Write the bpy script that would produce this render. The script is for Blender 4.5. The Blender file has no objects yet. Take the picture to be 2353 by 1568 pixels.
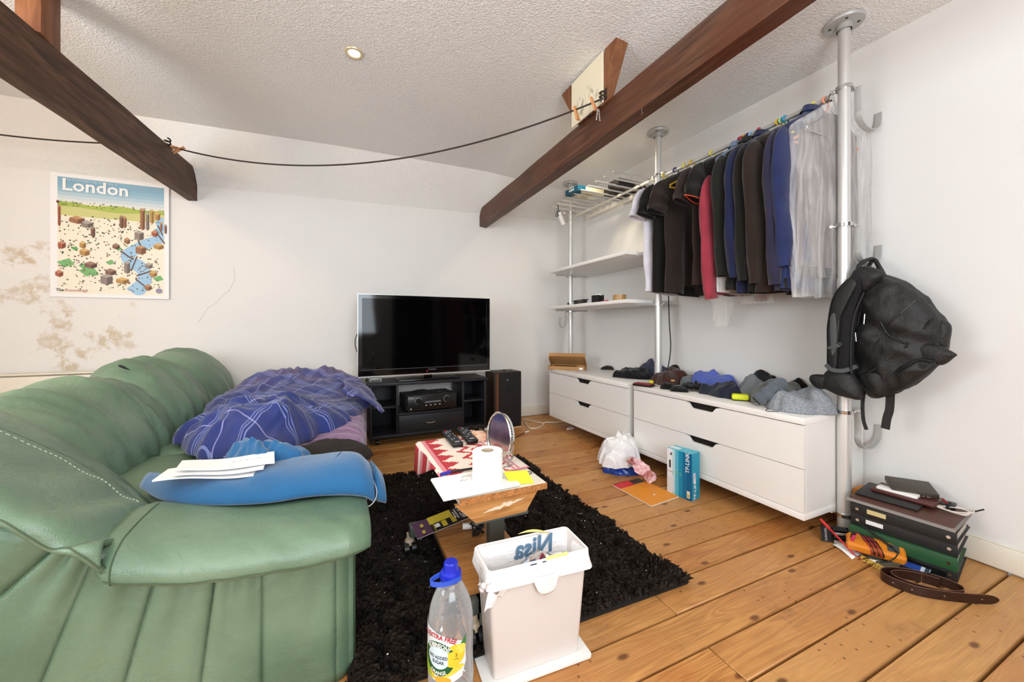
import bpy, bmesh, math, random
from mathutils import Vector, Matrix, noise
sc = bpy.context.scene
COL = sc.collection
PI = math.pi
# ------------------------------------------------------------------ camera
CAM_F, CAM_YAW, CAM_CX, CAM_CY, CAM_H = 876.4, math.radians(24.55), 1176.5, 753.0, 0.97
cam_d = bpy.data.cameras.new('camera')
cam_d.sensor_fit = 'HORIZONTAL'; cam_d.sensor_width = 36.0
cam_d.lens = CAM_F / 2353 * 36.0
cam_d.shift_y = -(784 - CAM_CY) / 2353
cam_d.clip_start = 0.02
cam = bpy.data.objects.new('camera', cam_d)
cam.location = (0, 0, CAM_H); cam.rotation_euler = (PI / 2, 0, -CAM_YAW)
COL.objects.link(cam); sc.camera = cam
# ------------------------------------------------------------------ world, lights, exposure
sc.view_settings.view_transform = 'Standard'; sc.view_settings.look = 'None'
sc.view_settings.gamma = 1.0; sc.view_settings.use_curve_mapping = False
sc.view_settings.exposure = 0.0
w = bpy.data.worlds.new('sky'); sc.world = w; w.use_nodes = True
nt = w.node_tree; bg = nt.nodes['Background']
bg.inputs[0].default_value = (0.82, 0.9, 1.0, 1); bg.inputs[1].default_value = 1.6


def light(name, kind, loc, rot, power, color, **kw):
    l = bpy.data.lights.new(name, kind); l.energy = power; l.color = color
    for k, v in kw.items(): setattr(l, k, v)
    o = bpy.data.objects.new(name, l); o.location = loc; o.rotation_euler = rot
    COL.objects.link(o); return o


def aim(frm, to):
    return (Vector(to) - Vector(frm)).to_track_quat('-Z', 'Y').to_euler()


# daylight through the window behind the camera and an added, unseen one in the left wall
light('window_daylight_front', 'AREA', (0.05, -1.50, 1.45), aim((0.05, -1.50, 1.45), (0.5, 3, 3.1)), 84, (0.84, 0.92, 1.0), shape='RECTANGLE', size=1.9, size_y=1.25)
light('added_daylight_side', 'AREA', (-2.50, 0.9, 1.5), aim((-2.50, 0.9, 1.5), (2.4, 1.9, 2.9)), 50, (0.90, 0.94, 1.0), shape='RECTANGLE', size=1.3, size_y=1.2)
# the warm lamp hidden behind the left beam, and the ceiling downlights
light('warm_lamp', 'POINT', (-1.75, 1.55, 2.24), (0, 0, 0), 26, (1.0, 0.70, 0.40), shadow_soft_size=0.08)
DOWNLIGHTS = [(0.082, 2.27, 2.474), (0.3, 0.2, 2.44), (-1.3, 0.2, 2.42), (0.9, -0.9, 2.42)]
light('downlight_bulb_corner', 'SPOT', (1.78, 2.52, 2.40), (0, 0, 0), 26, (1.0, 0.88, 0.68), spot_size=math.radians(165), spot_blend=0.9, shadow_soft_size=0.06)
# unseen fill light added behind the camera to brighten the ceiling
light('added_ceiling_fill', 'AREA', (0.5, -0.85, 1.45), (PI, 0, 0), 34, (0.97, 0.97, 1.0), shape='DISK', size=0.35)
for p in DOWNLIGHTS:
    light('downlight_bulb', 'SPOT', (p[0], p[1], p[2] - 0.03), (0, 0, 0), 9, (1.0, 0.86, 0.66), spot_size=math.radians(150), spot_blend=0.9, shadow_soft_size=0.05)

# ------------------------------------------------------------------ helpers


def ray(u, v):
    t = (u - CAM_CX) / CAM_F; c, s = math.cos(CAM_YAW), math.sin(CAM_YAW)
    return Vector((t * c + s, c - t * s, (CAM_CY - v) / CAM_F))


def onZ(u, v, z=0.0):
    d = ray(u, v); k = (z - CAM_H) / d.z; return Vector((d.x * k, d.y * k, z))


def onX(u, v, x):
    d = ray(u, v); k = x / d.x; return Vector((x, d.y * k, CAM_H + d.z * k))


def onY(u, v, y):
    d = ray(u, v); k = y / d.y; return Vector((d.x * k, y, CAM_H + d.z * k))


def ceil_z(x, y):
    b = (2.417 - x) / 1.1 if x > 1.3 else 1.0 if x > 0 else 1.0 + x * 0.32
    return 2.372 + 0.016 * y + 0.075 * max(0.0, min(1, b))


def lin(c):
    if isinstance(c, str):
        c = c.lstrip('#'); c = [int(c[i:i + 2], 16) / 255 for i in (0, 2, 4)]
    return tuple((x / 12.92 if x <= 0.04045 else ((x + 0.055) / 1.055) ** 2.4) for x in c)


def nodes(name):
    m = bpy.data.materials.new(name); m.use_nodes = True
    n = m.node_tree.nodes; l = m.node_tree.links
    return m, n, l, n['Principled BSDF']


def mat(name, col, rough=0.5, metal=0.0, bump=0.0, bscale=60.0, var=0.0, vscale=4.0, spec=0.5, sheen=0.0, coat=0.0, stretch=None, var2=None, emit=0.0):
    m, n, l, b = nodes(name)
    c = lin(col) + (1,)
    b.inputs['Base Color'].default_value = c; b.inputs['Roughness'].default_value = rough
    b.inputs['Metallic'].default_value = metal; b.inputs['Specular IOR Level'].default_value = spec
    b.inputs['Sheen Weight'].default_value = sheen; b.inputs['Coat Weight'].default_value = coat
    if emit: b.inputs['Emission Color'].default_value = c; b.inputs['Emission Strength'].default_value = emit
    if bump or var:
        tc = n.new('ShaderNodeTexCoord'); mp = n.new('ShaderNodeMapping')
        l.new(tc.outputs['Object'], mp.inputs[0])
        if stretch: mp.inputs['Scale'].default_value = stretch
    if var:
        t = n.new('ShaderNodeTexNoise'); t.inputs['Scale'].default_value = vscale; t.inputs['Detail'].default_value = 5
        l.new(mp.outputs[0], t.inputs[0])
        r = n.new('ShaderNodeValToRGB'); r.color_ramp.elements[0].position = 0.3; r.color_ramp.elements[1].position = 0.7
        r.color_ramp.elements[0].color = tuple(x * (1 - var) for x in c[:3]) + (1,) if var2 is None else lin(var2) + (1,)
        r.color_ramp.elements[1].color = tuple(min(1, x * (1 + var * 0.6)) for x in c[:3]) + (1,) if var2 is None else c
        l.new(t.outputs[0], r.inputs[0]); l.new(r.outputs[0], b.inputs['Base Color'])
    if bump:
        t2 = n.new('ShaderNodeTexNoise'); t2.inputs['Scale'].default_value = bscale; t2.inputs['Detail'].default_value = 3
        l.new(mp.outputs[0], t2.inputs[0])
        bn = n.new('ShaderNodeBump'); bn.inputs['Strength'].default_value = bump; bn.inputs['Distance'].default_value = 0.01
        l.new(t2.outputs[0], bn.inputs['Height']); l.new(bn.outputs[0], b.inputs['Normal'])
    return m


def mixnode(n, l, fac, a, b_, blend='MIX'):
    x = n.new('ShaderNodeMix'); x.data_type = 'RGBA'; x.blend_type = blend
    for sock, v in ((x.inputs[0], fac), (x.inputs[6], a), (x.inputs[7], b_)):
        if hasattr(v, 'is_linked') or hasattr(v, 'node'): l.new(v, sock)
        else: sock.default_value = v
    return x.outputs[2]


def mathn(n, l, op, a, b_=0.0, c=0.0, clamp=False):
    x = n.new('ShaderNodeMath'); x.operation = op; x.use_clamp = clamp
    for i, v in enumerate((a, b_, c)):
        if hasattr(v, 'node'): l.new(v, x.inputs[i])
        else: x.inputs[i].default_value = v
    return x.outputs[0]


def tagp(o, label=None, cat=None, group=None, kind=None):
    if label: o['label'] = label
    if cat: o['category'] = cat
    if group: o['group'] = group
    if kind: o['kind'] = kind
    return o


ORG = {}


def thing(name, label, cat, loc=(0, 0, 0), group=None, kind=None, rz=0.0):
    o = bpy.data.objects.new(name, None); o.empty_display_size = 0.05
    o.location = loc; o.rotation_euler = (0, 0, rz); COL.objects.link(o)
    ORG[o] = Vector(loc)
    return tagp(o, label, cat, group, kind)


class MB:
    """collects shapes in world space; build() links them as ONE mesh object"""

    def __init__(self):
        self.bm = bmesh.new(); self.cl = None; self.uv = None

    def col(self):
        if self.cl is None: self.cl = self.bm.loops.layers.float_color.new('Col')
        return self.cl

    def faces(self, vs, fs, color=None):
        bv = [self.bm.verts.new(v) for v in vs]; out = []
        for f in fs:
            try: out.append(self.bm.faces.new([bv[i] for i in f]))
            except ValueError: pass
        if color is not None:
            cl = self.col(); c = tuple(lin(color)) + (1,)
            for f in out:
                for lp in f.loops: lp[cl] = c
        return bv, out

    def box(self, c, s, rz=0.0, bev=0.0, rot=None, seg=2):
        m = Matrix.Translation(c) @ (rot.to_4x4() if rot else Matrix.Rotation(rz, 4, 'Z')) @ Matrix.Diagonal((s[0], s[1], s[2], 1))
        r = bmesh.ops.create_cube(self.bm, size=1.0, matrix=m)
        if bev:
            es = list({e for v in r['verts'] for e in v.link_edges})
            bmesh.ops.bevel(self.bm, geom=es, offset=bev, segments=seg, profile=0.5, affect='EDGES', clamp_overlap=True)
        return self

    def bx(self, x0, x1, y0, y1, z0, z1, bev=0.0):
        return self.box(((x0 + x1) / 2, (y0 + y1) / 2, (z0 + z1) / 2), (x1 - x0, y1 - y0, z1 - z0), bev=bev)

    def loft(self, loops, closed=True, caps=(True, True), color=None):
        n = len(loops[0]); vs = [p for lp in loops for p in lp]; fs = []
        for i in range(len(loops) - 1):
            for j in range(n if closed else n - 1):
                k = (j + 1) % n
                fs.append((i * n + j, i * n + k, (i + 1) * n + k, (i + 1) * n + j))
        if caps[0]: fs.append(tuple(range(n - 1, -1, -1)))
        if caps[1]: fs.append(tuple((len(loops) - 1) * n + j for j in range(n)))
        self.faces(vs, fs, color); return self

    def cyl(self, p0, p1, r0, r1=None, seg=16, caps=True):
        p0, p1 = Vector(p0), Vector(p1); r1 = r0 if r1 is None else r1
        q = (p1 - p0).to_track_quat('Z', 'Y').to_matrix()
        ring = [q @ Vector((math.cos(2 * PI * i / seg), math.sin(2 * PI * i / seg), 0)) for i in range(seg)]
        return self.loft([[p0 + v * r0 for v in ring], [p1 + v * r1 for v in ring]], caps=(caps, caps))

    def tube(self, pts, r, seg=8, closed=False, caps=True, flat=None, up=None):
        """r: radius or list; flat=(w,t): ribbon section, w along the binormal"""
        pts = [Vector(p) for p in pts]; n = len(pts); loops = []
        up = Vector(up) if up else None; prev = None
        for i, p in enumerate(pts):
            a = pts[(i - 1) % n] if closed or i > 0 else p
            b = pts[(i + 1) % n] if closed or i < n - 1 else p
            t = (b - a).normalized()
            if up: s = t.cross(up)
            else:
                ref = prev if prev else (Vector((0, 0, 1)) if abs(t.z) < 0.9 else Vector((1, 0, 0)))
                s = ref - t * ref.dot(t)
            s.normalize(); nn = t.cross(s).normalized(); prev = s
            ri = r[i] if isinstance(r, (list, tuple)) else r
            wx, wy = (flat[0] / 2, flat[1] / 2) if flat else (ri, ri)
            if flat and seg == 4: ring = [(-1, -1), (1, -1), (1, 1), (-1, 1)]
            else: ring = [(math.cos(2 * PI * k / seg), math.sin(2 * PI * k / seg)) for k in range(seg)]
            loops.append([p + s * (x * wx) + nn * (y * wy) for x, y in ring])
        if closed: loops.append(loops[0]); return self.loft(loops, caps=(False, False))
        return self.loft(loops, caps=(caps, caps))

    def lathe(self, prof, c, seg=24, m=None, caps=(False, False)):
        c = Vector(c); loops = []
        for r, z in prof:
            lp = [Vector((r * math.cos(2 * PI * k / seg), r * math.sin(2 * PI * k / seg), z)) for k in range(seg)]
            loops.append([c + (m @ v if m else v) for v in lp])
        return self.loft(loops, caps=caps)

    def prism(self, poly, o, ux, uy, ext, color=None):
        """poly (2D) on the plane o + x*ux + y*uy, extruded by the vector ext"""
        o, ux, uy, ext = Vector(o), Vector(ux), Vector(uy), Vector(ext)
        a = [o + ux * x + uy * y for x, y in poly]
        return self.loft([a, [p + ext for p in a]], color=color)

    def grid(self, f, nu, nv, closed_u=False):
        vs = [f(i / (nu - (0 if closed_u else 1)), j / (nv - 1)) for j in range(nv) for i in range(nu)]
        fs = []
        for j in range(nv - 1):
            for i in range(nu if closed_u else nu - 1):
                k = (i + 1) % nu
                fs.append((j * nu + i, j * nu + k, (j + 1) * nu + k, (j + 1) * nu + i))
        self.faces(vs, fs); return self

    def build(self, name, m, parent=None, smooth=True, angle=40, label=None, kind=None, solid=0.0, subd=0):
        bm = self.bm
        bmesh.ops.recalc_face_normals(bm, faces=bm.faces)
        me = bpy.data.meshes.new(name); root = parent
        while root is not None and root.parent is not None: root = root.parent
        off = ORG.get(root)
        if off is not None: bmesh.ops.translate(bm, verts=bm.verts, vec=-off)
        bm.to_mesh(me); bm.free()
        if smooth:
            me.polygons.foreach_set('use_smooth', [True] * len(me.polygons))
            if angle < 180: me.set_sharp_from_angle(angle=math.radians(angle))
        o = bpy.data.objects.new(name, me); COL.objects.link(o)
        for x in (m if isinstance(m, (list, tuple)) else [m]): me.materials.append(x)
        if parent is not None: o.parent = parent
        if solid:
            s = o.modifiers.new('solid', 'SOLIDIFY'); s.thickness = solid; s.offset = 0
        if subd:
            s = o.modifiers.new('sub', 'SUBSURF'); s.levels = subd; s.render_levels = subd
        return tagp(o, label, None, None, kind)


def copy_tree(o, parent=None):
    c = o.copy(); COL.objects.link(c)
    if parent is not None: c.parent = parent
    for ch in list(o.children): copy_tree(ch, c)
    return c


_fonts = {}


def text(s, size, o, ux, uy, off=0.0006, bold=0.0, align='CENTER', curve=None, mb=None, color=None, squash=1.0):
    """flat lettering: s set on the plane o + x*ux + y*uy; curve maps (x, y) to a world point instead"""
    cu = bpy.data.curves.new('t', 'FONT'); cu.body = s; cu.size = size; cu.align_x = align; cu.align_y = 'CENTER'; cu.offset = bold; cu.resolution_u = 2
    ob = bpy.data.objects.new('t', cu); me = ob.to_mesh()
    n = Vector(ux).cross(Vector(uy)).normalized() if ux is not None else None
    mb = mb or MB()
    if curve: vs = [curve(v.co.x * squash, v.co.y) for v in me.vertices]
    else: vs = [Vector(o) + Vector(ux) * (v.co.x * squash) + Vector(uy) * v.co.y + n * off for v in me.vertices]
    mb.faces(vs, [tuple(p.vertices) for p in me.polygons], color)
    ob.to_mesh_clear(); bpy.data.objects.remove(ob); bpy.data.curves.remove(cu)
    return mb


def nz(x, y, z=0.0, s=1.0):
    return noise.noise(Vector((x * s, y * s, z * s)))


def ridge(x, y, z=0.0, s=1.0):
    return 1.0 - 2.2 * abs(noise.noise(Vector((x * s, y * s, z * s))))


def crease(x, y, seed=0.0, fs=14.0):
    """sharp-topped cloth folds running in two drifting directions"""
    t = 0.0
    for k, d in enumerate((seed * 1.3, seed * 1.3 + 1.15)):
        c, s = math.cos(d), math.sin(d); a, b = x * c + y * s, y * c - x * s
        w = 0.9 * noise.noise(Vector((a * fs * 0.45, b * fs * 0.45, seed + k * 5)))
        t += (1.0 - 2.6 * abs(noise.noise(Vector((b * fs + w, a * fs * 0.24, seed * 2.7 + k * 9))))) * (0.62 if k == 0 else 0.38)
    return t


def spline(pts, n):
    """Catmull-Rom through pts, n samples"""
    pts = [Vector(p) for p in pts]; P = [pts[0] * 2 - pts[1]] + pts + [pts[-1] * 2 - pts[-2]]; out = []
    m = len(pts) - 1
    for i in range(n):
        t = i / (n - 1) * m; k = min(int(t), m - 1); f = t - k
        a, b, c, d = P[k:k + 4]
        out.append(0.5 * ((2 * b) + (c - a) * f + (2 * a - 5 * b + 4 * c - d) * f * f + (3 * b - a - 3 * c + d) * f ** 3))
    return out


def closed_spline(pts, n):
    pts = [Vector(p) for p in pts]; m = len(pts); out = []
    for i in range(n):
        t = i / n * m; k = int(t); f = t - k
        a, b, c, d = (pts[(k + q) % m] for q in (-1, 0, 1, 2))
        out.append(0.5 * ((2 * b) + (c - a) * f + (2 * a - 5 * b + 4 * c - d) * f * f + (3 * b - a - 3 * c + d) * f ** 3))
    return out


def lump(mb, outline, z0, h, seed=0, fold=0.012, fs=14.0, prof=0.5, nr=16, na=64, ctr=None, under=0.0, hmap=None, floor=None, stretch=(1.0, 1.0)):
    """a crumpled soft heap on a plane: outline (x, y) points, rounded over with folds"""
    ol = closed_spline([(p[0], p[1], 0) for p in outline], na)
    c = Vector((sum(p.x for p in ol) / na, sum(p.y for p in ol) / na, 0)) if ctr is None else Vector((ctr[0], ctr[1], 0))
    vs = []; fsx = []
    uvl = []
    for i in range(nr + 1):
        r = math.sin(i / nr * PI / 2) if i else 0.0
        for a in range(na):
            p = c + (ol[a] - c) * r
            q = max(0.0, 1 - r * r) ** prof
            f = crease(p.x, p.y, seed * 1.7, fs) * 0.8 + crease(p.x, p.y, seed * 2.3 + 9, fs * 2.3) * 0.25
            z = h * q * (1 + 0.25 * nz(p.x, p.y, seed + 20, fs * 0.35)) + fold * f * min(1, q * 2.0)
            if hmap: z *= hmap(p.x, p.y)
            d = (ol[a] - c).normalized() * fold * 0.9 * f * (1 - q) + Vector((nz(p.x, p.y, seed + 31, fs * 0.8), nz(p.x, p.y, seed + 47, fs * 0.8), 0)) * fold * 0.8
            v = Vector((p.x + d.x, p.y + d.y, z0 + max(0.0, z)))
            vs.append(v); uvl.append((p.x + 0.02 * f, p.y + z))
    for i in range(nr):
        for a in range(na):
            b = (a + 1) % na
            fsx.append((i * na + a, i * na + b, (i + 1) * na + b, (i + 1) * na + a))
    base = nr * na
    fsx.append(tuple(base + a for a in range(na)))
    bv, ff = mb.faces(vs, fsx)
    bmesh.ops.remove_doubles(mb.bm, verts=bv[:na], dist=1e-5)
    return mb


def pillow(mb, outline, o, ux, uy, un, tf, tb, seed=0, fold=0.006, fs=12.0, prof=0.5, nr=12, na=64, smooth_outline=True):
    """closed puffy body: outline in the plane o,ux,uy; bulges tf along +un and tb along -un"""
    o, ux, uy, un = Vector(o), Vector(ux), Vector(uy), Vector(un)
    pts = [(p[0], p[1], 0) for p in outline]
    ol = closed_spline(pts, na) if smooth_outline else [Vector(p) for p in pts]
    na = len(ol); c = Vector((sum(p.x for p in ol) / na, sum(p.y for p in ol) / na, 0)); vs = []; fl = []
    rows = [(i, 1) for i in range(nr + 1)] + [(nr - i, -1) for i in range(1, nr + 1)]
    for i, sd in rows:
        r = math.sin(i / nr * PI / 2) if i else 0.0
        for a in range(na):
            p = c + (ol[a] - c) * r; q = max(0.0, 1 - r * r) ** prof
            f = crease(p.x, p.y, seed * 1.7 + sd, fs) + 0.3 * crease(p.x, p.y, seed + 8, fs * 2.4)
            t = (tf if sd > 0 else tb) * q + fold * f * min(1, q * 2)
            d = (ol[a] - c).normalized() * fold * 0.6 * f * (1 - q)
            vs.append(o + ux * (p.x + d.x) + uy * (p.y + d.y) + un * (t * sd))
    R = len(rows)
    for i in range(R - 1):
        for a in range(na):
            b = (a + 1) % na; fl.append((i * na + a, i * na + b, (i + 1) * na + b, (i + 1) * na + a))
    bv, ff = mb.faces(vs, fl)
    bmesh.ops.remove_doubles(mb.bm, verts=bv[:na], dist=1e-5); bmesh.ops.remove_doubles(mb.bm, verts=bv[-na:], dist=1e-5)
    return mb


# ------------------------------------------------------------------ materials
def m_plaster(name, base, bump, scale, stipple=False, stains=None):
    m, n, l, b = nodes(name)
    tc = n.new('ShaderNodeTexCoord'); b.inputs['Roughness'].default_value = 0.75; b.inputs['Specular IOR Level'].default_value = 0.25
    t = n.new('ShaderNodeTexNoise'); t.inputs['Scale'].default_value = 1.6; t.inputs['Detail'].default_value = 6
    l.new(tc.outputs['Object'], t.inputs[0])
    c = lin(base)
    base_c = mixnode(n, l, t.outputs[0], tuple(x * 0.95 for x in c) + (1,), tuple(min(1, x * 1.04) for x in c) + (1,))
    if stains:
        sx = n.new('ShaderNodeSeparateXYZ'); l.new(tc.outputs['Object'], sx.inputs[0])
        t3 = n.new('ShaderNodeTexNoise'); t3.inputs['Scale'].default_value = 5.5; t3.inputs['Detail'].default_value = 9; t3.inputs['Roughness'].default_value = 0.68
        l.new(tc.outputs['Object'], t3.inputs[0])
        tot = None
        for (x, z, rx, rz, k) in stains:
            dx = mathn(n, l, 'MULTIPLY', mathn(n, l, 'SUBTRACT', sx.outputs[0], x), 1 / rx); dz = mathn(n, l, 'MULTIPLY', mathn(n, l, 'SUBTRACT', sx.outputs[2], z), 1 / rz)
            d = mathn(n, l, 'SUBTRACT', 1.0, mathn(n, l, 'ADD', mathn(n, l, 'MULTIPLY', dx, dx), mathn(n, l, 'MULTIPLY', dz, dz)), clamp=True)
            d = mathn(n, l, 'MULTIPLY', mathn(n, l, 'SQRT', d), k)
            tot = d if tot is None else mathn(n, l, 'MAXIMUM', tot, d)
        r = n.new('ShaderNodeValToRGB'); r.color_ramp.elements[0].position = 0.52; r.color_ramp.elements[1].position = 0.60
        r.color_ramp.elements[1].color = (0.75, 0.75, 0.75, 1); e = r.color_ramp.elements.new(0.68); e.color = (0.35, 0.35, 0.35, 1)
        l.new(t3.outputs[0], r.inputs[0])
        base_c = mixnode(n, l, mathn(n, l, 'MULTIPLY', r.outputs[0], tot, clamp=True), base_c, lin('#bda57c') + (1,))
    l.new(base_c, b.inputs['Base Color'])
    if stipple:
        v = n.new('ShaderNodeTexNoise'); v.inputs['Scale'].default_value = scale; v.inputs['Detail'].default_value = 2.5; v.inputs['Distortion'].default_value = 0.6
    else:
        v = n.new('ShaderNodeTexNoise'); v.inputs['Scale'].default_value = scale; v.inputs['Detail'].default_value = 6
    l.new(tc.outputs['Object'], v.inputs[0])
    h = v.outputs[0]
    if stipple:
        rr = n.new('ShaderNodeValToRGB'); rr.color_ramp.elements[0].position = 0.42; rr.color_ramp.elements[1].position = 0.62
        l.new(h, rr.inputs[0]); h = rr.outputs[0]
    bn = n.new('ShaderNodeBump'); bn.inputs['Strength'].default_value = bump; bn.inputs['Distance'].default_value = 0.012
    l.new(h, bn.inputs['Height']); l.new(bn.outputs[0], b.inputs['Normal'])
    return m


def m_floor():
    m, n, l, b = nodes('pine_board')
    tc = n.new('ShaderNodeTexCoord'); oi = n.new('ShaderNodeObjectInfo')
    mp = n.new('ShaderNodeMapping'); l.new(tc.outputs['Object'], mp.inputs[0])
    cb = n.new('ShaderNodeCombineXYZ'); rv = mathn(n, l, 'MULTIPLY', oi.outputs['Random'], 37.0)
    for i in range(3): l.new(rv, cb.inputs[i])
    l.new(cb.outputs[0], mp.inputs['Location'])
    mp2 = n.new('ShaderNodeMapping'); mp2.inputs['Scale'].default_value = (0.9, 9.0, 9.0); l.new(mp.outputs[0], mp2.inputs[0])
    g = n.new('ShaderNodeTexNoise'); g.inputs['Scale'].default_value = 1.5; g.inputs['Detail'].default_value = 1.5; g.inputs['Distortion'].default_value = 0.5
    l.new(mp2.outputs[0], g.inputs[0])
    rings = mathn(n, l, 'SINE', mathn(n, l, 'MULTIPLY', g.outputs[0], 75.0))
    mp3 = n.new('ShaderNodeMapping'); mp3.inputs['Scale'].default_value = (2.0, 70.0, 30.0); l.new(mp.outputs[0], mp3.inputs[0])
    fine = n.new('ShaderNodeTexNoise'); fine.inputs['Scale'].default_value = 3.0; fine.inputs['Detail'].default_value = 4; l.new(mp3.outputs[0], fine.inputs[0])
    gr = mathn(n, l, 'ADD', mathn(n, l, 'MULTIPLY', rings, 0.28), mathn(n, l, 'MULTIPLY', fine.outputs[0], 1.6))
    r = n.new('ShaderNodeValToRGB'); E = r.color_ramp.elements
    E[0].position = 0.15; E[0].color = lin('#c98f4e') + (1,); E[1].position = 1.35 / 1.5; E[1].color = lin('#94582a') + (1,)
    l.new(mathn(n, l, 'MULTIPLY', gr, 0.66), r.inputs[0])
    # worn pale and darker orange patches
    p = n.new('ShaderNodeTexNoise'); p.inputs['Scale'].default_value = 2.2; p.inputs['Detail'].default_value = 6; p.inputs['Roughness'].default_value = 0.65; l.new(mp.outputs[0], p.inputs[0])
    pr = n.new('ShaderNodeValToRGB'); pr.color_ramp.elements[0].position = 0.42; pr.color_ramp.elements[1].position = 0.62; l.new(p.outputs[0], pr.inputs[0])
    c1 = mixnode(n, l, mathn(n, l, 'MULTIPLY', pr.outputs[0], 0.75), r.outputs[0], lin('#a35f2b') + (1,))
    c1 = mixnode(n, l, mathn(n, l, 'MULTIPLY', oi.outputs['Random'], 0.5), c1, lin('#cfa266') + (1,))
    gm = n.new('ShaderNodeTexNoise'); gm.inputs['Scale'].default_value = 5.0; gm.inputs['Detail'].default_value = 8; gm.inputs['Roughness'].default_value = 0.75; l.new(mp.outputs[0], gm.inputs[0])
    gmr = n.new('ShaderNodeValToRGB'); gmr.color_ramp.elements[0].position = 0.56; gmr.color_ramp.elements[1].position = 0.70; l.new(gm.outputs[0], gmr.inputs[0])
    c1 = mixnode(n, l, mathn(n, l, 'MULTIPLY', gmr.outputs[0], 0.55), c1, lin('#7a5230') + (1,))
    # knots and nail holes
    mpk = n.new('ShaderNodeMapping'); mpk.inputs['Scale'].default_value = (2.4, 5.2, 6.5); l.new(mp.outputs[0], mpk.inputs[0])
    k = n.new('ShaderNodeTexVoronoi'); k.voronoi_dimensions = '2D'; k.inputs['Scale'].default_value = 1.0; l.new(mpk.outputs[0], k.inputs[0])
    kr = n.new('ShaderNodeValToRGB'); kr.color_ramp.elements[0].position = 0.03; kr.color_ramp.elements[0].color = (1, 1, 1, 1); kr.color_ramp.elements[1].position = 0.065; kr.color_ramp.elements[1].color = (0, 0, 0, 1)
    l.new(k.outputs['Distance'], kr.inputs[0])
    c1 = mixnode(n, l, mathn(n, l, 'MULTIPLY', kr.outputs[0], 0.85), c1, lin('#5a2f14') + (1,))
    s = n.new('ShaderNodeTexVoronoi'); s.voronoi_dimensions = '2D'; s.inputs['Scale'].default_value = 17.0; l.new(mp.outputs[0], s.inputs[0])
    sr = n.new('ShaderNodeValToRGB'); sr.color_ramp.elements[0].position = 0.05; sr.color_ramp.elements[0].color = (1, 1, 1, 1); sr.color_ramp.elements[1].position = 0.085; sr.color_ramp.elements[1].color = (0, 0, 0, 1)
    l.new(s.outputs['Distance'], sr.inputs[0])
    sel = mathn(n, l, 'GREATER_THAN', p.outputs[0], 0.55)
    c1 = mixnode(n, l, mathn(n, l, 'MULTIPLY', sr.outputs[0], mathn(n, l, 'MULTIPLY', sel, 0.7)), c1, lin('#4a2c16') + (1,))
    l.new(c1, b.inputs['Base Color'])
    b.inputs['Roughness'].default_value = 0.38; b.inputs['Specular IOR Level'].default_value = 0.35
    bn = n.new('ShaderNodeBump'); bn.inputs['Strength'].default_value = 0.12; bn.inputs['Distance'].default_value = 0.004
    l.new(gr, bn.inputs['Height']); l.new(bn.outputs[0], b.inputs['Normal'])
    return m


def m_wood(name, c0, c1, scale=(14, 1.2, 14), rough=0.55, bump=0.3, dark=None):
    m, n, l, b = nodes(name)
    tc = n.new('ShaderNodeTexCoord'); mp = n.new('ShaderNodeMapping'); mp.inputs['Scale'].default_value = scale
    l.new(tc.outputs['Object'], mp.inputs[0])
    g = n.new('ShaderNodeTexNoise'); g.inputs['Scale'].default_value = 3; g.inputs['Detail'].default_value = 7; g.inputs['Distortion'].default_value = 0.7; l.new(mp.outputs[0], g.inputs[0])
    r = n.new('ShaderNodeValToRGB'); r.color_ramp.elements[0].position = 0.32; r.color_ramp.elements[0].color = lin(c0) + (1,); r.color_ramp.elements[1].position = 0.68; r.color_ramp.elements[1].color = lin(c1) + (1,)
    l.new(g.outputs[0], r.inputs[0]); out = r.outputs[0]
    if dark:
        g2 = n.new('ShaderNodeTexNoise'); g2.inputs['Scale'].default_value = 2.4; g2.inputs['Detail'].default_value = 4; l.new(tc.outputs['Object'], g2.inputs[0])
        r2 = n.new('ShaderNodeValToRGB'); r2.color_ramp.elements[0].position = 0.45; r2.color_ramp.elements[1].position = 0.65; l.new(g2.outputs[0], r2.inputs[0])
        out = mixnode(n, l, mathn(n, l, 'MULTIPLY', r2.outputs[0], 0.8), out, lin(dark) + (1,))
    l.new(out, b.inputs['Base Color']); b.inputs['Roughness'].default_value = rough; b.inputs['Specular IOR Level'].default_value = 0.3
    bn = n.new('ShaderNodeBump'); bn.inputs['Strength'].default_value = bump; bn.inputs['Distance'].default_value = 0.008
    l.new(g.outputs[0], bn.inputs['Height']); l.new(bn.outputs[0], b.inputs['Normal'])
    return m


def m_print():
    m, n, l, b = nodes('printed_colour')
    a = n.new('ShaderNodeVertexColor'); a.layer_name = 'Col'
    l.new(a.outputs[0], b.inputs['Base Color']); b.inputs['Roughness'].default_value = 0.45; b.inputs['Specular IOR Level'].default_value = 0.3
    return m


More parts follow.
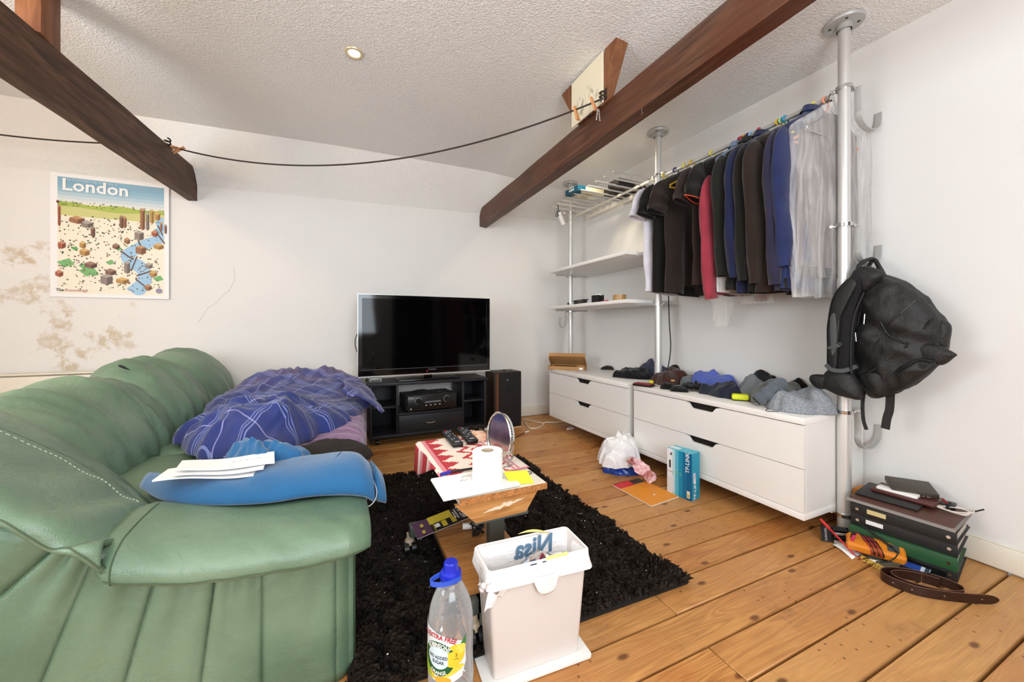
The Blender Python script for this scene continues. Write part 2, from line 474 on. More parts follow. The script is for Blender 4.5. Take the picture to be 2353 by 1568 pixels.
def m_film(name, col, fac, rough=0.15, scale=9.0, streak=False):
    """thin plastic film: mostly see-through, with milky creases"""
    m, n, l, b = nodes(name)
    b.inputs['Base Color'].default_value = lin(col) + (1,); b.inputs['Roughness'].default_value = rough
    tr = n.new('ShaderNodeBsdfTransparent'); mx = n.new('ShaderNodeMixShader'); out = n['Material Output']
    tc = n.new('ShaderNodeTexCoord'); mp = n.new('ShaderNodeMapping'); mp.inputs['Scale'].default_value = (2.6, 2.6, 0.3) if streak else (3, 3, 0.6); l.new(tc.outputs['Object'], mp.inputs[0])
    t = n.new('ShaderNodeTexNoise'); t.inputs['Scale'].default_value = scale; t.inputs['Detail'].default_value = 5; t.inputs['Distortion'].default_value = 1.2; l.new(mp.outputs[0], t.inputs[0])
    f = mathn(n, l, 'ADD', fac, mathn(n, l, 'MULTIPLY', mathn(n, l, 'SUBTRACT', t.outputs[0], 0.5), fac * 2.6), clamp=True)
    l.new(f, mx.inputs[0]); l.new(tr.outputs[0], mx.inputs[1]); l.new(b.outputs[0], mx.inputs[2]); l.new(mx.outputs[0], out.inputs[0])
    bn = n.new('ShaderNodeBump'); bn.inputs['Strength'].default_value = 0.6; bn.inputs['Distance'].default_value = 0.01
    l.new(t.outputs[0], bn.inputs['Height']); l.new(bn.outputs[0], b.inputs['Normal'])
    return m


def m_glass(name, col=(1, 1, 1), rough=0.0, ior=1.45):
    m, n, l, b = nodes(name)
    b.inputs['Base Color'].default_value = tuple(col) + (1,); b.inputs['Roughness'].default_value = rough
    b.inputs['Transmission Weight'].default_value = 1.0; b.inputs['IOR'].default_value = ior
    return m


M = {}
M['wall'] = m_plaster('wall_paint', '#e6e4e0', 0.10, 30)
M['wall_back'] = m_plaster('wall_paint_stained', '#e8e5e0', 0.10, 22, stains=[(-1.95, 1.42, 0.30, 0.16, 1.0), (-1.62, 0.98, 0.36, 0.34, 1.0), (-1.9, 1.2, 0.32, 0.1, 0.9), (-1.72, 0.72, 0.3, 0.18, 1.0)])
M['ceiling'] = m_plaster('stippled_ceiling_paint', '#f4f2ee', 0.36, 95, stipple=True)
M['slope'] = m_plaster('sloped_ceiling_paint', '#e9e6e0', 0.25, 60, stipple=True)
M['gloss'] = mat('cream_gloss_paint', '#e6dfcf', 0.4, bump=0.06, bscale=20)
M['floor'] = m_floor()
M['void'] = mat('dark_gap', '#17100a', 0.9)
M['beam_l'] = m_wood('dark_oak', '#3b291e', '#6b4c39', dark='#46311f')
M['beam_r'] = m_wood('red_brown_oak', '#40281b', '#6c4731', dark='#5a301d', rough=0.45, bump=0.5)
M['strut'] = m_wood('red_brown_strut', '#6b4028', '#8a5a3a', scale=(14, 14, 1.2))
M['print'] = m_print()
M['white'] = mat('white_melamine', '#ece9e3', 0.35)
M['alu'] = mat('brushed_aluminium', '#d9d8d4', 0.42, 0.6)
M['alu_dull'] = mat('grey_metal_paint', '#bdbcb8', 0.45, 0.25)
M['steel'] = mat('bright_steel', '#d2d2d0', 0.18, 1.0)
M['black'] = mat('black_plastic', '#0d0d0e', 0.35)
M['blackm'] = mat('black_matt', '#101010', 0.7)
M['paper'] = mat('white_paper', '#f1f0ee', 0.7)
M['card'] = mat('brown_card', '#b98a55', 0.75, var=0.08, vscale=20)
M['cable_w'] = mat('white_cable', '#e6ded2', 0.5)
M['cable_b'] = mat('black_cable', '#151412', 0.6)
# ------------------------------------------------------------------ the room shell
XL, XR, YF, YB = -2.6, 2.417, -1.6, 3.74


def z_l2(x): return 2.11 + 0.031 * x


def y_l1(x): return 3.535 - 0.02 * x


def struct(name, mb, m, parent=None, **kw):
    return mb.build(name, m, parent, kind='structure' if parent is None else None, **kw)


xs = [XL + (XR - XL) * i / 24 for i in range(25)]
xs = sorted(set([round(x, 4) for x in xs] + [1.3, 0.0]))
mb = MB()
ys = [YF + (3.3 - YF) * j / 10 for j in range(11)]
rows = [[Vector((x, y, ceil_z(x, y))) for x in xs] for y in ys] + [[Vector((x, y_l1(x), ceil_z(x, y_l1(x)))) for x in xs]]
mb.loft(rows, closed=False, caps=(False, False)); struct('ceiling', mb, M['ceiling'], angle=25)
mb = MB()
mb.loft([[Vector((x, y_l1(x), ceil_z(x, y_l1(x)))) for x in xs], [Vector((x, YB, z_l2(x))) for x in xs]], closed=False, caps=(False, False))
struct('ceiling', mb, M['slope'], angle=25)
mb = MB()
mb.loft([[Vector((x, YB, z_l2(x))) for x in xs], [Vector((x, YB, -0.06)) for x in xs]], closed=False, caps=(False, False))
struct('wall_back', mb, M['wall_back'])
mb = MB()
yy = [YF + (y_l1(XR) - YF) * j / 12 for j in range(13)] + [YB]
mb.loft([[Vector((XR, y, (ceil_z(XR, y) if y < 3.6 else z_l2(XR)))) for y in yy], [Vector((XR, y, -0.06)) for y in yy]], closed=False, caps=(False, False))
struct('wall_right', mb, M['wall'])
# left wall with a window opening added for light from the left, front wall with the window behind the camera


def wall_open(name, fixed, axis, a0, a1, zt, o):
    mb = MB(); b0, b1, z0, z1 = o
    q = lambda a, z: Vector((fixed, a, z)) if axis == 'x' else Vector((a, fixed, z))
    for (p0, p1, r0, r1) in ((a0, b0, -0.06, zt), (b1, a1, -0.06, zt), (b0, b1, -0.06, z0), (b0, b1, z1, zt)):
        mb.faces([q(p0, r0), q(p1, r0), q(p1, r1), q(p0, r1)], [(0, 1, 2, 3)])
    return struct(name, mb, M['wall'])


def window(name, fixed, axis, o, s):
    b0, b1, z0, z1 = o; f = thing(name, None, None, (fixed, (b0 + b1) / 2, z0) if axis == 'x' else ((b0 + b1) / 2, fixed, z0), kind='structure')
    mb = MB()

    def bar(a0, a1, r0, r1):
        if axis == 'x': mb.bx(fixed - 0.05, fixed + 0.05, a0, a1, r0, r1)
        else: mb.bx(a0, a1, fixed - 0.05, fixed + 0.05, r0, r1)
    bar(b0, b0 + 0.06, z0, z1); bar(b1 - 0.06, b1, z0, z1); bar(b0, b1, z0, z0 + 0.06); bar(b0, b1, z1 - 0.06, z1); bar((b0 + b1) / 2 - 0.03, (b0 + b1) / 2 + 0.03, z0, z1)
    mb.build('frame', M['gloss'], f)


OW1 = (-0.95, 1.05, 0.78, 2.1); OW2 = (0.2, 1.6, 0.85, 2.15)
wall_open('wall_front', YF, 'y', XL, XR, 2.5, OW1); window('window_1', YF, 'y', OW1, 1)
wall_open('wall_left', XL, 'x', YF, YB, 2.5, OW2); window('added_window_2', XL, 'x', OW2, 1)
# skirting boards
mb = MB(); mb.bx(XL, XR, YB - 0.018, YB, 0.004, 0.106, bev=0.004); struct('baseboard_back', mb, M['gloss'])
mb = MB(); mb.bx(XR - 0.018, XR, YF, YB, 0.006, 0.098, bev=0.004)
mb.bx(XR - 0.012, XR, YF, YB, 0.098, 0.106, bev=0.003); struct('baseboard_right', mb, M['gloss'])

# the floor: every board an object of its own under the floor
fl = thing('floor', None, None, (0, 0, 0), kind='structure')
mb = MB(); mb.bx(XL, XR, YF, YB, -0.06, -0.022); mb.build('underfloor', M['void'], fl)
R = random.Random(4)
JY = [0.289, 0.42, 0.553, 0.682, 0.809, 0.942, 1.077, 1.21, 1.345]
while JY[-1] < YB: JY.append(JY[-1] + 0.131)
JY[-1] = YB
while JY[0] > YF: JY.insert(0, JY[0] - 0.131)
JY[0] = YF
cache = {}
for r in range(len(JY) - 1):
    y0, y1 = JY[r], JY[r + 1]
    if abs(y0 - 0.682) < 0.01: cuts = [XL, 1.023, XR]
    elif abs(y0 - 0.942) < 0.01: cuts = [XL, 1.047, XR]
    else:
        cuts = [XL] + ([R.uniform(-1.6, 1.9)] if r % 3 == 1 and not (0.3 < y0 < 1.4) else []) + [XR]
    for a, b in zip(cuts[:-1], cuts[1:]):
        wd = y1 - y0 - 0.0075; ln = b - a - 0.003
        mb = MB(); mb.box((0, 0, 0), (ln, wd, 0.022), bev=0.0025, seg=1)
        o = mb.build('floor_board', M['floor'], fl)
        o.location = ((a + b) / 2, (y0 + y1) / 2, -0.011 + R.uniform(-0.0012, 0.0004)); o.rotation_euler = (R.uniform(-0.004, 0.004), 0, 0)

# ------------------------------------------------------------------ beams and struts


def beam(name, label, A, B, m):
    """A, B: end sections (lists of points) joined by a slightly uneven loft"""
    mb = MB(); loops = []; n = 40
    for i in range(n + 1):
        t = i / n; lp = []
        for k, (p, q) in enumerate(zip(A, B)):
            v = p.lerp(q, t); j = 0.0035
            lp.append(v + Vector((nz(v.y * 3 + k * 7, k, 1) * j, 0, nz(v.y * 3 + k * 5, k, 4) * j)) if 0 < i else v)
        loops.append(lp)
    mb.loft(loops)
    root = thing(name, label, 'beam', (A[0] + B[0]) / 2, kind='thing')
    mb.build('timber', m, root, angle=30)
    return root


V = Vector
# left tie beam: from the back wall towards the camera
d = (V((-1.16, 2.113, 0)) - V((-1.001, 3.74, 0))); d.normalize()
def lb(y, z, off=0.0): return V((-1.001 + d.x / d.y * (y - 3.74) + off, y, z))
A = [lb(3.76, 1.961), lb(3.76, 2.098), lb(3.66, 2.205), lb(3.66, 2.205, -0.062), lb(3.76, 2.098, -0.058), lb(3.76, 1.956, -0.056)]
yn = -1.58
B = [lb(yn, 1.961), lb(yn, 2.10), lb(yn, 2.21), lb(yn, 2.21, -0.075), lb(yn, 2.10, -0.075), lb(yn, 1.958, -0.075)]
b_left = beam('ceiling_beam', 'dark brown oak tie beam running over the green sofa to the London poster', A, B, M['beam_l'])
mb = MB(); mb.box(lb(2.345, 2.335, -0.036), (0.075, 0.156, 0.26), rz=0.09, bev=0.004)
root = thing('roof_post', 'short reddish upright post between the left beam and the ceiling', 'post', lb(2.345, 2.21, -0.036))
mb.build('timber', M['strut'], root)
# right tie beam, top left edge waney
A = [V((1.338, 3.76, 2.018)), V((1.338, 3.76, 2.10)), V((1.338, 3.69, 2.185)), V((1.345, 3.67, 2.204)), V((1.412, 3.67, 2.204)), V((1.411, 3.76, 2.10)), V((1.411, 3.76, 2.01))]
B = [V((1.297, yn, 2.018)), V((1.297, yn, 2.118)), V((1.305, yn, 2.17)), V((1.345, yn, 2.226)), V((1.372, yn, 2.226)), V((1.372, yn, 2.118)), V((1.372, yn, 2.018))]
mid = lambda t: [p.lerp(q, t) for p, q in zip(A, B)]
b_right = beam('ceiling_beam', 'red brown oak tie beam over the room in front of the clothes rail', A, B, M['beam_r'])


def strut(label, poly, x0, x1, name='roof_strut'):
    mb = MB(); mb.prism(poly, (x0, 0, 0), (0, 1, 0), (0, 0, 1), (x1 - x0, 0, 0))
    root = thing(name, label, 'strut', (x0, poly[0][0], poly[0][1]), kind='thing')
    mb.build('timber', M['strut'], root, smooth=False); return root


strut('sloping dark red strut beside the mould-stained board, rising towards the camera', [(1.715, 2.195), (1.565, 2.478), (1.655, 2.478), (1.80, 2.195)], 1.31, 1.388)
strut('sloping dark red strut half hidden behind the mould-stained board', [(1.86, 2.195), (1.93, 2.195), (2.10, 2.468), (1.99, 2.468)], 1.31, 1.388)
mb = MB(); mb.prism([(1.672, 2.19), (1.672, 2.466), (1.972, 2.46), (1.972, 2.19)], (1.302, 0, 0), (0, 1, 0), (0, 0, 1), (0.007, 0, 0))
root = thing('infill_board', 'cream board with black mould between the two roof struts', 'board', (1.302, 1.82, 2.19), kind='thing')
m, n, l, b = nodes('mouldy_board')
tc = n.new('ShaderNodeTexCoord'); t = n.new('ShaderNodeTexNoise'); t.inputs['Scale'].default_value = 22; t.inputs['Detail'].default_value = 8; t.inputs['Distortion'].default_value = 1.0
mp = n.new('ShaderNodeMapping'); mp.inputs['Scale'].default_value = (1, 1.4, 0.6); l.new(tc.outputs['Object'], mp.inputs[0]); l.new(mp.outputs[0], t.inputs[0])
sx = n.new('ShaderNodeSeparateXYZ'); l.new(tc.outputs['Object'], sx.inputs[0])
dz = mathn(n, l, 'MULTIPLY', mathn(n, l, 'SUBTRACT', sx.outputs[2], 0.075), 9.0); dy = mathn(n, l, 'MULTIPLY', sx.outputs[1], 8.0)
dd = mathn(n, l, 'SUBTRACT', 1.0, mathn(n, l, 'ADD', mathn(n, l, 'MULTIPLY', dz, dz), mathn(n, l, 'MULTIPLY', dy, dy)), clamp=True)
r = n.new('ShaderNodeValToRGB'); r.color_ramp.elements[0].position = 0.52; r.color_ramp.elements[1].position = 0.66; l.new(t.outputs[0], r.inputs[0])
l.new(mixnode(n, l, mathn(n, l, 'MULTIPLY', r.outputs[0], mathn(n, l, 'MULTIPLY', dd, 0.9)), lin('#ece4c8') + (1,), lin('#6f6a58') + (1,)), b.inputs['Base Color'])
mb.build('panel', m, root, smooth=False)

# ------------------------------------------------------------------ what the television mirrors behind the camera
M['dark_wood'] = mat('dark_brown_wood', '#2a1d17', 0.5)
root = thing('bookcase', 'dark brown open bookcase against the wall behind the camera', 'bookcase', (1.75, -1.45, 0))
mb = MB(); mb.bx(1.38, 1.41, -1.58, -1.28, 0, 2.0); mb.bx(2.12, 2.15, -1.58, -1.28, 0, 2.0); mb.bx(1.41, 2.12, -1.58, -1.56, 0, 2.0); mb.build('carcass', M['dark_wood'], root)
for z in (0.05, 0.45, 0.85, 1.25, 1.6, 1.98):
    mb = MB(); mb.bx(1.41, 2.12, -1.56, -1.29, z - 0.012, z + 0.012); mb.build('shelf', M['dark_wood'], root)
mb = MB(); mb.grid(lambda u, v: V((2.37 + 0.018 * math.sin(u * 50), -1.3 + 1.3 * u, 0.05 + 2.15 * v)), 90, 4)
root = thing('curtain', 'dark red curtain hanging on the wall beside the camera', 'curtain', (2.37, -0.6, 0.05))
mb.build('cloth', mat('dark_red_cloth', '#5a1815', 0.85), root)

# hairline crack in the plaster of the back wall
mb = MB(); mb.tube([onY(u, v, 3.7395) for u, v in ((537, 612), (540, 640), (527, 668), (512, 680), (492, 700), (478, 708), (455, 742))], 0.0009, seg=4)
mb.build('crack', mat('crack_shadow', '#b9ab9c', 0.9), bpy.data.objects['wall_back'])
# ------------------------------------------------------------------ pole storage system along the right wall
PX, PYS = 2.165, (0.982, 2.126, 3.30)
POLE_LAB = ('nearest floor-to-ceiling aluminium pole, the one the backpack hangs from', 'middle floor-to-ceiling aluminium pole, between the two white drawer units', 'far floor-to-ceiling aluminium pole, near the corner and the cardboard box')
CL = [(2.095, 1.451, 0.575, 0.092), (2.10, 1.141), (2.14, 1.49, 1.135)]
HOOKS = {}


def clamp(mb, y, z, dirs):
    mb.cyl((PX, y, z - 0.008), (PX, y, z + 0.008), 0.033, seg=20)
    for a in dirs:
        dx, dy = math.cos(a), math.sin(a)
        ln_ = 0.012 if dy > 0.5 else 0.045; ct = 0.0275 + ln_ / 2
        mb.box((PX + dx * ct, y + dy * ct, z), (ln_, 0.016, 0.014), rz=a, bev=0.003)
        mb.cyl((PX + dx * 0.045 - dy * 0.014, y + dy * 0.045 + dx * 0.014, z), (PX + dx * 0.045 + dy * 0.014, y + dy * 0.045 - dx * 0.014, z), 0.008, seg=10)


for i, y in enumerate(PYS):
    zt = ceil_z(PX, y)
    root = thing('storage_pole', POLE_LAB[i], 'pole', (PX, y, 0), 'poles of the clothes storage system')
    mb = MB(); mb.cyl((PX, y, 0.002), (PX, y, 1.2), 0.0265, seg=24); mb.cyl((PX, y, 1.2), (PX, y, zt - 0.008), 0.0235, seg=24); mb.build('tube', M['alu'], root)
    mb = MB(); mb.lathe([(0.0, zt - 0.016), (0.074, zt - 0.014), (0.078, zt - 0.004), (0.0, zt - 0.003)], (PX, y, 0), 32); mb.lathe([(0.03, zt - 0.04), (0.03, zt - 0.015)], (PX, y, 0), 20)
    mb.build('ceiling_plate', M['alu_dull'], root)
    for k in range(4):
        a = k * PI / 2 + 0.6
        mb = MB(); mb.lathe([(0.0, zt - 0.0175), (0.005, zt - 0.017), (0.006, zt - 0.0145)], (PX + 0.052 * math.cos(a), y + 0.052 * math.sin(a), 0), 10); mb.build('screw', M['black'], root)
    for z in CL[i]:
        mb = MB(); clamp(mb, y, z, {0: (-0.25, PI / 2 + 0.2), 1: (-PI / 2, PI / 2), 2: (0.1, PI - 0.3)}[i]); mb.build('clamp', M['steel'], root)


def hook(label, y, z, name='wall_hook', reach=0.19, drop=0.165, x0=PX + 0.055, w=0.026):
    root = thing(name, label, 'hook', (x0, y, z), 'strip metal hooks of the pole storage')
    pts = [(x0, y, z + 0.012), (x0 + 0.004, y, z - drop * 0.5)]
    for k in range(13):
        a = PI + k / 12 * PI * 0.92
        pts.append((x0 + reach / 2 + math.cos(a) * reach / 2, y, z - drop + 0.06 + math.sin(a) * 0.065))
    e = pts[-1]; pts += [(e[0] + 0.004, y, e[2] + 0.025), (e[0] + 0.006, y, e[2] + 0.055)]
    mb = MB(); mb.tube(spline(pts, 40), 0.01, seg=4, flat=(w, 0.004), up=(0, 1, 0)) if False else mb.tube(spline(pts, 40), 0.01, seg=4, flat=(0.004, w), up=(0, 1, 0))
    mb.build('strip', M['alu_dull'], root)
    return root


hook('empty grey strip hook high on the nearest pole', 0.955, 2.09)
hook('grey strip hook holding the black backpack', 0.955, 1.44)
hook('empty grey strip hook low on the nearest pole below the backpack', 0.955, 0.56)
hook('small grey strip hook on the far pole under the lower shelf', 3.30, 1.125, x0=PX - 0.06, reach=-0.07, drop=0.15, w=0.03)

# clothes rail between the near and the middle pole
RZ = 2.078
root = thing('clothes_rail', 'aluminium clothes rail carrying the row of dark shirts', 'rail', (PX, 1.55, RZ))
mb = MB(); mb.cyl((PX, 1.045, RZ), (PX, 2.07, RZ), 0.0125, seg=18); mb.build('tube', M['alu'], root)
for y in (1.04, 2.07):
    mb = MB(); mb.cyl((PX, y - 0.012, RZ), (PX, y + 0.012, RZ), 0.017, seg=16); mb.build('end_socket', M['steel'], root)


# drawer units
def drawer_unit(y0, y1, label, hw0, hw1):
    x0, x1, z0, z1 = 1.903, 2.408, 0.10, 0.562
    root = thing('drawer_unit', label, 'drawers', (x0, (y0 + y1) / 2, z0), 'white drawer units')
    mb = MB(); mb.bx(x0 + 0.02, x1, y0 + 0.001, y0 + 0.02, z0 + 0.03, z1 - 0.031); mb.bx(x0 + 0.02, x1, y1 - 0.02, y1 - 0.001, z0 + 0.03, z1 - 0.031); mb.bx(x1 - 0.02, x1, y0 + 0.02, y1 - 0.02, z0 + 0.03, z1 - 0.031)
    mb.build('side_panel', M['white'], root, smooth=False)
    mb = MB(); mb.bx(x0, x1, y0, y1, z1 - 0.031, z1, bev=0.0015); mb.build('top_panel', M['white'], root)
    mb = MB(); mb.bx(x0, x1, y0, y1, z0, z0 + 0.030, bev=0.0015); mb.build('base_panel', M['white'], root)
    for (za, zb) in ((z0 + 0.033, 0.329), (0.332, z1 - 0.035)):
        h = 0.034; r = 0.03
        poly = [(y0 + 0.002, za), (y1 - 0.002, za), (y1 - 0.002, zb), (hw1 + r, zb), (hw1 + 0.008, zb - 0.006), (hw1 - 0.012, zb - h + 0.005), (hw1 - 0.022, zb - h), (hw0 + 0.022, zb - h), (hw0 + 0.012, zb - h + 0.005), (hw0 - 0.008, zb - 0.006), (hw0 - r, zb), (y0 + 0.002, zb)]
        mb = MB(); mb.prism(poly, (x0 + 0.001, 0, 0), (0, 1, 0), (0, 0, 1), (0.018, 0, 0)); d = mb.build('drawer', M['white'], root, smooth=False)
        mb = MB(); mb.bx(x0 + 0.03, x0 + 0.04, y0 + 0.02, y1 - 0.02, za, zb - 0.001); mb.build('recess', M['void'], d)
    return root


drawer_unit(1.012, 2.096, 'nearer white two-drawer unit, floating above the boards, with grey jumpers on top', 1.46, 1.63)
drawer_unit(2.156, 3.277, 'farther white two-drawer unit in the corner, with the open cardboard box on top', 2.62, 2.80)

# shelves
for z, lab in ((1.503, 'upper white shelf between the far poles, empty'), (1.150, 'lower white shelf between the far poles, holding tape and small boxes')):
    root = thing('wall_shelf', lab, 'shelf', (2.15, 2.71, z), 'white shelves between the far poles')
    mb = MB(); mb.bx(1.90, 2.41, 2.165, 3.27, z, z + 0.026, bev=0.0015); mb.build('board', M['white'], root)
    for y in (3.285, 2.14):
        mb = MB(); mb.bx(1.98, 2.36, y - 0.006, y + 0.006, z - 0.016, z - 0.001); mb.build('bracket', M['alu_dull'], root)

# trouser rack of bars under the ceiling
root = thing('trouser_rack', 'trouser rack of parallel grey metal bars high between the far poles', 'rack', (2.1, 2.7, 2.10))
BARY = (2.252, 2.353, 2.461, 2.562, 2.662, 2.762, 2.861, 2.954, 3.050, 3.156)
for y in BARY:
    mb = MB(); mb.cyl((1.85, y, 2.122), (2.33, y, 2.122), 0.0075, seg=12); mb.build('bar', M['alu_dull'], root)
mb = MB(); mb.bx(2.325, 2.36, 2.17, 3.26, 2.092, 2.129, bev=0.004); mb.bx(2.19, 2.205, 2.17, 3.26, 2.096, 2.113, bev=0.002); mb.build('frame', M['gloss'], root)


# printed cartons on the rack bars
def carton(name, label, c, s, rz, faces, cat='box', group=None, parent_loc=None, tilt=None):
    """closed printed carton: faces = {side: colour or list of (poly in 0..1, colour)}"""
    root = thing(name, label, cat, (c[0], c[1], c[2] - s[2] / 2), group)
    rot = tilt or Matrix.Rotation(rz, 3, 'Z'); mb = MB(); hx, hy, hz = s[0] / 2, s[1] / 2, s[2] / 2
    fr = {'-x': ((-hx, hy, -hz), (0, -1, 0), (0, 0, 1), s[1], s[2]), '+x': ((hx, -hy, -hz), (0, 1, 0), (0, 0, 1), s[1], s[2]), '-y': ((-hx, -hy, -hz), (1, 0, 0), (0, 0, 1), s[0], s[2]),
          '+y': ((hx, hy, -hz), (-1, 0, 0), (0, 0, 1), s[0], s[2]), '+z': ((-hx, -hy, hz), (1, 0, 0), (0, 1, 0), s[0], s[1]), '-z': ((-hx, hy, -hz), (1, 0, 0), (0, -1, 0), s[0], s[1])}
    C = Vector(c); info = {}
    for k, (o, ux, uy, wd, ht) in fr.items():
        O, X, Y = C + rot @ Vector(o), rot @ Vector(ux), rot @ Vector(uy); info[k] = (O, X, Y, wd, ht)
        f = faces.get(k, faces.get('all', '#ffffff')); lst = f if isinstance(f, list) else [([(0, 0), (1, 0), (1, 1), (0, 1)], f)]
        nn = X.cross(Y).normalized()
        for q, (poly, colr) in enumerate(lst):
            mb.faces([O + X * (a * wd) + Y * (b_ * ht) + nn * (0.0004 * q) for a, b_ in poly], [tuple(range(len(poly)))], colr)
    mb.build('carton', M['print'], root, smooth=False)
    return root, info


def face_text(info, k, s, size, a, b_, color, parent, rot=0.0, bold=0.0, squash=1.0, name='lettering', off=0.002):
    O, X, Y, wd, ht = info[k]
    ux = X * math.cos(rot) + Y * math.sin(rot); uy = -X * math.sin(rot) + Y * math.cos(rot)
    mb = text(s, size, O + X * (a * wd) + Y * (b_ * ht), ux, uy, off=off, bold=bold, squash=squash)
    return mb.build(name, flat(color), parent, smooth=False)


_flat = {}


def flat(c):
    if c not in _flat: _flat[c] = mat('ink_' + c.strip('#'), c, 0.5, spec=0.3)
    return _flat[c]


sq = lambda a, b_, c, d_: [(a, b_), (c, b_), (c, d_), (a, d_)]
full = sq(0, 0, 1, 1)
zt = 2.131
r1, inf = carton('light_bulb_box', 'pale blue-ended lamp carton lying on the trouser rack bars', (1.985, 2.79, zt + 0.022), (0.30, 0.18, 0.044), 0.06,
                 {'all': [(full, '#d8cfae'), (sq(0, 0, 0.27, 1), '#155068')], '-x': [(full, '#124a63'), (sq(0.3, 0.35, 0.7, 0.6), '#c8d7dc')], '-z': [(full, '#ddd6bd'), ([(0, 0), (0.14, 0), (0.3, 0.5), (0.14, 1), (0, 1)], '#155068'), (sq(0.42, 0.25, 0.66, 0.75), '#c9b37c'), (sq(0.7, 0.15, 0.9, 0.85), '#e9e6da')]}, group='boxes on the trouser rack')
dk = {'all': '#241d19', '-z': [(full, '#2c2320'), (sq(0.1, 0.2, 0.3, 0.7), '#5b4436'), (sq(0.4, 0.25, 0.55, 0.7), '#6e4a35'), (sq(0.62, 0.2, 0.78, 0.75), '#4a3a30')]}
r2, inf2 = carton('appliance_box', 'dark printed box on the rack, the nearer of the two dark ones', (2.20, 2.50, zt + 0.022), (0.30, 0.13, 0.044), 0.03, dk, group='boxes on the trouser rack')
r3, inf3 = carton('appliance_box', 'dark printed box on the rack, beside the pale blue-ended carton', (2.235, 2.665, zt + 0.022), (0.22, 0.13, 0.044), 0.05, dk, group='boxes on the trouser rack')
for r_, i_ in ((r2, inf2), (r3, inf3)):
    face_text(i_, '-y', 'PIFCO', 0.034, 0.72, 0.5, '#e8e3da', r_, rot=PI, bold=0.001)
    face_text(i_, '-z', 'PIFCO', 0.035, 0.86, 0.5, '#e8e3da', r_, rot=PI, bold=0.001)
face_text(inf, '-x', 'LED', 0.04, 0.5, 0.8, '#e8eef0', r1)
# small white webcam-like charger hanging from the end bar
c = V((1.90, 3.10, 2.02)); root = thing('hanging_torch', 'small white torch dangling by a strap from the rack end bar', 'torch', c)
mb = MB(); mb.tube([(1.895, 3.10, 2.131), (1.893, 3.095, 2.10), (1.90, 3.10, 2.06)], 0.004, seg=6); mb.build('strap', M['black'], root)
mb = MB(); mb.lathe([(0, 0.0), (0.012, 0.002), (0.02, 0.02), (0.016, 0.03), (0, 0.032)], (1.90, 3.10, 2.045), 12); mb.build('clip', mat('grey_green_plastic', '#4c5a55', 0.5), root)
dv = V((0.55, -0.1, -0.8)).normalized()
mb = MB(); mb.cyl(c + V((0.0, 0, 0.035)), c + dv * 0.09, 0.024, 0.02, seg=16); mb.build('body', M['white'], root)
mb = MB(); mb.cyl(c + V((-0.022, -0.012, 0.01)), c + V((-0.028, -0.016, 0.008)), 0.016, seg=16); mb.build('lens', M['black'], root)
mb = MB(); mb.cyl(c + V((-0.0285, -0.0165, 0.008)), c + V((-0.029, -0.017, 0.008)), 0.006, seg=10); mb.build('lamp', M['white'], root)

# things on the lower shelf
z = 1.177
root = thing('parcel_tape', 'roll of brown parcel tape on the lower shelf', 'tape', (2.0, 2.36, z)); mb = MB()
mb.lathe([(0.038, 0), (0.05, 0), (0.05, 0.048), (0.038, 0.048), (0.038, 0)], (2.0, 2.36, z), 28); mb.build('roll', mat('brown_tape', '#a9834f', 0.35), root)
mb = MB(); mb.lathe([(0.036, 0), (0.0379, 0), (0.0379, 0.048), (0.036, 0.048), (0.036, 0)], (2.0, 2.36, z), 28); mb.build('core', M['card'], root)
root, i_ = carton('ink_box', 'small black box with a white tag on the lower shelf', (1.99, 2.62, z + 0.032), (0.06, 0.085, 0.064), 0.1, {'all': '#171514', '+z': [(full, '#171514'), (sq(0.1, 0.1, 0.9, 0.9), '#e6e2da')]})
mb = MB(); mb.box((1.985, 2.60, z + 0.066), (0.03, 0.05, 0.012), rz=0.3); mb.build('tag', M['paper'], root)
root = thing('cable_coil', 'coiled black cable lying on the lower shelf beside the black box', 'cable', (1.96, 2.83, z)); mb = MB()
mb.tube([(1.96 + 0.035 * math.cos(a * 0.7) + 0.01 * math.sin(a * 2.3), 2.83 + 0.09 * math.sin(a * 0.7) + 0.01 * math.cos(a * 1.9), z + 0.006 + 0.0012 * a) for a in range(28)], 0.0045, seg=6); mb.build('cord', M['cable_b'], root)
root = thing('wristwatch', 'steel watch lying at the left of the lower shelf', 'watch', (1.95, 2.97, z)); mb = MB()
mb.tube([(1.95 + 0.02 * math.cos(a), 2.97 + 0.03 * math.sin(a), z + 0.009) for a in [k * PI / 10 for k in range(20)]], 0.01, seg=4, closed=True, flat=(0.016, 0.003), up=(0, 0, 1)); mb.build('strap', M['steel'], root)
mb = MB(); mb.cyl((1.928, 2.97, z + 0.009), (1.922, 2.97, z + 0.009), 0.013, seg=16); mb.build('dial', M['black'], root)
root = thing('red_pen', 'short red pen on the lower shelf beside the tape', 'pen', (1.94, 2.45, z)); mb = MB(); mb.cyl((1.93, 2.41, z + 0.005), (1.945, 2.50, z + 0.005), 0.005, seg=10); mb.build('barrel', flat('#a8242a'), root)
mb = MB(); mb.cyl((1.945, 2.50, z + 0.005), (1.947, 2.512, z + 0.005), 0.005, 0.001, seg=10); mb.build('tip', M['black'], root)

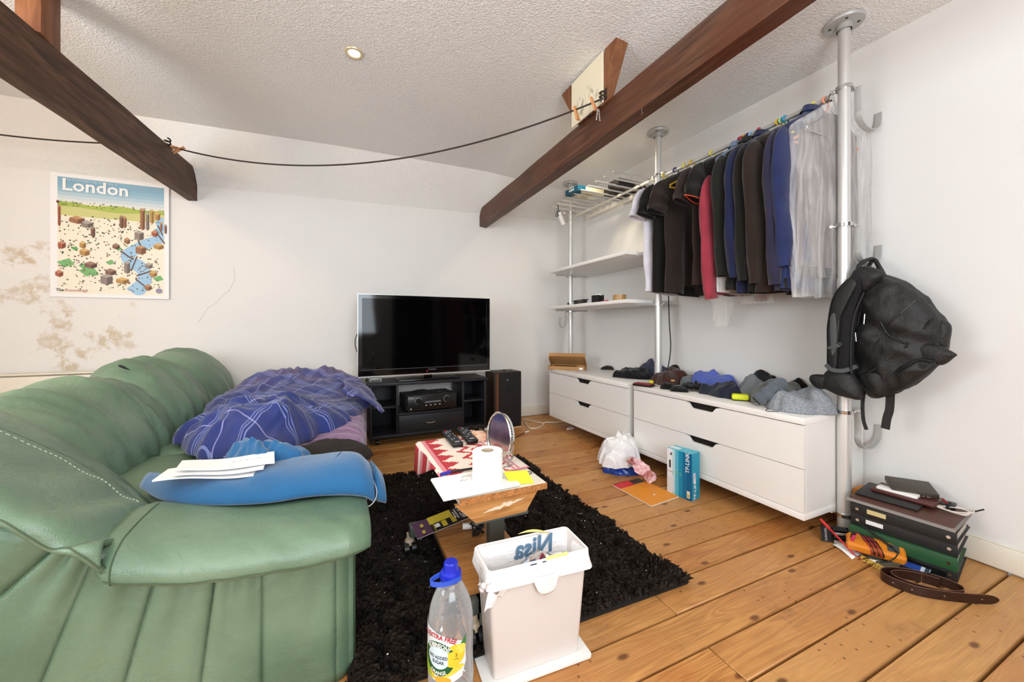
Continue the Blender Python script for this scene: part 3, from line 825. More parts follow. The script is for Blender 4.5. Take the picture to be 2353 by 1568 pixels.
# open cardboard box on the far unit
z = 0.562
cd_a, cd_b = V((1.865, 3.235, 0)), V((2.125, 2.995, 0)); ce = (cd_b - cd_a).normalized(); cn = V((-ce.y, ce.x, 0)); cl_ = (cd_b - cd_a).length
root = thing('cardboard_box', 'open flat brown cardboard box on the far drawer unit', 'box', (2.04, 3.18, z))
def cq(s_, d_, h_): return cd_a + ce * s_ + cn * d_ + V((0, 0, z + h_))
crot = Matrix((ce, cn, V((0, 0, 1)))).transposed(); cw, hh = 0.165, 0.034
def cbox(mb, s0, s1, d0, d1, h0, h1): mb.box(cq((s0 + s1) / 2, (d0 + d1) / 2, (h0 + h1) / 2), (s1 - s0, d1 - d0, h1 - h0), rot=crot)
mb = MB(); cbox(mb, 0, cl_, 0, cw, 0, 0.004); cbox(mb, 0, cl_, 0, 0.004, 0, hh); cbox(mb, 0, cl_, cw - 0.004, cw, 0, hh); cbox(mb, 0, 0.004, 0, cw, 0, hh); cbox(mb, cl_ - 0.004, cl_, 0, cw, 0, hh); mb.build('tray', M['card'], root, smooth=False)
la = 0.62; lr = crot @ Matrix.Rotation(-la, 3, 'X')
hg = cq(cl_ / 2, cw - 0.004, hh)
mb = MB(); mb.box(hg + lr @ V((0, -cw / 2, 0.002)), (cl_, cw, 0.004), rot=lr); mb.box(hg + lr @ V((0, -cw, 0.016)), (cl_, 0.004, 0.036), rot=lr)
for sx in (-1, 1): mb.box(hg + lr @ V((sx * (cl_ / 2 - 0.002), -cw / 2, -0.012)), (0.004, cw * 0.9, 0.026), rot=lr)
mb.build('lid', M['card'], root, smooth=False)
root2 = thing('thin_laptop', 'thin dark slab lying in the open cardboard box', 'laptop', cq(0.14, 0.08, 0.006))
mb = MB(); mb.box(cq(0.15, 0.085, 0.02), (0.22, 0.11, 0.022), rot=crot, bev=0.003); mb.build('case', M['black'], root2)
mb = MB(); mb.faces([cq(0.30, -0.0008, 0.006), cq(0.335, -0.0008, 0.006), cq(0.335, -0.0008, 0.026), cq(0.30, -0.0008, 0.026)], [(0, 1, 2, 3)]); mb.build('sticker', M['paper'], root, smooth=False)
# black flex hanging down the wall from the shelf to the unit
root = thing('hanging_flex', 'thin black flex hanging down the wall behind the middle pole', 'cable', (2.25, 2.08, 0.56)); mb = MB()
mb.tube(spline([onX(1536, 675, 2.28), onX(1538, 740, 2.27), onX(1541, 800, 2.25), onX(1534, 850, 2.2), onX(1525, 884, 2.12)], 24), 0.004, seg=6); mb.build('cord', M['cable_b'], root)
# ------------------------------------------------------------------ hanging clothes
def railY(u, x=PX): d_ = ray(u, 753); return x * d_.y / d_.x


def cloth(name, col, rough=0.9, bump=0.25, bs=260, var=0.18, vs=7.0, sheen=0.25, **k):
    return mat(name, col, rough, bump=bump, bscale=bs, var=var, vscale=vs, sheen=sheen, spec=0.15, **k)


def hanger(label, col, u, metal=False, zoff=0.0, rz=0.0, group='coloured hangers on the rail', hookr=0.025):
    y = railY(u); root = thing('coat_hanger', label, 'hanger', (PX, y, RZ), group)
    m = M['steel'] if metal else mat('hanger_' + col.strip('#'), col, 0.3)
    z0 = RZ + 0.0125 + 0.0035; cr, sr = math.cos(rz), math.sin(rz)
    hk = [(math.cos(a) * hookr, 0, z0 - hookr + math.sin(a) * hookr) for a in [-0.5 + k * 0.36 for k in range(11)]]
    hk = [(-0.012, 0, z0 - 0.03)] + hk[::-1] + [(hookr, 0, z0 - 0.045), (0.0, 0, z0 - 0.075)]
    r_ = 0.002 if metal else 0.0052
    mb = MB(); mb.tube([V((PX + x, y + yy_, z_)) for x, yy_, z_ in spline([(x * 1.0, yy_, z_) for x, yy_, z_ in hk], 40)], r_, seg=8); mb.build('hook', m, root)
    zt_ = z0 - 0.075 + zoff; pts = [(-0.2, 0, zt_ - 0.135), (-0.2, 0, zt_ - 0.122), (-0.1, 0, zt_ - 0.066), (0, 0, zt_), (0.1, 0, zt_ - 0.066), (0.2, 0, zt_ - 0.122), (0.2, 0, zt_ - 0.135)]
    mb = MB(); mb.tube([V((PX + p[0] * cr, y + p[0] * sr, p[2])) for p in pts] + [V((PX + 0.0, y, zt_ - 0.135))], r_ * 1.2, seg=8, closed=True); mb.build('shoulder_bar', m, root)
    return root, y


def garment(name, label, cat, y, m, zt, zh, sleeve=None, a=0.222, b=0.02, seed=0, rz=0.0, fa=0.018, cuff=None, collar=None, slen=0.60, trim=None, hem=None, sw=0.07):
    R = random.Random(seed); root = thing(name, label, cat, (PX, y, zt), 'clothes hanging on the rail')
    ph = R.uniform(0, 6); ph2 = R.uniform(0, 6); k1, k2 = R.uniform(16, 24), R.uniform(34, 48)
    cr, sr = math.cos(rz), math.sin(rz); zs = zt - 0.095
    W = lambda x, yy_, z: V((PX + x * cr - yy_ * sr, y + x * sr + yy_ * cr, z))
    loops = []; n = 22; N = 56
    for i in range(n + 1):
        t = i / n
        if t < 0.14: q_ = t / 0.14; z = zt + (zs - zt) * q_; aa = 0.055 + (a - 0.012 - 0.055) * q_ ** 0.95; bb = 0.016 + 0.006 * q_
        else: q_ = (t - 0.14) / 0.86; z = zs + (zh - zs) * q_; aa = a - 0.012 + 0.012 * min(1, q_ * 3) + 0.008 * math.sin(q_ * 5 + ph) * q_; bb = b * (0.9 + 0.35 * q_)
        lp = []; g = min(1, max(0.0, t - 0.05) * 1.5)
        for k in range(N):
            th = 2 * PI * k / N; cx, sy = math.cos(th), math.sin(th)
            x = aa * math.copysign(abs(cx) ** 0.75, cx); yy_ = bb * math.copysign(abs(sy) ** 0.7, sy)
            sh = fa * g * (math.sin(k1 * x + ph + 1.6 * nz(x * 2, z * 2, seed)) + 0.5 * math.sin(k2 * x + ph2 + 2.0 * nz(x * 3, z * 3, seed + 4)))
            sh += 0.45 * fa * g * (1.0 - 2.4 * abs(noise.noise(V((x * 17 + 0.8 * nz(x * 5, z * 5, seed), z * 3.0, seed * 1.9)))))
            lp.append(W(x, yy_ + sh + 0.006 * nz(x * 9, z * 9, seed + 8), z - (0.012 * math.sin(x * 7 + ph) * q_ if t >= 0.14 else 0)))
        loops.append(lp)
    mb = MB(); mb.loft(loops, caps=(True, False)); mb.build('body', m, root, angle=180)
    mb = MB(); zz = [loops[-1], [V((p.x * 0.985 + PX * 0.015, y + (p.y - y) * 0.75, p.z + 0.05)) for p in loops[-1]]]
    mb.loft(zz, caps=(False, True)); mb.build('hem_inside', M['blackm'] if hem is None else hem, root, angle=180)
    for sd in (-1, 1):
        S = (sd * (a - 0.03), zs - 0.01)
        if sleeve == 'short':
            path = [(S[0], zs - 0.075), (sd * (a + 0.018), zs - 0.10), (sd * (a + 0.05), zs - 0.165), (sd * (a + 0.062), zs - 0.22)]; wid = [0.09, 0.085, 0.08, 0.078]; dep_ = [0.016, 0.02, 0.024, 0.026]
        elif sleeve == 'long':
            path = [(S[0], zs - 0.06), (sd * (a + 0.008), zs - 0.11), (sd * (a + 0.024), zs - 0.24), (sd * (a + 0.02 + R.uniform(-0.01, 0.012)), zs - 0.24 - (slen - 0.24) * 0.5), (sd * (a + 0.004 + R.uniform(-0.02, 0.02)), zs - slen)]
            wid = [0.07, sw, sw * 0.9, sw * 0.72, sw * 0.56]; dep_ = [0.02, 0.028, 0.03, 0.03, 0.026]
        else: continue
        ctr = spline([(p[0], 0, p[1]) for p in path], 18); ww = spline([(w_, d_, 0) for w_, d_ in zip(wid, dep_)], 18); lps = []
        for i, c_ in enumerate(ctr):
            t_ = (ctr[min(i + 1, 17)] - ctr[max(i - 1, 0)]).normalized(); s_ = V((-t_.z, 0, t_.x)); lp = []
            for k in range(22):
                th = 2 * PI * k / 22; o_ = c_ + s_ * (math.cos(th) * ww[i].x)
                lp.append(W(o_.x, math.sin(th) * ww[i].y + 0.008 * math.sin(i * 0.9 + th * 2 + ph) * (i / 17) + 0.005 * nz(o_.x * 14, o_.z * 14, seed) - 0.004 * sd, o_.z))
            lps.append(lp)
        mb = MB(); mb.loft(lps, caps=(False, False))
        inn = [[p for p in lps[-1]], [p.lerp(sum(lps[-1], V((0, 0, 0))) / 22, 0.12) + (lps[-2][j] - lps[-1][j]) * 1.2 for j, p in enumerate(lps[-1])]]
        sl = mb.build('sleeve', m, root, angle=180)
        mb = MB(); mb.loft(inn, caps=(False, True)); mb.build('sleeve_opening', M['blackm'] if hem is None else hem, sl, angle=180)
        if cuff:
            cc = sum(lps[-1], V((0, 0, 0))) / 22
            mb = MB(); mb.loft([[cc + (p - cc) * 1.03 + (lps[i][j] - lps[-1][j]) * 1.0 for j, p in enumerate(lps[-1])] for i in (14, 17)], caps=(False, False)); mb.build('cuff', cuff, sl, angle=180)
        if trim:
            mb = MB(); mb.tube([p * 1.0 for p in lps[-1]], 0.003, seg=5, closed=True); mb.build('sleeve_trim', trim, sl)
    if collar:
        mb = MB()
        for q_ in (0,): mb.loft([[W(0.078 * math.cos(th), 0.03 * math.sin(th), zt - 0.012 + 0.02 * (1 - math.cos(th) ** 2) * 0) for th in [2 * PI * k / 28 for k in range(28)]], [W(0.066 * math.cos(th), 0.028 * math.sin(th), zt + 0.03) for th in [2 * PI * k / 28 for k in range(28)]], [W(0.088 * math.cos(th), 0.042 * math.sin(th), zt - 0.006) for th in [2 * PI * k / 28 for k in range(28)]]], caps=(False, False))
        mb.build('collar', collar, root, angle=60)
    return root


CL_ = {'white': cloth('white_cotton', '#d9d5dc'), 'black': cloth('black_cotton', '#17140f'), 'brown': cloth('faded_brown_black_cotton', '#2b211d'), 'brown2': cloth('dark_brown_cotton', '#332722'), 'green': cloth('black_green_cotton', '#1c1d17'),
       'navy': cloth('navy_cotton', '#1c2140'), 'red': cloth('crimson_fleece', '#9a3644'), 'blue': cloth('pale_blue_shirting', '#73849b'), 'purple': cloth('purple_navy_cotton', '#2c293e'), 'navy2': cloth('royal_navy_cotton', '#262f56'),
       'hood': cloth('brown_black_jersey', '#2a1f19'), 'grey': cloth('light_grey_cotton', '#c9c6c4'), 'suit': cloth('taupe_cloth', '#6f6460')}
gy = lambda u: railY(u, 1.945)
garment('t_shirt', 'white t-shirt at the far end of the clothes rail', 't-shirt', gy(1481), CL_['white'], 2.03, 1.215, 'short', seed=1, rz=0.05, hem=CL_['white'])
garment('t_shirt', 'plain black t-shirt next to the white one on the rail', 't-shirt', gy(1503), CL_['black'], 2.03, 1.20, 'short', seed=2)
garment('t_shirt', 'faded brownish black t-shirt hanging third from the far end of the rail', 't-shirt', gy(1530), CL_['brown'], 2.03, 1.20, 'short', seed=3, rz=-0.03, fa=0.018)
garment('t_shirt', 'dark brown t-shirt hanging fourth from the far end of the rail', 't-shirt', gy(1589), CL_['brown2'], 2.03, 1.225, 'short', seed=4)
garment('t_shirt', 'black t-shirt with an orange trim on its sleeve', 't-shirt', gy(1614), CL_['black'], 2.03, 1.23, 'short', seed=5, trim=flat('#d8502c'))
garment('shirt', 'pale blue shirt squeezed between black shirts on the rail', 'shirt', gy(1641), CL_['blue'], 2.03, 1.45, None, seed=6, collar=CL_['blue'], b=0.014)
garment('sweatshirt', 'crimson red sweatshirt on the rail, its sleeve showing', 'sweatshirt', gy(1634), CL_['red'], 1.95, 1.17, 'long', seed=7, slen=0.72, b=0.014, cuff=CL_['red'], a=0.215)
garment('shirt', 'pale grey shirt with only its tail showing under a black shirt', 'shirt', gy(1646), CL_['grey'], 1.97, 1.17, None, seed=8, b=0.012, a=0.215, hem=CL_['grey'])
garment('shirt', 'black-green long-sleeved shirt with buttoned cuff on the rail', 'shirt', gy(1664), CL_['green'], 2.03, 1.19, 'long', seed=9, slen=0.68, cuff=CL_['green'], collar=CL_['green'])
garment('shirt', 'navy long-sleeved shirt hanging in the middle of the rail', 'shirt', gy(1695), CL_['navy'], 2.03, 1.165, 'long', seed=10, slen=0.70, collar=CL_['navy'])
garment('shirt', 'black long-sleeved shirt between the navy shirt and the brown sweater', 'shirt', gy(1716), CL_['black'], 2.03, 1.165, 'long', seed=11, slen=0.72)
garment('sweater', 'dark brown sweater with ribbed cuff, the bulkiest on the rail', 'sweater', gy(1742), CL_['hood'], 2.03, 1.16, 'long', seed=12, slen=0.74, b=0.032, cuff=CL_['hood'], sw=0.085)
garment('shirt', 'dark purple shirt hanging beside the royal navy one', 'shirt', gy(1786), CL_['purple'], 2.035, 1.15, 'long', seed=13, slen=0.76, cuff=CL_['purple'])
garment('shirt', 'royal navy shirt beside the plastic-covered garment', 'shirt', gy(1806), CL_['navy2'], 2.04, 1.15, 'long', seed=14, slen=0.68, cuff=CL_['navy2'], collar=CL_['navy2'])
garment('suit_jacket', 'taupe jacket seen through a clear plastic cover', 'jacket', 1.045, CL_['suit'], 2.0, 1.2, None, seed=15, b=0.008, rz=-0.2, a=0.185, fa=0.005)
# the dry-cleaning cover over it
film = m_film('clear_plastic_film', '#f4f1ee', 0.30, streak=True)
y = 1.045; loops = []
for i in range(30):
    t = i / 29; z = 2.055 - t * 0.94; aa = 0.03 + 0.235 * min(1, t / 0.13) + (0.02 * math.sin(t * 4)); bb = 0.036 + 0.024 * min(1, t * 4); lp = []
    for k in range(64):
        th = 2 * PI * k / 64; cx, sy = math.cos(th), math.sin(th); x = aa * math.copysign(abs(cx) ** 0.8, cx)
        f = 0.012 * ridge(x * 1.0, sy * 0.1, z * 0.25 + 3, 9) * min(1, t * 5) + 0.006 * nz(x, z, sy, 22)
        X_ = 0.012 + x * (0.86 if x < 0 else 0.9) + 0.6 * f * cx; Y_ = bb * math.copysign(abs(sy) ** 0.7, sy) * 0.6 + f * 0.7
        lp.append(V((PX + X_ * 0.98 + Y_ * 0.2, y + Y_ * 0.98 - X_ * 0.2, z + (0.012 * nz(x * 20, 0, 0) if t > 0.95 else 0))))
    loops.append(lp)
root = thing('garment_cover', 'crinkled clear plastic cover hanging at the near end of the rail', 'cover', (PX, y, 2.05)); mb = MB(); mb.loft(loops, caps=(False, False)); mb.build('film', film, root, angle=180)
# film hanging below the black shirts
film2 = m_film('thin_milky_film', '#f2efe8', 0.2)
for i, (u0, u1, v0, v1, lab) in enumerate(((1630, 1690, 655, 750, 'clear plastic bag tail hanging below the dark shirts, the longer one'), (1700, 1782, 655, 698, 'short clear plastic edge hanging below the brown sweater'))):
    p0, p1 = onX(u0, v0, 2.24), onX(u1, v0, 2.24); zb = onX((u0 + u1) / 2, v1, 2.24).z
    root = thing('plastic_bag', lab, 'bag', p0.lerp(p1, 0.5)); mb = MB()
    mb.loft([[V((2.24 + (0.028 - 0.015 * t) * math.sin(th) + 0.008 * nz(th * 3, t * 4, i), p0.y + (p1.y - p0.y) * (0.5 + (0.5 - 0.26 * t * t * (1 if i == 0 else 0.1)) * math.cos(th)) + 0.01 * math.sin(9 * t + i), p0.z + (zb - p0.z) * t)) for th in [2 * PI * k / 26 for k in range(26)]] for t in [j / 9 for j in range(10)]], caps=(False, False)); mb.build('film', film2, root, angle=180)

# hangers (those that show above the clothes)
for lab, col, u, kw in (
    ('yellow hanger at the far end of the rail, its arm sticking out', '#d8b93a', 1528, dict(zoff=0.035, rz=0.05)),
    ('navy blue hanger second from the far end of the rail', '#232a6b', 1553, {}),
    ('pale yellow hanger, the farther of the pair beside the navy one', '#e2d35a', 1574, {}),
    ('deep yellow hanger, the nearer of the pair beside the navy one', '#d9b02e', 1590, {}),
    ('lone yellow hanger in the middle of the rail', '#e0cf52', 1637, dict(zoff=0.012)),
    ('purple red hanger at the far side of the bunched hangers', '#8e2150', 1702, {}),
    ('bright red hanger inside the bunch of hangers', '#c8352e', 1707, {}),
    ('golden yellow hanger inside the bunch of hangers', '#e2b02a', 1713, {}),
    ('dark violet hanger inside the bunch of hangers', '#32256e', 1720, {}),
    ('light blue hanger at the near side of the bunched hangers', '#8fc1da', 1728, {}),
    ('red hanger standing alone near the brown sweater', '#c4323c', 1746, {}),
    ('yellow hanger beside the bright blue hanger', '#e0b93a', 1789, {}),
    ('pale green hanger between the yellow and the bright blue ones', '#a9d3a0', 1797, {}),
    ('bright blue hanger over the purple shirt', '#2f9ac4', 1805, {}),
    ('pale yellow hanger over the royal navy shirt', '#e5d65a', 1872, {}),
    ('peach pink hanger at the near end of the rail', '#e59a78', 1897, dict(zoff=-0.03, rz=-0.2))):
    hanger(lab, col, u, **kw)
root, y = hanger('thin steel wire hanger beside the nearest pole, carrying the plastic cover', '#cccccc', 1910, metal=True)
y = railY(1716); root = thing('wooden_hanger', 'brown wooden hanger in the bunch of coloured hangers', 'hanger', (PX - 0.03, y, RZ - 0.05))
mb = MB(); mb.tube([(PX - 0.12, y, RZ - 0.105), (PX - 0.06, y, RZ - 0.07), (PX, y, RZ - 0.055), (PX + 0.06, y, RZ - 0.07), (PX + 0.12, y, RZ - 0.105)], 0.012, seg=8, flat=(0.03, 0.016), up=(0, 1, 0)); mb.build('shoulder_bar', mat('varnished_hanger_wood', '#9a5f36', 0.35), root)
mb = MB(); mb.tube(spline([(PX, y, RZ - 0.045), (PX, y, RZ - 0.02), (PX + 0.018, y, RZ), (PX, y, RZ + 0.017), (PX - 0.017, y, RZ + 0.004)], 20), 0.002, seg=6); mb.build('hook', M['steel'], root)
# ------------------------------------------------------------------ television corner
M['stand'] = m_wood('black_ash_veneer', '#17171a', '#26262a', scale=(3, 40, 40), rough=0.45, bump=0.08)
x0, x1, y0, y1 = 0.235, 1.235, 3.27, 3.62
root = thing('tv_stand', 'black ash television stand with open shelves and one drawer', 'tv stand', (0.735, 3.44, 0)); T = 0.018
def pn(name, *a, m='stand', par=None): mb = MB(); mb.bx(*a, bev=0.001); return mb.build(name, M[m], par or root)
pn('top_panel', x0 - 0.012, x1 + 0.012, y0 - 0.012, y1, 0.49, 0.513)
pn('side_panel', x0, x0 + T, y0, y1, 0.03, 0.49); pn('side_panel', x1 - T, x1, y0, y1, 0.03, 0.49)
pn('divider', 0.442, 0.458, y0 + 0.01, y1, 0.085, 0.49); pn('divider', 1.012, 1.028, y0 + 0.01, y1, 0.085, 0.49)
pn('base_panel', x0 + T, x1 - T, y0, y1, 0.06, 0.085)
pn('back_panel', x0 + T, 0.442, y1 - 0.006, y1, 0.085, 0.49); pn('back_panel', 1.028, x1 - T, y1 - 0.006, y1, 0.085, 0.49)
pn('shelf', x0 + T, 0.442, y0 + 0.02, y1 - 0.006, 0.30, 0.316); pn('shelf', 1.028, x1 - T, y0 + 0.02, y1 - 0.006, 0.30, 0.316); pn('shelf', 0.458, 1.012, y0, y1, 0.236, 0.254)
dr = pn('drawer', 0.461, 1.009, y0, y0 + 0.3, 0.088, 0.233)
mb = MB(); mb.tube(spline([(0.68, y0, 0.168), (0.685, y0 - 0.018, 0.163), (0.72, y0 - 0.022, 0.158), (0.755, y0 - 0.018, 0.163), (0.76, y0, 0.168)], 16), 0.004, seg=8); mb.build('handle', M['steel'], dr)
for x in (0.30, 1.17):
    for y in (3.33, 3.56): mb = MB(); mb.cyl((x - 0.012, y, 0.02), (x + 0.012, y, 0.02), 0.02, seg=14); mb.bx(x - 0.006, x + 0.006, y - 0.008, y + 0.008, 0.02, 0.061); mb.build('castor', M['black'], root)

# television
P = [V((0.150, 3.352, 0.572)), V((1.312, 3.392, 0.572))]
ux = (P[1] - P[0]); tw = ux.length; ux.normalize(); uz = V((0, 0, 1)); un = V((ux.y, -ux.x, 0)); tz0, tz1 = 0.568, 1.243; th = tz1 - tz0
root = thing('television', 'large flat black television on the black stand', 'television', P[0].lerp(P[1], 0.5) + V((0, 0.05, -0.055)))
def q(a, z, n_): return P[0] + ux * a + uz * (z - P[0].z) + un * n_
def tvbox(name, a0, a1, z0, z1, n0, n1, m, par=None, bev=0.0):
    mb = MB(); c = q((a0 + a1) / 2, (z0 + z1) / 2, (n0 + n1) / 2); mb.box(c, (a1 - a0, abs(n1 - n0), z1 - z0), rot=Matrix((ux, -un, uz)).transposed(), bev=bev); return mb.build(name, m, par or root)
tvbox('casing', 0.01, tw - 0.01, tz0 + 0.01, tz1 - 0.01, -0.055, -0.006, M['black'], bev=0.01)
M['bezel'] = mat('gloss_black', '#060607', 0.08, spec=0.5)
M['screen'] = mat('dark_screen_glass', '#040405', 0.06, spec=0.22)
bz = MB()
rt = Matrix((ux, -un, uz)).transposed()
for (a0, a1, z0, z1) in ((0, tw, tz1 - 0.032, tz1), (0, tw, tz0, tz0 + 0.062), (0, 0.03, tz0 + 0.062, tz1 - 0.032), (tw - 0.03, tw, tz0 + 0.062, tz1 - 0.032)):
    bz.box(q((a0 + a1) / 2, (z0 + z1) / 2, 0.0), (a1 - a0, 0.014, z1 - z0), rot=rt)
bz.build('bezel', M['bezel'], root, smooth=False)
tvbox('screen', 0.03, tw - 0.03, tz0 + 0.062, tz1 - 0.032, -0.004, 0.003, M['screen'])
tr = MB()
for (a0, a1, z0, z1) in ((-0.004, 0.0, tz0 - 0.004, tz1 + 0.004), (tw, tw + 0.004, tz0 - 0.004, tz1 + 0.004), (-0.004, tw + 0.004, tz1, tz1 + 0.003), (-0.004, tw + 0.004, tz0 - 0.012, tz0)):
    tr.box(q((a0 + a1) / 2, (z0 + z1) / 2, -0.004), (a1 - a0, 0.02, z1 - z0), rot=rt)
tr.build('edge_trim', mat('clear_silver_edge', '#c9ccc9', 0.25, 0.6), root, smooth=False)
tvbox('trim_line', 0.02, tw - 0.02, tz0 + 0.049, tz0 + 0.052, 0.006, 0.0078, mat('grey_line', '#55585a', 0.4))
tvbox('neck', tw * 0.5 - 0.035, tw * 0.5 + 0.035, 0.525, tz0 - 0.012, -0.05, -0.02, M['bezel'])
tvbox('foot_plate', tw * 0.5 - 0.27, tw * 0.5 + 0.27, 0.514, 0.526, -0.14, 0.065, M['bezel'], bev=0.004)
tvbox('standby_lamp', tw * 0.5 - 0.02, tw * 0.5 - 0.014, tz0 + 0.018, tz0 + 0.024, 0.007, 0.0085, mat('red_lamp', '#ff2030', 0.4, emit=2.0))
mb = text('Panasonic', 0.018, q(tw * 0.5 + 0.03, tz0 + 0.034, 0.0076), ux, uz, off=0.0003); mb.build('lettering', flat('#8a8f96'), root, smooth=False)
root = thing('tv_lead', 'thin black lead bowing out from behind the television left edge', 'cable', q(-0.01, 0.85, -0.04)); mb = MB()
mb.tube(spline([q(0.006, 0.93, -0.058), q(-0.014, 0.885, -0.05), q(-0.018, 0.83, -0.05), q(-0.004, 0.775, -0.058), q(0.02, 0.75, -0.062)], 20), 0.0035, seg=6); mb.build('cord', M['cable_b'], root)

# stereo receiver and the lead on it
rz = 0.10; c = V((0.728, 3.40, 0.254)); root = thing('stereo_receiver', 'dusty black stereo receiver in the middle of the stand', 'receiver', c)
rm = Matrix.Rotation(rz, 3, 'Z'); L = lambda x, y, z: c + rm @ V((x, y, z)); wx, dy_, hz = 0.43, 0.27, 0.128
for sx in (-0.18, 0.18):
    mb = MB(); mb.cyl(L(sx, -0.11, 0), L(sx, -0.11, 0.012), 0.018, seg=14); mb.build('foot', M['black'], root)
mb = MB(); mb.box(L(0, 0, 0.012 + hz / 2), (wx, dy_, hz), rot=rm, bev=0.003); mb.build('case', mat('dusty_black_metal', '#1b1c1e', 0.5, var=0.6, vscale=9, var2='#3a3b3c'), root)
mb = MB(); mb.box(L(0, -dy_ / 2 - 0.004, 0.012 + hz / 2), (wx, 0.01, hz - 0.006), rot=rm, bev=0.002); fp = mb.build('front_panel', M['black'], root)
for sx, r_ in ((-0.125, 0.026), (0.125, 0.026)):
    mb = MB(); mb.cyl(L(sx, -dy_ / 2 - 0.008, 0.095), L(sx, -dy_ / 2 - 0.026, 0.095), r_, r_ * 0.94, seg=28); kb = mb.build('knob', M['black'], fp)
    mb = MB(); mb.tube([L(sx + math.cos(a) * (r_ + 0.001), -dy_ / 2 - 0.01, 0.095 + math.sin(a) * (r_ + 0.001)) for a in [k * PI / 14 for k in range(28)]], 0.0015, seg=5, closed=True); mb.build('ring', M['alu_dull'], kb)
mb = MB(); mb.box(L(0.0, -dy_ / 2 - 0.0095, 0.082), (0.14, 0.002, 0.014), rot=rm); mb.build('display', mat('grey_display', '#6a6d70', 0.3), fp)
for k in range(4):
    mb = MB(); mb.box(L(-0.06 + k * 0.04, -dy_ / 2 - 0.011, 0.055), (0.014, 0.006, 0.007), rot=rm, bev=0.001); mb.build('button', M['alu'], fp)
mb = MB(); mb.cyl(L(-0.19, -dy_ / 2 - 0.008, 0.035), L(-0.19, -dy_ / 2 - 0.014, 0.035), 0.006, seg=12); mb.build('power_button', M['alu'], fp)
mb = text('DENON', 0.012, L(-0.185, -dy_ / 2 - 0.0095, 0.122), rm @ V((1, 0, 0)), uz, off=0.0003, align='CENTER'); mb.build('lettering', flat('#c9cdd0'), fp, smooth=False)
root = thing('power_adapter', 'black plug and lead lying on top of the stereo receiver', 'adapter', L(0.02, -0.02, 0.14)); mb = MB()
mb.tube(spline([L(-0.12, 0.06, 0.146), L(-0.09, 0.0, 0.165), L(-0.03, 0.01, 0.163), L(0.02, -0.03, 0.152), L(0.06, -0.05, 0.15)], 24), 0.005, seg=8); mb.build('cord', M['cable_b'], root)
mb = MB(); mb.box(L(0.085, -0.06, 0.152), (0.06, 0.04, 0.022), rot=rm, bev=0.004); mb.build('plug', M['blackm'], root)

# loudspeaker right of the stand
ang = 0.06; c = V((1.475, 3.44, 0)); root = thing('loudspeaker', 'tall black wooden loudspeaker beside the television stand', 'speaker', c)
rm = Matrix.Rotation(ang, 3, 'Z'); S = lambda x, y, z: c + rm @ V((x, y, z)); sw, sd, sh = 0.29, 0.21, 0.545
M['spk'] = m_wood('dark_walnut', '#241a15', '#35251c', scale=(30, 30, 2), rough=0.5, bump=0.1)
mb = MB(); mb.box(S(0, 0, sh / 2 + 0.006), (sw, sd, sh - 0.012), rot=rm, bev=0.003); mb.build('cabinet', M['spk'], root)
mb = MB(); mb.box(S(0, 0, 0.006), (sw + 0.002, sd + 0.002, 0.012), rot=rm); mb.build('plinth', mat('pale_edge', '#cfb489', 0.6), root)
mb = MB(); mb.box(S(0.02, -sd / 2 - 0.008, sh / 2 + 0.01), (0.235, 0.016, sh - 0.04), rot=rm, bev=0.004); gr = mb.build('grille', mat('black_grille_cloth', '#161211', 0.9, bump=0.3, bscale=300), root)
mb = MB(); mb.box(S(-0.115, -sd / 2 - 0.004, sh / 2 + 0.06), (0.028, 0.01, sh - 0.15), rot=rm); mb.build('wood_strip', mat('red_brown_strip', '#5b3320', 0.5), root)
for zc, r_ in ((0.17, 0.085), (0.37, 0.035)):
    mb = MB(); mb.tube([S(0.02 + r_ * math.cos(a), -sd / 2 - 0.017, zc + r_ * math.sin(a)) for a in [k * PI / 16 for k in range(32)]], 0.003, seg=6, closed=True); mb.build('driver_ring', M['blackm'], gr)
mb = MB(); mb.box(S(-0.015, -sd / 2 - 0.017, 0.47), (0.012, 0.003, 0.007), rot=Matrix.Rotation(ang, 3, 'Z') @ Matrix.Rotation(-0.6, 3, 'Y')); mb.build('badge', M['alu'], gr)
mb = MB(); mb.box(S(0.02, 0.02, sh + 0.004), (0.03, 0.02, 0.008), rot=rm); mb.build('clip', M['black'], root)
# cables on the floor around it
def cable(name, label, pts, r_, m, n_=40, cat='cable'):
    root = thing(name, label, cat, pts[len(pts) // 2]); mb = MB(); mb.tube(spline(pts, n_), r_, seg=8); mb.build('cord', m, root); return root
rt_ = cable('white_cable', 'looped white cable on the boards beside the loudspeaker', [onZ(1203, 965, 0.006), onZ(1209, 975, 0.006), onZ(1217, 984, 0.006), onZ(1233, 984, 0.006), onZ(1246, 979, 0.006), onZ(1253, 971, 0.006), onZ(1275, 971, 0.006), onZ(1300, 968, 0.006), onZ(1330, 966, 0.006)], 0.0045, M['cable_w'])
cable('white_cable', 'straighter white cable running from the loudspeaker to the drawer unit', [onZ(1204, 963, 0.006), onZ(1222, 967, 0.006), onZ(1240, 971.5, 0.006), onZ(1252, 973, 0.008)], 0.004, M['cable_w'], 20)
rt_ = cable('jack_lead', 'dark audio lead with a pale plug on the boards behind the mirror', [onZ(1172, 1012, 0.005), onZ(1188, 1004, 0.005), onZ(1206, 994, 0.005)], 0.003, M['cable_b'], 20)
mb = MB(); mb.cyl(onZ(1206, 994, 0.006), onZ(1215, 992, 0.006), 0.007, seg=12); mb.build('plug', M['cable_w'], rt_)
for i, (a, lab) in enumerate((((815, 1000), 'tangle of dark leads on the floor left of the television stand'),)):
    p = onZ(*a, 0.006); cable('lead_tangle', lab, [p + V((0.06 * math.cos(k * 1.3), 0.08 * math.sin(k * 1.1), 0.003 * k)) for k in range(14)], 0.004, M['cable_b'], 80)
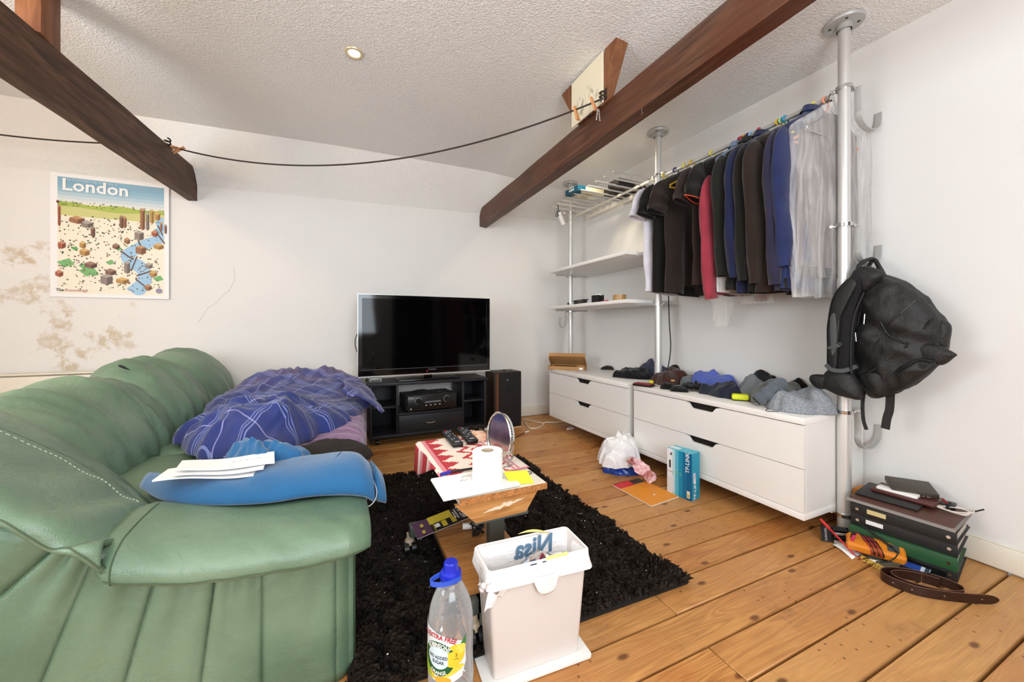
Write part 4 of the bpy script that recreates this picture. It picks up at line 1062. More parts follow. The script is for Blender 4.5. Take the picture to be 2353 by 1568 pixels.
root = thing('tv_flex', 'black flex dropping from the television behind the stand', 'cable', (0.21, 3.5, 0.3)); mb = MB()
mb.tube(spline([(0.225, 3.45, 0.56), (0.222, 3.5, 0.45), (0.195, 3.48, 0.40), (0.20, 3.5, 0.2), (0.18, 3.45, 0.03)], 24), 0.004, seg=6); mb.tube(spline([(0.21, 3.42, 0.47), (0.19, 3.4, 0.43), (0.185, 3.42, 0.36), (0.21, 3.46, 0.2)], 20), 0.006, seg=6); mb.build('cord', M['cable_b'], root)
root = thing('paper_scrap', 'crumpled pale paper scrap under the far drawer unit', 'paper', onZ(1310, 986)); mb = MB(); p = onZ(1310, 986)
lump(mb, [(p.x - 0.05, p.y - 0.02), (p.x + 0.02, p.y - 0.03), (p.x + 0.05, p.y + 0.01), (p.x, p.y + 0.03)], 0.001, 0.02, 3, 0.008, 40, na=24, nr=6); mb.build('sheet', mat('pale_scrap', '#c8b8ae', 0.7), root)

root = thing('set_top_box', 'small grey box under the left end of the television', 'box', (0.285, 3.40, 0.513)); mb = MB(); mb.bx(0.24, 0.335, 3.36, 3.44, 0.514, 0.552, bev=0.003); mb.build('case', mat('grey_plastic', '#8d918f', 0.4), root)
mb = MB(); mb.bx(0.25, 0.325, 3.3595, 3.3605, 0.52, 0.53); mb.build('panel', M['black'], root)
root = thing('storage_box', 'pale grey box standing by the back wall behind the duvet', 'box', (0.07, 3.64, 0)); mb = MB(); mb.bx(-0.06, 0.175, 3.60, 3.70, 0.001, 0.50, bev=0.004); mb.build('case', mat('pale_grey_board', '#cfcac3', 0.6), root); mb = MB(); mb.bx(-0.065, 0.18, 3.595, 3.705, 0.50, 0.535, bev=0.004); mb.build('lid', mat('pale_grey_lid', '#d5d0c9', 0.6), root)
# ------------------------------------------------------------------ green leather sofa
def m_leather():
    m, n, l, b = nodes('green_leather')
    tc = n.new('ShaderNodeTexCoord'); t = n.new('ShaderNodeTexNoise'); t.inputs['Scale'].default_value = 3.0; t.inputs['Detail'].default_value = 5; l.new(tc.outputs['Object'], t.inputs[0])
    r = n.new('ShaderNodeValToRGB'); r.color_ramp.elements[0].position = 0.35; r.color_ramp.elements[0].color = lin('#557059') + (1,); r.color_ramp.elements[1].position = 0.7; r.color_ramp.elements[1].color = lin('#768f75') + (1,)
    l.new(t.outputs[0], r.inputs[0]); l.new(r.outputs[0], b.inputs['Base Color'])
    b.inputs['Roughness'].default_value = 0.40; b.inputs['Specular IOR Level'].default_value = 0.6
    v = n.new('ShaderNodeTexVoronoi'); v.inputs['Scale'].default_value = 420; l.new(tc.outputs['Object'], v.inputs[0])
    w_ = n.new('ShaderNodeTexNoise'); w_.inputs['Scale'].default_value = 14; w_.inputs['Detail'].default_value = 4; w_.inputs['Distortion'].default_value = 1.4; l.new(tc.outputs['Object'], w_.inputs[0])
    h = mathn(n, l, 'ADD', mathn(n, l, 'MULTIPLY', v.outputs[0], 0.12), w_.outputs[0])
    bn = n.new('ShaderNodeBump'); bn.inputs['Strength'].default_value = 0.35; bn.inputs['Distance'].default_value = 0.012; l.new(h, bn.inputs['Height']); l.new(bn.outputs[0], b.inputs['Normal'])
    return m


M['leather'] = m_leather()
sofa = thing('sofa', 'large green leather sofa heaped with bedding', 'sofa', (-0.45, 2.3, 0))


def net(rows, nu, nv):
    """smooth surface through a control net: rows of points"""
    R_ = [spline(r, nu) for r in rows]
    return [spline([r[i] for r in R_], nv) for i in range(nu)]


def skin(mb, cols, closed=False): return mb.loft(cols, closed=closed, caps=(False, False))


# seat block and front
mb = MB(); mb.bx(-0.95, 0.03, 1.42, 3.42, 0.05, 0.30, bev=0.03); mb.build('base', M['leather'], sofa)
mb = MB(); mb.bx(-1.18, -0.80, 1.35, 3.62, 0.05, 0.60, bev=0.05); mb.build('back_frame', M['leather'], sofa)
for i, (ya, yb) in enumerate(((1.40, 2.08), (2.085, 2.76), (2.765, 3.42))):
    mb = MB(); mb.box((-0.36, (ya + yb) / 2, 0.365), (0.90, yb - ya, 0.15), bev=0.05, seg=4); mb.build('seat_cushion', M['leather'], sofa)
# back cushions: three puffy sections; profile in (x, z) swept along y
PROF = [(-0.70, 0.40), (-0.715, 0.47), (-0.755, 0.56), (-0.82, 0.66), (-0.89, 0.735), (-0.98, 0.775), (-1.07, 0.755), (-1.13, 0.68), (-1.155, 0.56), (-1.16, 0.42)]


def back_section(ya, yb, seed, bulge=0.05, near=0.0, far=0.0, lift=0.0):
    mb = MB(); cols = []; n = 44
    for i in range(n + 1):
        t = i / n; y = ya + (yb - ya) * t
        e = min(1, math.sin(PI * min(1, max(0, t))) ** 0.45 if 0 < t < 1 else 0.0)
        pr = spline([(p[0], p[1], 0) for p in PROF], 46); col = []
        for j, p in enumerate(pr):
            s = j / 45
            k = (1 - e) * 0.16
            cx, cz = -0.93, 0.50
            x = p.x + (cx - p.x) * k; z = p.y + (cz - p.y) * k
            # creases running over the cushion from the seams
            wv = nz(y * 2.2, s * 1.2, seed) * 0.5
            f = (0.021 * (1 - 2.5 * abs(noise.noise(V((y * 6.5 + wv * 2.6 + s * (2.6 if seed % 2 else -2.0), s * 1.6, seed * 2.1))))) + 0.009 * (1 - 2.5 * abs(noise.noise(V((y * 15 + wv * 4 + s * 3, s * 2.2, seed * 3.3)))))) * math.sin(PI * min(1, s * 1.25)) if s < 0.8 else 0
            f += 0.006 * nz(y * 5, s * 6, seed)
            # deep pull at the seat seam
            f -= 0.016 * max(0, 1 - s / 0.38) ** 1.5 * (0.5 + 0.5 * math.sin(y * 52 + seed * 2 + 2.5 * nz(y * 4, s * 2, seed))) 
            nx, nz_ = p.x - cx, p.y - cz; ln = math.hypot(nx, nz_)
            b_ = bulge * e * math.sin(PI * min(1, s * 1.3)) if s < 0.77 else 0
            # mid seam
            ms = 0.010 * math.exp(-((t - 0.62) / 0.018) ** 2) * (1 if 0.1 < s < 0.75 else 0)
            x += nx / ln * (f + b_ - ms); z += nz_ / ln * (f + b_ - ms) + lift * math.sin(PI * s)
            col.append(V((x, y + 0.03 * (s - 0.3) * (1 - e) * (1 if t < 0.5 else -1) * 0, z)))
        cols.append(col)
    skin(mb, cols)
    for c_ in (cols[0], cols[-1]): mb.faces(c_, [tuple(range(len(c_)))])
    for q2 in (0.30, 0.62):
        i_ = int(q2 * n); mb2 = MB(); mb2.tube([p + (p - V((-0.93, p.y, 0.50))).normalized() * 0.001 for p in cols[i_][3:36]], 0.0024, seg=6)
        if q2 > 0.5: mb2.build('seam', M['leather'], sofa)
        else: mb2.bm.free()
    mb.build('back_cushion', M['leather'], sofa, angle=70)


back_section(1.72, 2.42, 1, lift=-0.06); back_section(2.40, 2.98, 2, lift=-0.018); back_section(2.96, 3.60, 3, lift=0.005)
# dark split at the ridge between the first two sections
mb = MB(); mb.tube(spline([(-0.955, 2.44, 0.79), (-0.93, 2.41, 0.785), (-0.90, 2.405, 0.768)], 12), [0.001 + 0.006 * math.sin(PI * k / 11) for k in range(12)], seg=6); mb.build('split_seam', M['blackm'], sofa)

# wide padded arm sweeping from the back corner down to the arm pad
rows = [
    [(-1.16, 1.80, 0.40), (-1.10, 1.72, 0.70), (-0.98, 1.62, 0.785), (-0.86, 1.56, 0.735), (-0.76, 1.62, 0.62), (-0.71, 1.74, 0.49), (-0.62, 1.66, 0.44), (-0.46, 1.40, 0.435)],
    [(-1.16, 1.62, 0.45), (-1.10, 1.56, 0.70), (-0.98, 1.48, 0.79), (-0.85, 1.43, 0.755), (-0.74, 1.47, 0.665), (-0.66, 1.50, 0.575), (-0.57, 1.46, 0.51), (-0.46, 1.36, 0.462)],
    [(-1.10, 1.38, 0.50), (-1.02, 1.36, 0.69), (-0.92, 1.31, 0.765), (-0.80, 1.28, 0.735), (-0.70, 1.29, 0.665), (-0.61, 1.29, 0.59), (-0.53, 1.28, 0.525), (-0.46, 1.26, 0.475)],
    [(-1.00, 1.22, 0.54), (-0.93, 1.21, 0.69), (-0.84, 1.18, 0.735), (-0.74, 1.155, 0.71), (-0.65, 1.14, 0.655), (-0.57, 1.13, 0.588), (-0.51, 1.12, 0.535), (-0.455, 1.12, 0.49)],
    [(-0.98, 1.18, 0.52), (-0.90, 1.16, 0.63), (-0.81, 1.13, 0.675), (-0.72, 1.115, 0.66), (-0.63, 1.10, 0.612), (-0.56, 1.09, 0.555), (-0.50, 1.085, 0.508), (-0.45, 1.08, 0.472)],
    [(-0.98, 1.22, 0.50), (-0.90, 1.19, 0.59), (-0.81, 1.155, 0.64), (-0.72, 1.135, 0.632), (-0.63, 1.12, 0.592), (-0.56, 1.115, 0.535), (-0.50, 1.11, 0.487), (-0.45, 1.11, 0.447)]]
cols = net(rows, 70, 50)
for i, c_ in enumerate(cols):
    for j, p in enumerate(c_):
        s, t = i / 69, j / 49
        # gathers pulling down towards the arm pad, and soft dents
        amp = max(0.0, (s - 0.45) / 0.55) ** 1.2
        g_ = math.sin((p.x * 1.0 + 0.42 * t * 0.35) * 66 + 1.8 * nz(p.x * 4, t * 3, 2)) * 0.021 * amp * min(1, 0.1 + 1.3 * t)
        st = 0.008 * math.exp(-((t - (0.20 + 0.03 * math.sin(s * 5))) / 0.022) ** 2)
        g_ += 0.010 * nz(p.x * 5, p.y * 5, 3) - st + 0.006 * crease(p.x, p.y, 4, 7)
        c_[j] = p + V((0, -0.45 * g_ * t, g_ * (1.0 - 0.3 * t)))
DL = mat('seam_crease_shade', '#48593f', 0.7)  # darker green puts the shade of the seam creases into the tubes
def on_wing(i, j, h_):
    a_, b2_ = cols[min(i + 1, 69)][j] - cols[max(i - 1, 0)][j], cols[i][min(j + 1, 49)] - cols[i][max(j - 1, 0)]
    n_ = a_.cross(b2_).normalized(); n_ = n_ if n_.dot(V((0, 0, CAM_H)) - cols[i][j]) > 0 else -n_
    return cols[i][j] + n_ * h_
mb = MB(); mb.tube([on_wing(i, 39, 0.006) for i in range(8, 70)], 0.0018, seg=6); mb.build('piping', DL, sofa)
LT = mat('pale_green_thread', '#b4c4ac', 0.7); mb = MB()
for i in range(10, 66): mb.tube([on_wing(i, 13, 0.0065), on_wing(i, 13, 0.0065).lerp(on_wing(i + 1, 13, 0.0065), 0.55)], 0.0013, seg=5)
mb.build('stitching', LT, sofa)
mb = MB(); mb.tube([on_wing(i, 11, 0.006) for i in range(6, 69)], 0.0014, seg=5); mb.build('seam', DL, sofa)
mb = MB(); skin(mb, cols); mb.build('arm_wing', M['leather'], sofa, angle=180, solid=0.012)
# arm pad on top of the near arm
pad = []; PADZ = spline([(0.470, 0, 0), (0.434, 0, 0), (0.412, 0, 0), (0.402, 0, 0), (0.398, 0, 0), (0.394, 0, 0)], 46)
for i in range(46):
    t = i / 45; x = -0.475 + 0.562 * t
    zc = PADZ[i].x; hh = 0.041 + 0.004 * math.sin(t * PI); yc = 1.235; hw = 0.150
    e = 1.0 if t < 0.86 else math.sqrt(max(0.0, 1 - ((t - 0.86) / 0.14) ** 2)); e0 = 1.0 if t > 0.05 else 0.80 + 4 * t
    lp = []
    for k in range(48):
        th = 2 * PI * k / 48; c1, s1 = math.cos(th), math.sin(th)
        yy_ = hw * math.copysign(abs(c1) ** 0.62, c1) * (0.55 + 0.45 * e) * e0; zz = hh * math.copysign(abs(s1) ** 0.75, s1) * (0.35 + 0.65 * e) * e0
        f = 0.011 * (1 - 2.4 * abs(noise.noise(V((x * 9 + yy_ * 11 + 3, yy_ * 2, 5))))) * max(0, -c1 * 0.8 + s1 * 0.2) * (0.3 + 0.7 * t)
        seam = 0.006 * math.exp(-((th - 3.62) / 0.05) ** 2)
        lp.append(V((x + (0.015 if t > 0.97 else 0) * e, yc + yy_ * (1 + f * 3) - seam * c1, zc + zz + f - 0.02 * max(0, -c1) ** 2 - seam * s1)))
    pad.append(lp)
mb = MB(); mb.tube([lp[25] + V((0, -0.0006, 0)) for lp in pad[2:44]], 0.0016, seg=6); mb.build('piping', DL, sofa)
mb = MB(); mb.tube([pad[3][k] + V((-0.001, -0.001, 0.001)) for k in range(8, 29)], 0.0014, seg=6); mb.build('seam', DL, sofa)
mb = MB(); mb.loft(pad); mb.build('arm_pad', M['leather'], sofa, angle=180)
# outer face of the arm: fan of stitched panels
seams_top, seams_bot = [(-1.15, 0.64), (-0.80, 0.63)], [(-1.25, 0.0), (-1.16, 0.0)]
for (ut, vt_, ub, vb_) in ((116, 1270, 0, 1370), (202, 1305, 95, 1568), (352, 1335, 285, 1568), (492, 1340, 460, 1568), (600, 1325, 601, 1568), (772, 1290, 772, 1568)):
    p, q_ = onY(ut, vt_, 1.145), onY(ub, vb_, 1.145); k0 = (p.z - 0.0) / (p.z - q_.z); k1 = -0.45 if ut == 116 else -0.2 if ut == 202 else -0.16
    seams_top.append((p.x + (q_.x - p.x) * k1, p.z + (q_.z - p.z) * k1)); seams_bot.append((p.x + (q_.x - p.x) * min(k0, 2.6), max(0.0, p.z + (q_.z - p.z) * min(k0, 2.6))))
seams_top.append((0.045, 0.375)); seams_bot.append((0.045, 0.0))
for i in range(8):
    mb = MB(); cols = []
    for a in range(13):
        u = a / 12; col = []
        for j in range(15):
            t = j / 14
            x = (seams_top[i][0] * (1 - u) + seams_top[i + 1][0] * u) * (1 - t) + (seams_bot[i][0] * (1 - u) + seams_bot[i + 1][0] * u) * t
            z = (seams_top[i][1] * (1 - u) + seams_top[i + 1][1] * u) * (1 - t) + (seams_bot[i][1] * (1 - u) + seams_bot[i + 1][1] * u) * t
            e = 1 - (2 * u - 1) ** 6
            y = 1.150 - 0.009 * e - 0.03 * (1 - t) ** 5 * 0 + 0.006 * nz(x * 6, z * 6, 9)
            y += 0.013 * (1 - t) ** 3 * math.sin(u * 11 + i * 2) * e
            if i == 7: y = 1.150 + 0.05 * u * u
            col.append(V((x, y, z)))
        cols.append(col)
    # bottom hem curls under
    skin(mb, cols); mb.build('side_panel', M['leather'], sofa, angle=180, solid=0.006)
mb = MB(); mb.bx(-1.15, 0.045, 1.165, 1.40, 0.01, 0.37, bev=0.02); mb.build('arm_frame', M['leather'], sofa)
# white specks of fluff
# ------------------------------------------------------------------ bedding on the sofa


def m_plaid():
    m, n, l, b = nodes('plaid_cotton')
    tc = n.new('ShaderNodeTexCoord'); mp = n.new('ShaderNodeMapping'); mp.inputs['Rotation'].default_value = (0.2, 0.15, 0.62)
    nv = n.new('ShaderNodeTexNoise'); nv.inputs['Scale'].default_value = 3.2; nv.inputs['Detail'].default_value = 2; l.new(tc.outputs['Object'], nv.inputs[0])
    vm = n.new('ShaderNodeVectorMath'); vm.operation = 'MULTIPLY_ADD'; l.new(nv.outputs['Color'], vm.inputs[0]); vm.inputs[1].default_value = (0.07, 0.07, 0.07); l.new(tc.outputs['Object'], vm.inputs[2])
    l.new(vm.outputs[0], mp.inputs[0]); sx = n.new('ShaderNodeSeparateXYZ'); l.new(mp.outputs[0], sx.inputs[0])
    p = n.new('ShaderNodeTexNoise'); p.inputs['Scale'].default_value = 2.6; p.inputs['Detail'].default_value = 2; l.new(tc.outputs['Object'], p.inputs[0])
    pr = n.new('ShaderNodeValToRGB'); pr.color_ramp.elements[0].position = 0.44; pr.color_ramp.elements[1].position = 0.56; l.new(p.outputs[0], pr.inputs[0])
    so = n.new('ShaderNodeSeparateXYZ'); l.new(tc.outputs['Object'], so.inputs[0])
    fac = mathn(n, l, 'ADD', mathn(n, l, 'MULTIPLY', so.outputs[1], 1.3), mathn(n, l, 'MULTIPLY', pr.outputs[0], 0.5), clamp=True)
    c = mixnode(n, l, fac, lin('#303a70') + (1,), lin('#645a78') + (1,))
    wv = n.new('ShaderNodeTexNoise'); wv.inputs['Scale'].default_value = 9; l.new(tc.outputs['Object'], wv.inputs[0])
    c = mixnode(n, l, mathn(n, l, 'MULTIPLY', wv.outputs[0], 0.3), c, lin('#2c346e') + (1,))

    def band(s, period, wd, off=0.0):
        f = mathn(n, l, 'FRACT', mathn(n, l, 'ADD', mathn(n, l, 'DIVIDE', s, period), off)); return mathn(n, l, 'LESS_THAN', f, wd)
    for s in (sx.outputs[0], sx.outputs[1]):
        c = mixnode(n, l, mathn(n, l, 'MULTIPLY', band(s, 0.23, 0.22, 0.3), 0.4), c, lin('#2c3c7c') + (1,))
        for off in (0.0, 0.055, 0.11):
            c = mixnode(n, l, mathn(n, l, 'MULTIPLY', band(s, 0.23, 0.02, off), 0.55), c, lin('#8f9bd2') + (1,))
        c = mixnode(n, l, mathn(n, l, 'MULTIPLY', band(s, 0.23, 0.018, 0.55), 0.55), c, lin('#a9a8d8') + (1,))
    l.new(c, b.inputs['Base Color']); b.inputs['Roughness'].default_value = 0.9; b.inputs['Sheen Weight'].default_value = 0.2; b.inputs['Specular IOR Level'].default_value = 0.15
    return m


def m_striped():
    m, n, l, b = nodes('mauve_striped_cotton')
    tc = n.new('ShaderNodeTexCoord'); nv = n.new('ShaderNodeTexNoise'); nv.inputs['Scale'].default_value = 3; l.new(tc.outputs['Object'], nv.inputs[0])
    sx = n.new('ShaderNodeSeparateXYZ'); l.new(tc.outputs['Object'], sx.inputs[0])
    s = mathn(n, l, 'ADD', mathn(n, l, 'ADD', sx.outputs[1], mathn(n, l, 'MULTIPLY', sx.outputs[0], 0.12)), mathn(n, l, 'MULTIPLY', nv.outputs[0], 0.05))
    f = mathn(n, l, 'FRACT', mathn(n, l, 'DIVIDE', s, 0.095)); st = mathn(n, l, 'LESS_THAN', f, 0.16)
    c = mixnode(n, l, mathn(n, l, 'MULTIPLY', st, 0.45), lin('#7a5a80') + (1,), lin('#b596b4') + (1,))
    g = n.new('ShaderNodeTexNoise'); g.inputs['Scale'].default_value = 60; l.new(tc.outputs['Object'], g.inputs[0])
    l.new(mixnode(n, l, mathn(n, l, 'MULTIPLY', g.outputs[0], 0.35), c, lin('#92708f') + (1,)), b.inputs['Base Color']); b.inputs['Roughness'].default_value = 0.95; b.inputs['Sheen Weight'].default_value = 0.3; b.inputs['Specular IOR Level'].default_value = 0.1
    return m


# mauve cover over the seat and hanging over its front
mb = MB()


def cover(u, v):
    y = 1.62 + 1.62 * v; k = u * 1.25
    xe = 0.085 + 0.10 * v
    xs_ = -0.30 - 0.28 * min(1, v / 0.3)
    if k < 0.80: x = xs_ + (xe - 0.05 - xs_) * (k / 0.80); z = 0.455 + 0.018 * math.sin(u * 9 + v * 5) * 0.6
    elif k < 0.92: a = (k - 0.80) / 0.12 * PI / 2; x = xe - 0.05 + 0.055 * math.sin(a); z = 0.40 + 0.055 * math.cos(a)
    else: x = xe + 0.005 + 0.012 * math.sin(v * 40 + 2 * nz(v * 6, 0, 1)); z = 0.40 - (k - 0.92) / 0.33 * (0.25 + 0.05 * math.sin(v * 7))
    f = 0.012 * ridge(x * 0.7 + 0.1 * nz(y * 3, x * 3, 2), y * 1.6, 4, 6)
    return V((x, y, z + (f if k < 0.9 else 0)))


mb.grid(cover, 60, 70)
root = thing('seat_cover', 'mauve striped cotton cover spread over the sofa seat', 'blanket', (-0.2, 2.4, 0.45)); mb.build('cloth', m_striped(), root, angle=180, solid=0.008)

# plaid duvet: a crumpled heap from the back to the front edge
PLAID = m_plaid()
ol = [(-0.54, 1.95), (-0.40, 1.80), (-0.23, 1.74), (-0.14, 1.86), (-0.09, 2.02), (0.03, 2.20), (0.13, 2.50), (0.20, 2.80), (0.18, 3.08), (0.0, 3.30), (-0.3, 3.40), (-0.58, 3.30), (-0.66, 2.9), (-0.65, 2.4), (-0.61, 2.12)]


def hm(x, y):
    a = math.exp(-(((x + 0.36) / 0.22) ** 2 + ((y - 2.05) / 0.26) ** 2)); b_ = math.exp(-(((x + 0.10) / 0.34) ** 2 + ((y - 2.98) / 0.30) ** 2)); c_ = math.exp(-(((x + 0.42) / 0.26) ** 2 + ((y - 2.9) / 0.4) ** 2))
    return 0.40 + 0.72 * a + 0.62 * b_ + 0.35 * c_


mb = MB(); lump(mb, ol, 0.462, 0.175, seed=3, fold=0.055, fs=7.0, prof=0.36, nr=80, na=240, hmap=lambda x, y: hm(x, y) * (1 + 0.30 * crease(x, y, 6, 4.0)))
root = thing('plaid_duvet', 'blue and purple plaid duvet heaped along the sofa back', 'duvet', (-0.3, 2.6, 0.45)); mb.build('cloth', PLAID, root, angle=180)
# its corner hanging over the front edge towards the television stand
mb = MB()
mb.grid(lambda u, v: V((0.02 + 0.22 * u + 0.02 * math.sin(v * 8), 2.42 + 0.62 * v - 0.05 * u, 0.585 - 0.035 * u - 0.10 * u * u + 0.02 * ridge(u * 0.6, v * 1.2, 3, 4) + 0.05 * math.sin(PI * v) * (1 - u) - 0.03 * v)), 24, 30)
mb.build('corner_flap', PLAID, root, angle=180, solid=0.01)

# blue sweatshirt across the near arm
BLUE = cloth('petrol_blue_fleece', '#27608e', vs=5, var=0.12, sheen=0.4)
root = thing('blue_sweatshirt', 'petrol blue sweatshirt stretched along the near sofa arm', 'sweatshirt', (-0.18, 1.46, 0.44))
ctr = spline([(-0.56, 1.60, 0.475), (-0.43, 1.47, 0.475), (-0.24, 1.43, 0.470), (-0.06, 1.45, 0.462), (0.055, 1.44, 0.448), (0.10, 1.42, 0.42)], 40)
wy = spline([(0.05, 0.02, 0), (0.085, 0.036, 0), (0.125, 0.052, 0), (0.145, 0.062, 0), (0.145, 0.075, 0), (0.115, 0.072, 0)], 40); lps = []
for i, c_ in enumerate(ctr):
    lp = []
    for k in range(44):
        th = 2 * PI * k / 44; f = 0.010 * crease(c_.x + 0.1 * math.sin(th), math.cos(th) * 0.12, 2, 9) * (0.35 + 0.65 * max(0, math.sin(th)))
        lp.append(c_ + V((0.35 * wy[i].x * math.cos(th) * (-0.2), (wy[i].x + f) * math.cos(th), (wy[i].y + f) * math.sin(th) * (1 if math.sin(th) > 0 else 0.5))))
    lps.append(lp)
mb = MB(); mb.loft(lps); mb.build('body', BLUE, root, angle=180)
mb = MB(); lump(mb, [(-0.33, 1.53), (-0.26, 1.48), (-0.18, 1.49), (-0.12, 1.52), (-0.12, 1.58), (-0.18, 1.63), (-0.26, 1.65), (-0.33, 1.61)], 0.475, 0.085, seed=8, fold=0.042, fs=13, nr=34, na=120, prof=0.5); mb.build('collar_folds', BLUE, root, angle=180)
mb = MB(); mb.tube(spline([(-0.075, 1.335, 0.462), (-0.055, 1.36, 0.497), (-0.02, 1.40, 0.522), (0.0, 1.44, 0.530), (0.01, 1.47, 0.531)], 16), 0.002, seg=5); mb.build('seam', mat('dark_blue_thread', '#1b4a70', 0.9), root)
mb = MB(); mb.tube(spline([lps[36][2] + V((0.02, -0.05, 0.0)), (0.115, 1.335, 0.44), (0.112, 1.31, 0.415), (0.095, 1.30, 0.40), (0.075, 1.295, 0.40)], 20), 0.005, seg=6, flat=(0.014, 0.004)); mb.build('lining_edge', M['paper'], root)
lps2 = [[p + V((0.012 + 0.028 * q_, -0.012 * q_, -0.02 * q_)) * 1.0 + (ctr[-1] - p) * (0.0 + 0.22 * q_) for p in lps[-1]] for q_ in (0, 0.4, 0.8, 1.0)]
mb = MB(); mb.loft(lps2); mb.build('sleeve_end', BLUE, root, angle=180)
# dark brown fluffy cushion edge between the cover and the sweatshirt
root = thing('brown_cushion', 'dark brown furry cushion peeping out behind the blue sweatshirt', 'cushion', (-0.03, 1.66, 0.46))
mb = MB(); lump(mb, [(-0.18, 1.62), (0.0, 1.56), (0.10, 1.58), (0.125, 1.68), (0.05, 1.78), (-0.1, 1.78), (-0.2, 1.72)], 0.455, 0.06, seed=2, fold=0.005, fs=40, nr=12, na=50); mb.build('fur', mat('dark_brown_fur', '#1e160f', 0.95, bump=0.8, bscale=220), root, angle=180)
# letters on the sweatshirt
pc = V((-0.32, 1.435, 0.532))
for i, (dx, dy, rz_, w_, d_, lab) in enumerate(((-0.03, -0.005, -0.16, 0.24, 0.10, 'creased white envelope at the bottom of the stack on the sweatshirt'), (0.0, 0.0, -0.08, 0.22, 0.11, 'white letter in the middle of the stack on the sweatshirt'), (0.012, 0.012, 0.02, 0.24, 0.105, 'folded white letter on top of the stack on the sweatshirt'))):
    mb = MB(); rm = Matrix.Rotation(rz_ + 0.12, 3, 'Z') @ Matrix.Rotation(0.06, 3, 'Y')
    mb.grid(lambda u, v: pc + V((dx, dy, i * 0.009)) + rm @ V(((u - 0.5) * w_, (v - 0.5) * d_, 0.004 * math.sin(u * 6 + i) + (0.012 * (1 - v) * (0.5 - u) * (1 if i == 2 else 0.3)))), 14, 8)
    root = thing('letter', lab, 'letter', pc + V((dx, dy, i * 0.009)), 'letters stacked on the sweatshirt'); mb.build('sheet', M['paper'], root, solid=0.004, smooth=False)
mb = MB()
for k in range(5):
    a = pc + V((0.012, 0.012, 0.0235)); rm = Matrix.Rotation(0.14, 3, 'Z')
    mb.faces([a + rm @ V((0.01 + k * 0.016, -0.035 + 0.004 * (k % 2), 0.003)), a + rm @ V((0.02 + k * 0.016, -0.035, 0.003)), a + rm @ V((0.02 + k * 0.016, -0.031, 0.003)), a + rm @ V((0.01 + k * 0.016, -0.03, 0.003))], [(0, 1, 2, 3)])
mb.build('print', flat('#9a9a98'), root, smooth=False)
# ------------------------------------------------------------------ shaggy rug
import numpy as np
rng = np.random.default_rng(5)
RC = [V((0.02, 1.06, 0)), V((1.205, 1.035, 0)), V((1.205, 2.55, 0)), V((0.10, 2.55, 0))]
rug = thing('rug', 'black-brown shaggy rug under the low table', 'rug', (0.65, 1.8, 0.0))
mb = MB(); mb.prism([(p.x, p.y) for p in RC], (0, 0, 0.001), (1, 0, 0), (0, 1, 0), (0, 0, 0.012)); M['rug'] = mat('rug_backing', '#14100c', 0.95)
mb.build('backing', M['rug'], rug, smooth=False)
N = 62000
u_, v_ = rng.random(N), rng.random(N)
P_ = np.array([[p.x, p.y] for p in RC])
xy = (P_[0] * ((1 - u_) * (1 - v_))[:, None] + P_[1] * (u_ * (1 - v_))[:, None] + P_[2] * (u_ * v_)[:, None] + P_[3] * ((1 - u_) * v_)[:, None])
# tufts lean in drifting directions
ang = np.array([noise.noise(Vector((x * 4, y * 4, 1))) * 6 + noise.noise(Vector((x * 17, y * 17, 3))) * 3 for x, y in xy]) + rng.normal(0, 0.5, N)
ln = rng.uniform(0.014, 0.034, N); hz = rng.uniform(0.014, 0.032, N); w_ = rng.uniform(0.0016, 0.0032, N); ph_ = rng.random(N) * 6.28
v3 = np.zeros((N, 4, 3)); dxy = np.stack([np.cos(ang), np.sin(ang)], 1); sd = np.stack([np.cos(ph_), np.sin(ph_)], 1)
v3[:, 0, :2] = xy - sd * w_[:, None]; v3[:, 1, :2] = xy + sd * w_[:, None]; v3[:, 0, 2] = v3[:, 1, 2] = 0.008
v3[:, 2, :2] = xy + dxy * (ln * 0.45)[:, None] + sd * (w_ * 0.9)[:, None]; v3[:, 2, 2] = 0.010 + hz * 0.85
v3[:, 3, :2] = xy + dxy * ln[:, None]; v3[:, 3, 2] = 0.010 + hz * 0.75
me = bpy.data.meshes.new('pile'); vv = v3.reshape(-1, 3) - np.array([0.65, 1.8, 0.0])
me.vertices.add(4 * N); me.vertices.foreach_set('co', vv.ravel())
fi = np.arange(N)[:, None] * 4 + np.array([[0, 1, 2, 0, 2, 3]]); me.loops.add(6 * N); me.loops.foreach_set('vertex_index', fi.ravel().astype(np.int32))
me.polygons.add(2 * N); me.polygons.foreach_set('loop_start', np.arange(0, 6 * N, 3, dtype=np.int32)); me.update(); me.validate()
m, n, l, b = nodes('rug_pile'); b.inputs['Roughness'].default_value = 0.75; b.inputs['Specular IOR Level'].default_value = 0.3
tc = n.new('ShaderNodeTexCoord'); t = n.new('ShaderNodeTexNoise'); t.inputs['Scale'].default_value = 90; l.new(tc.outputs['Object'], t.inputs[0])
l.new(mixnode(n, l, t.outputs[0], lin('#0e0b09') + (1,), lin('#35291f') + (1,)), b.inputs['Base Color'])
me.materials.append(m); o = bpy.data.objects.new('pile', me); COL.objects.link(o); o.parent = rug; o['kind'] = 'stuff'

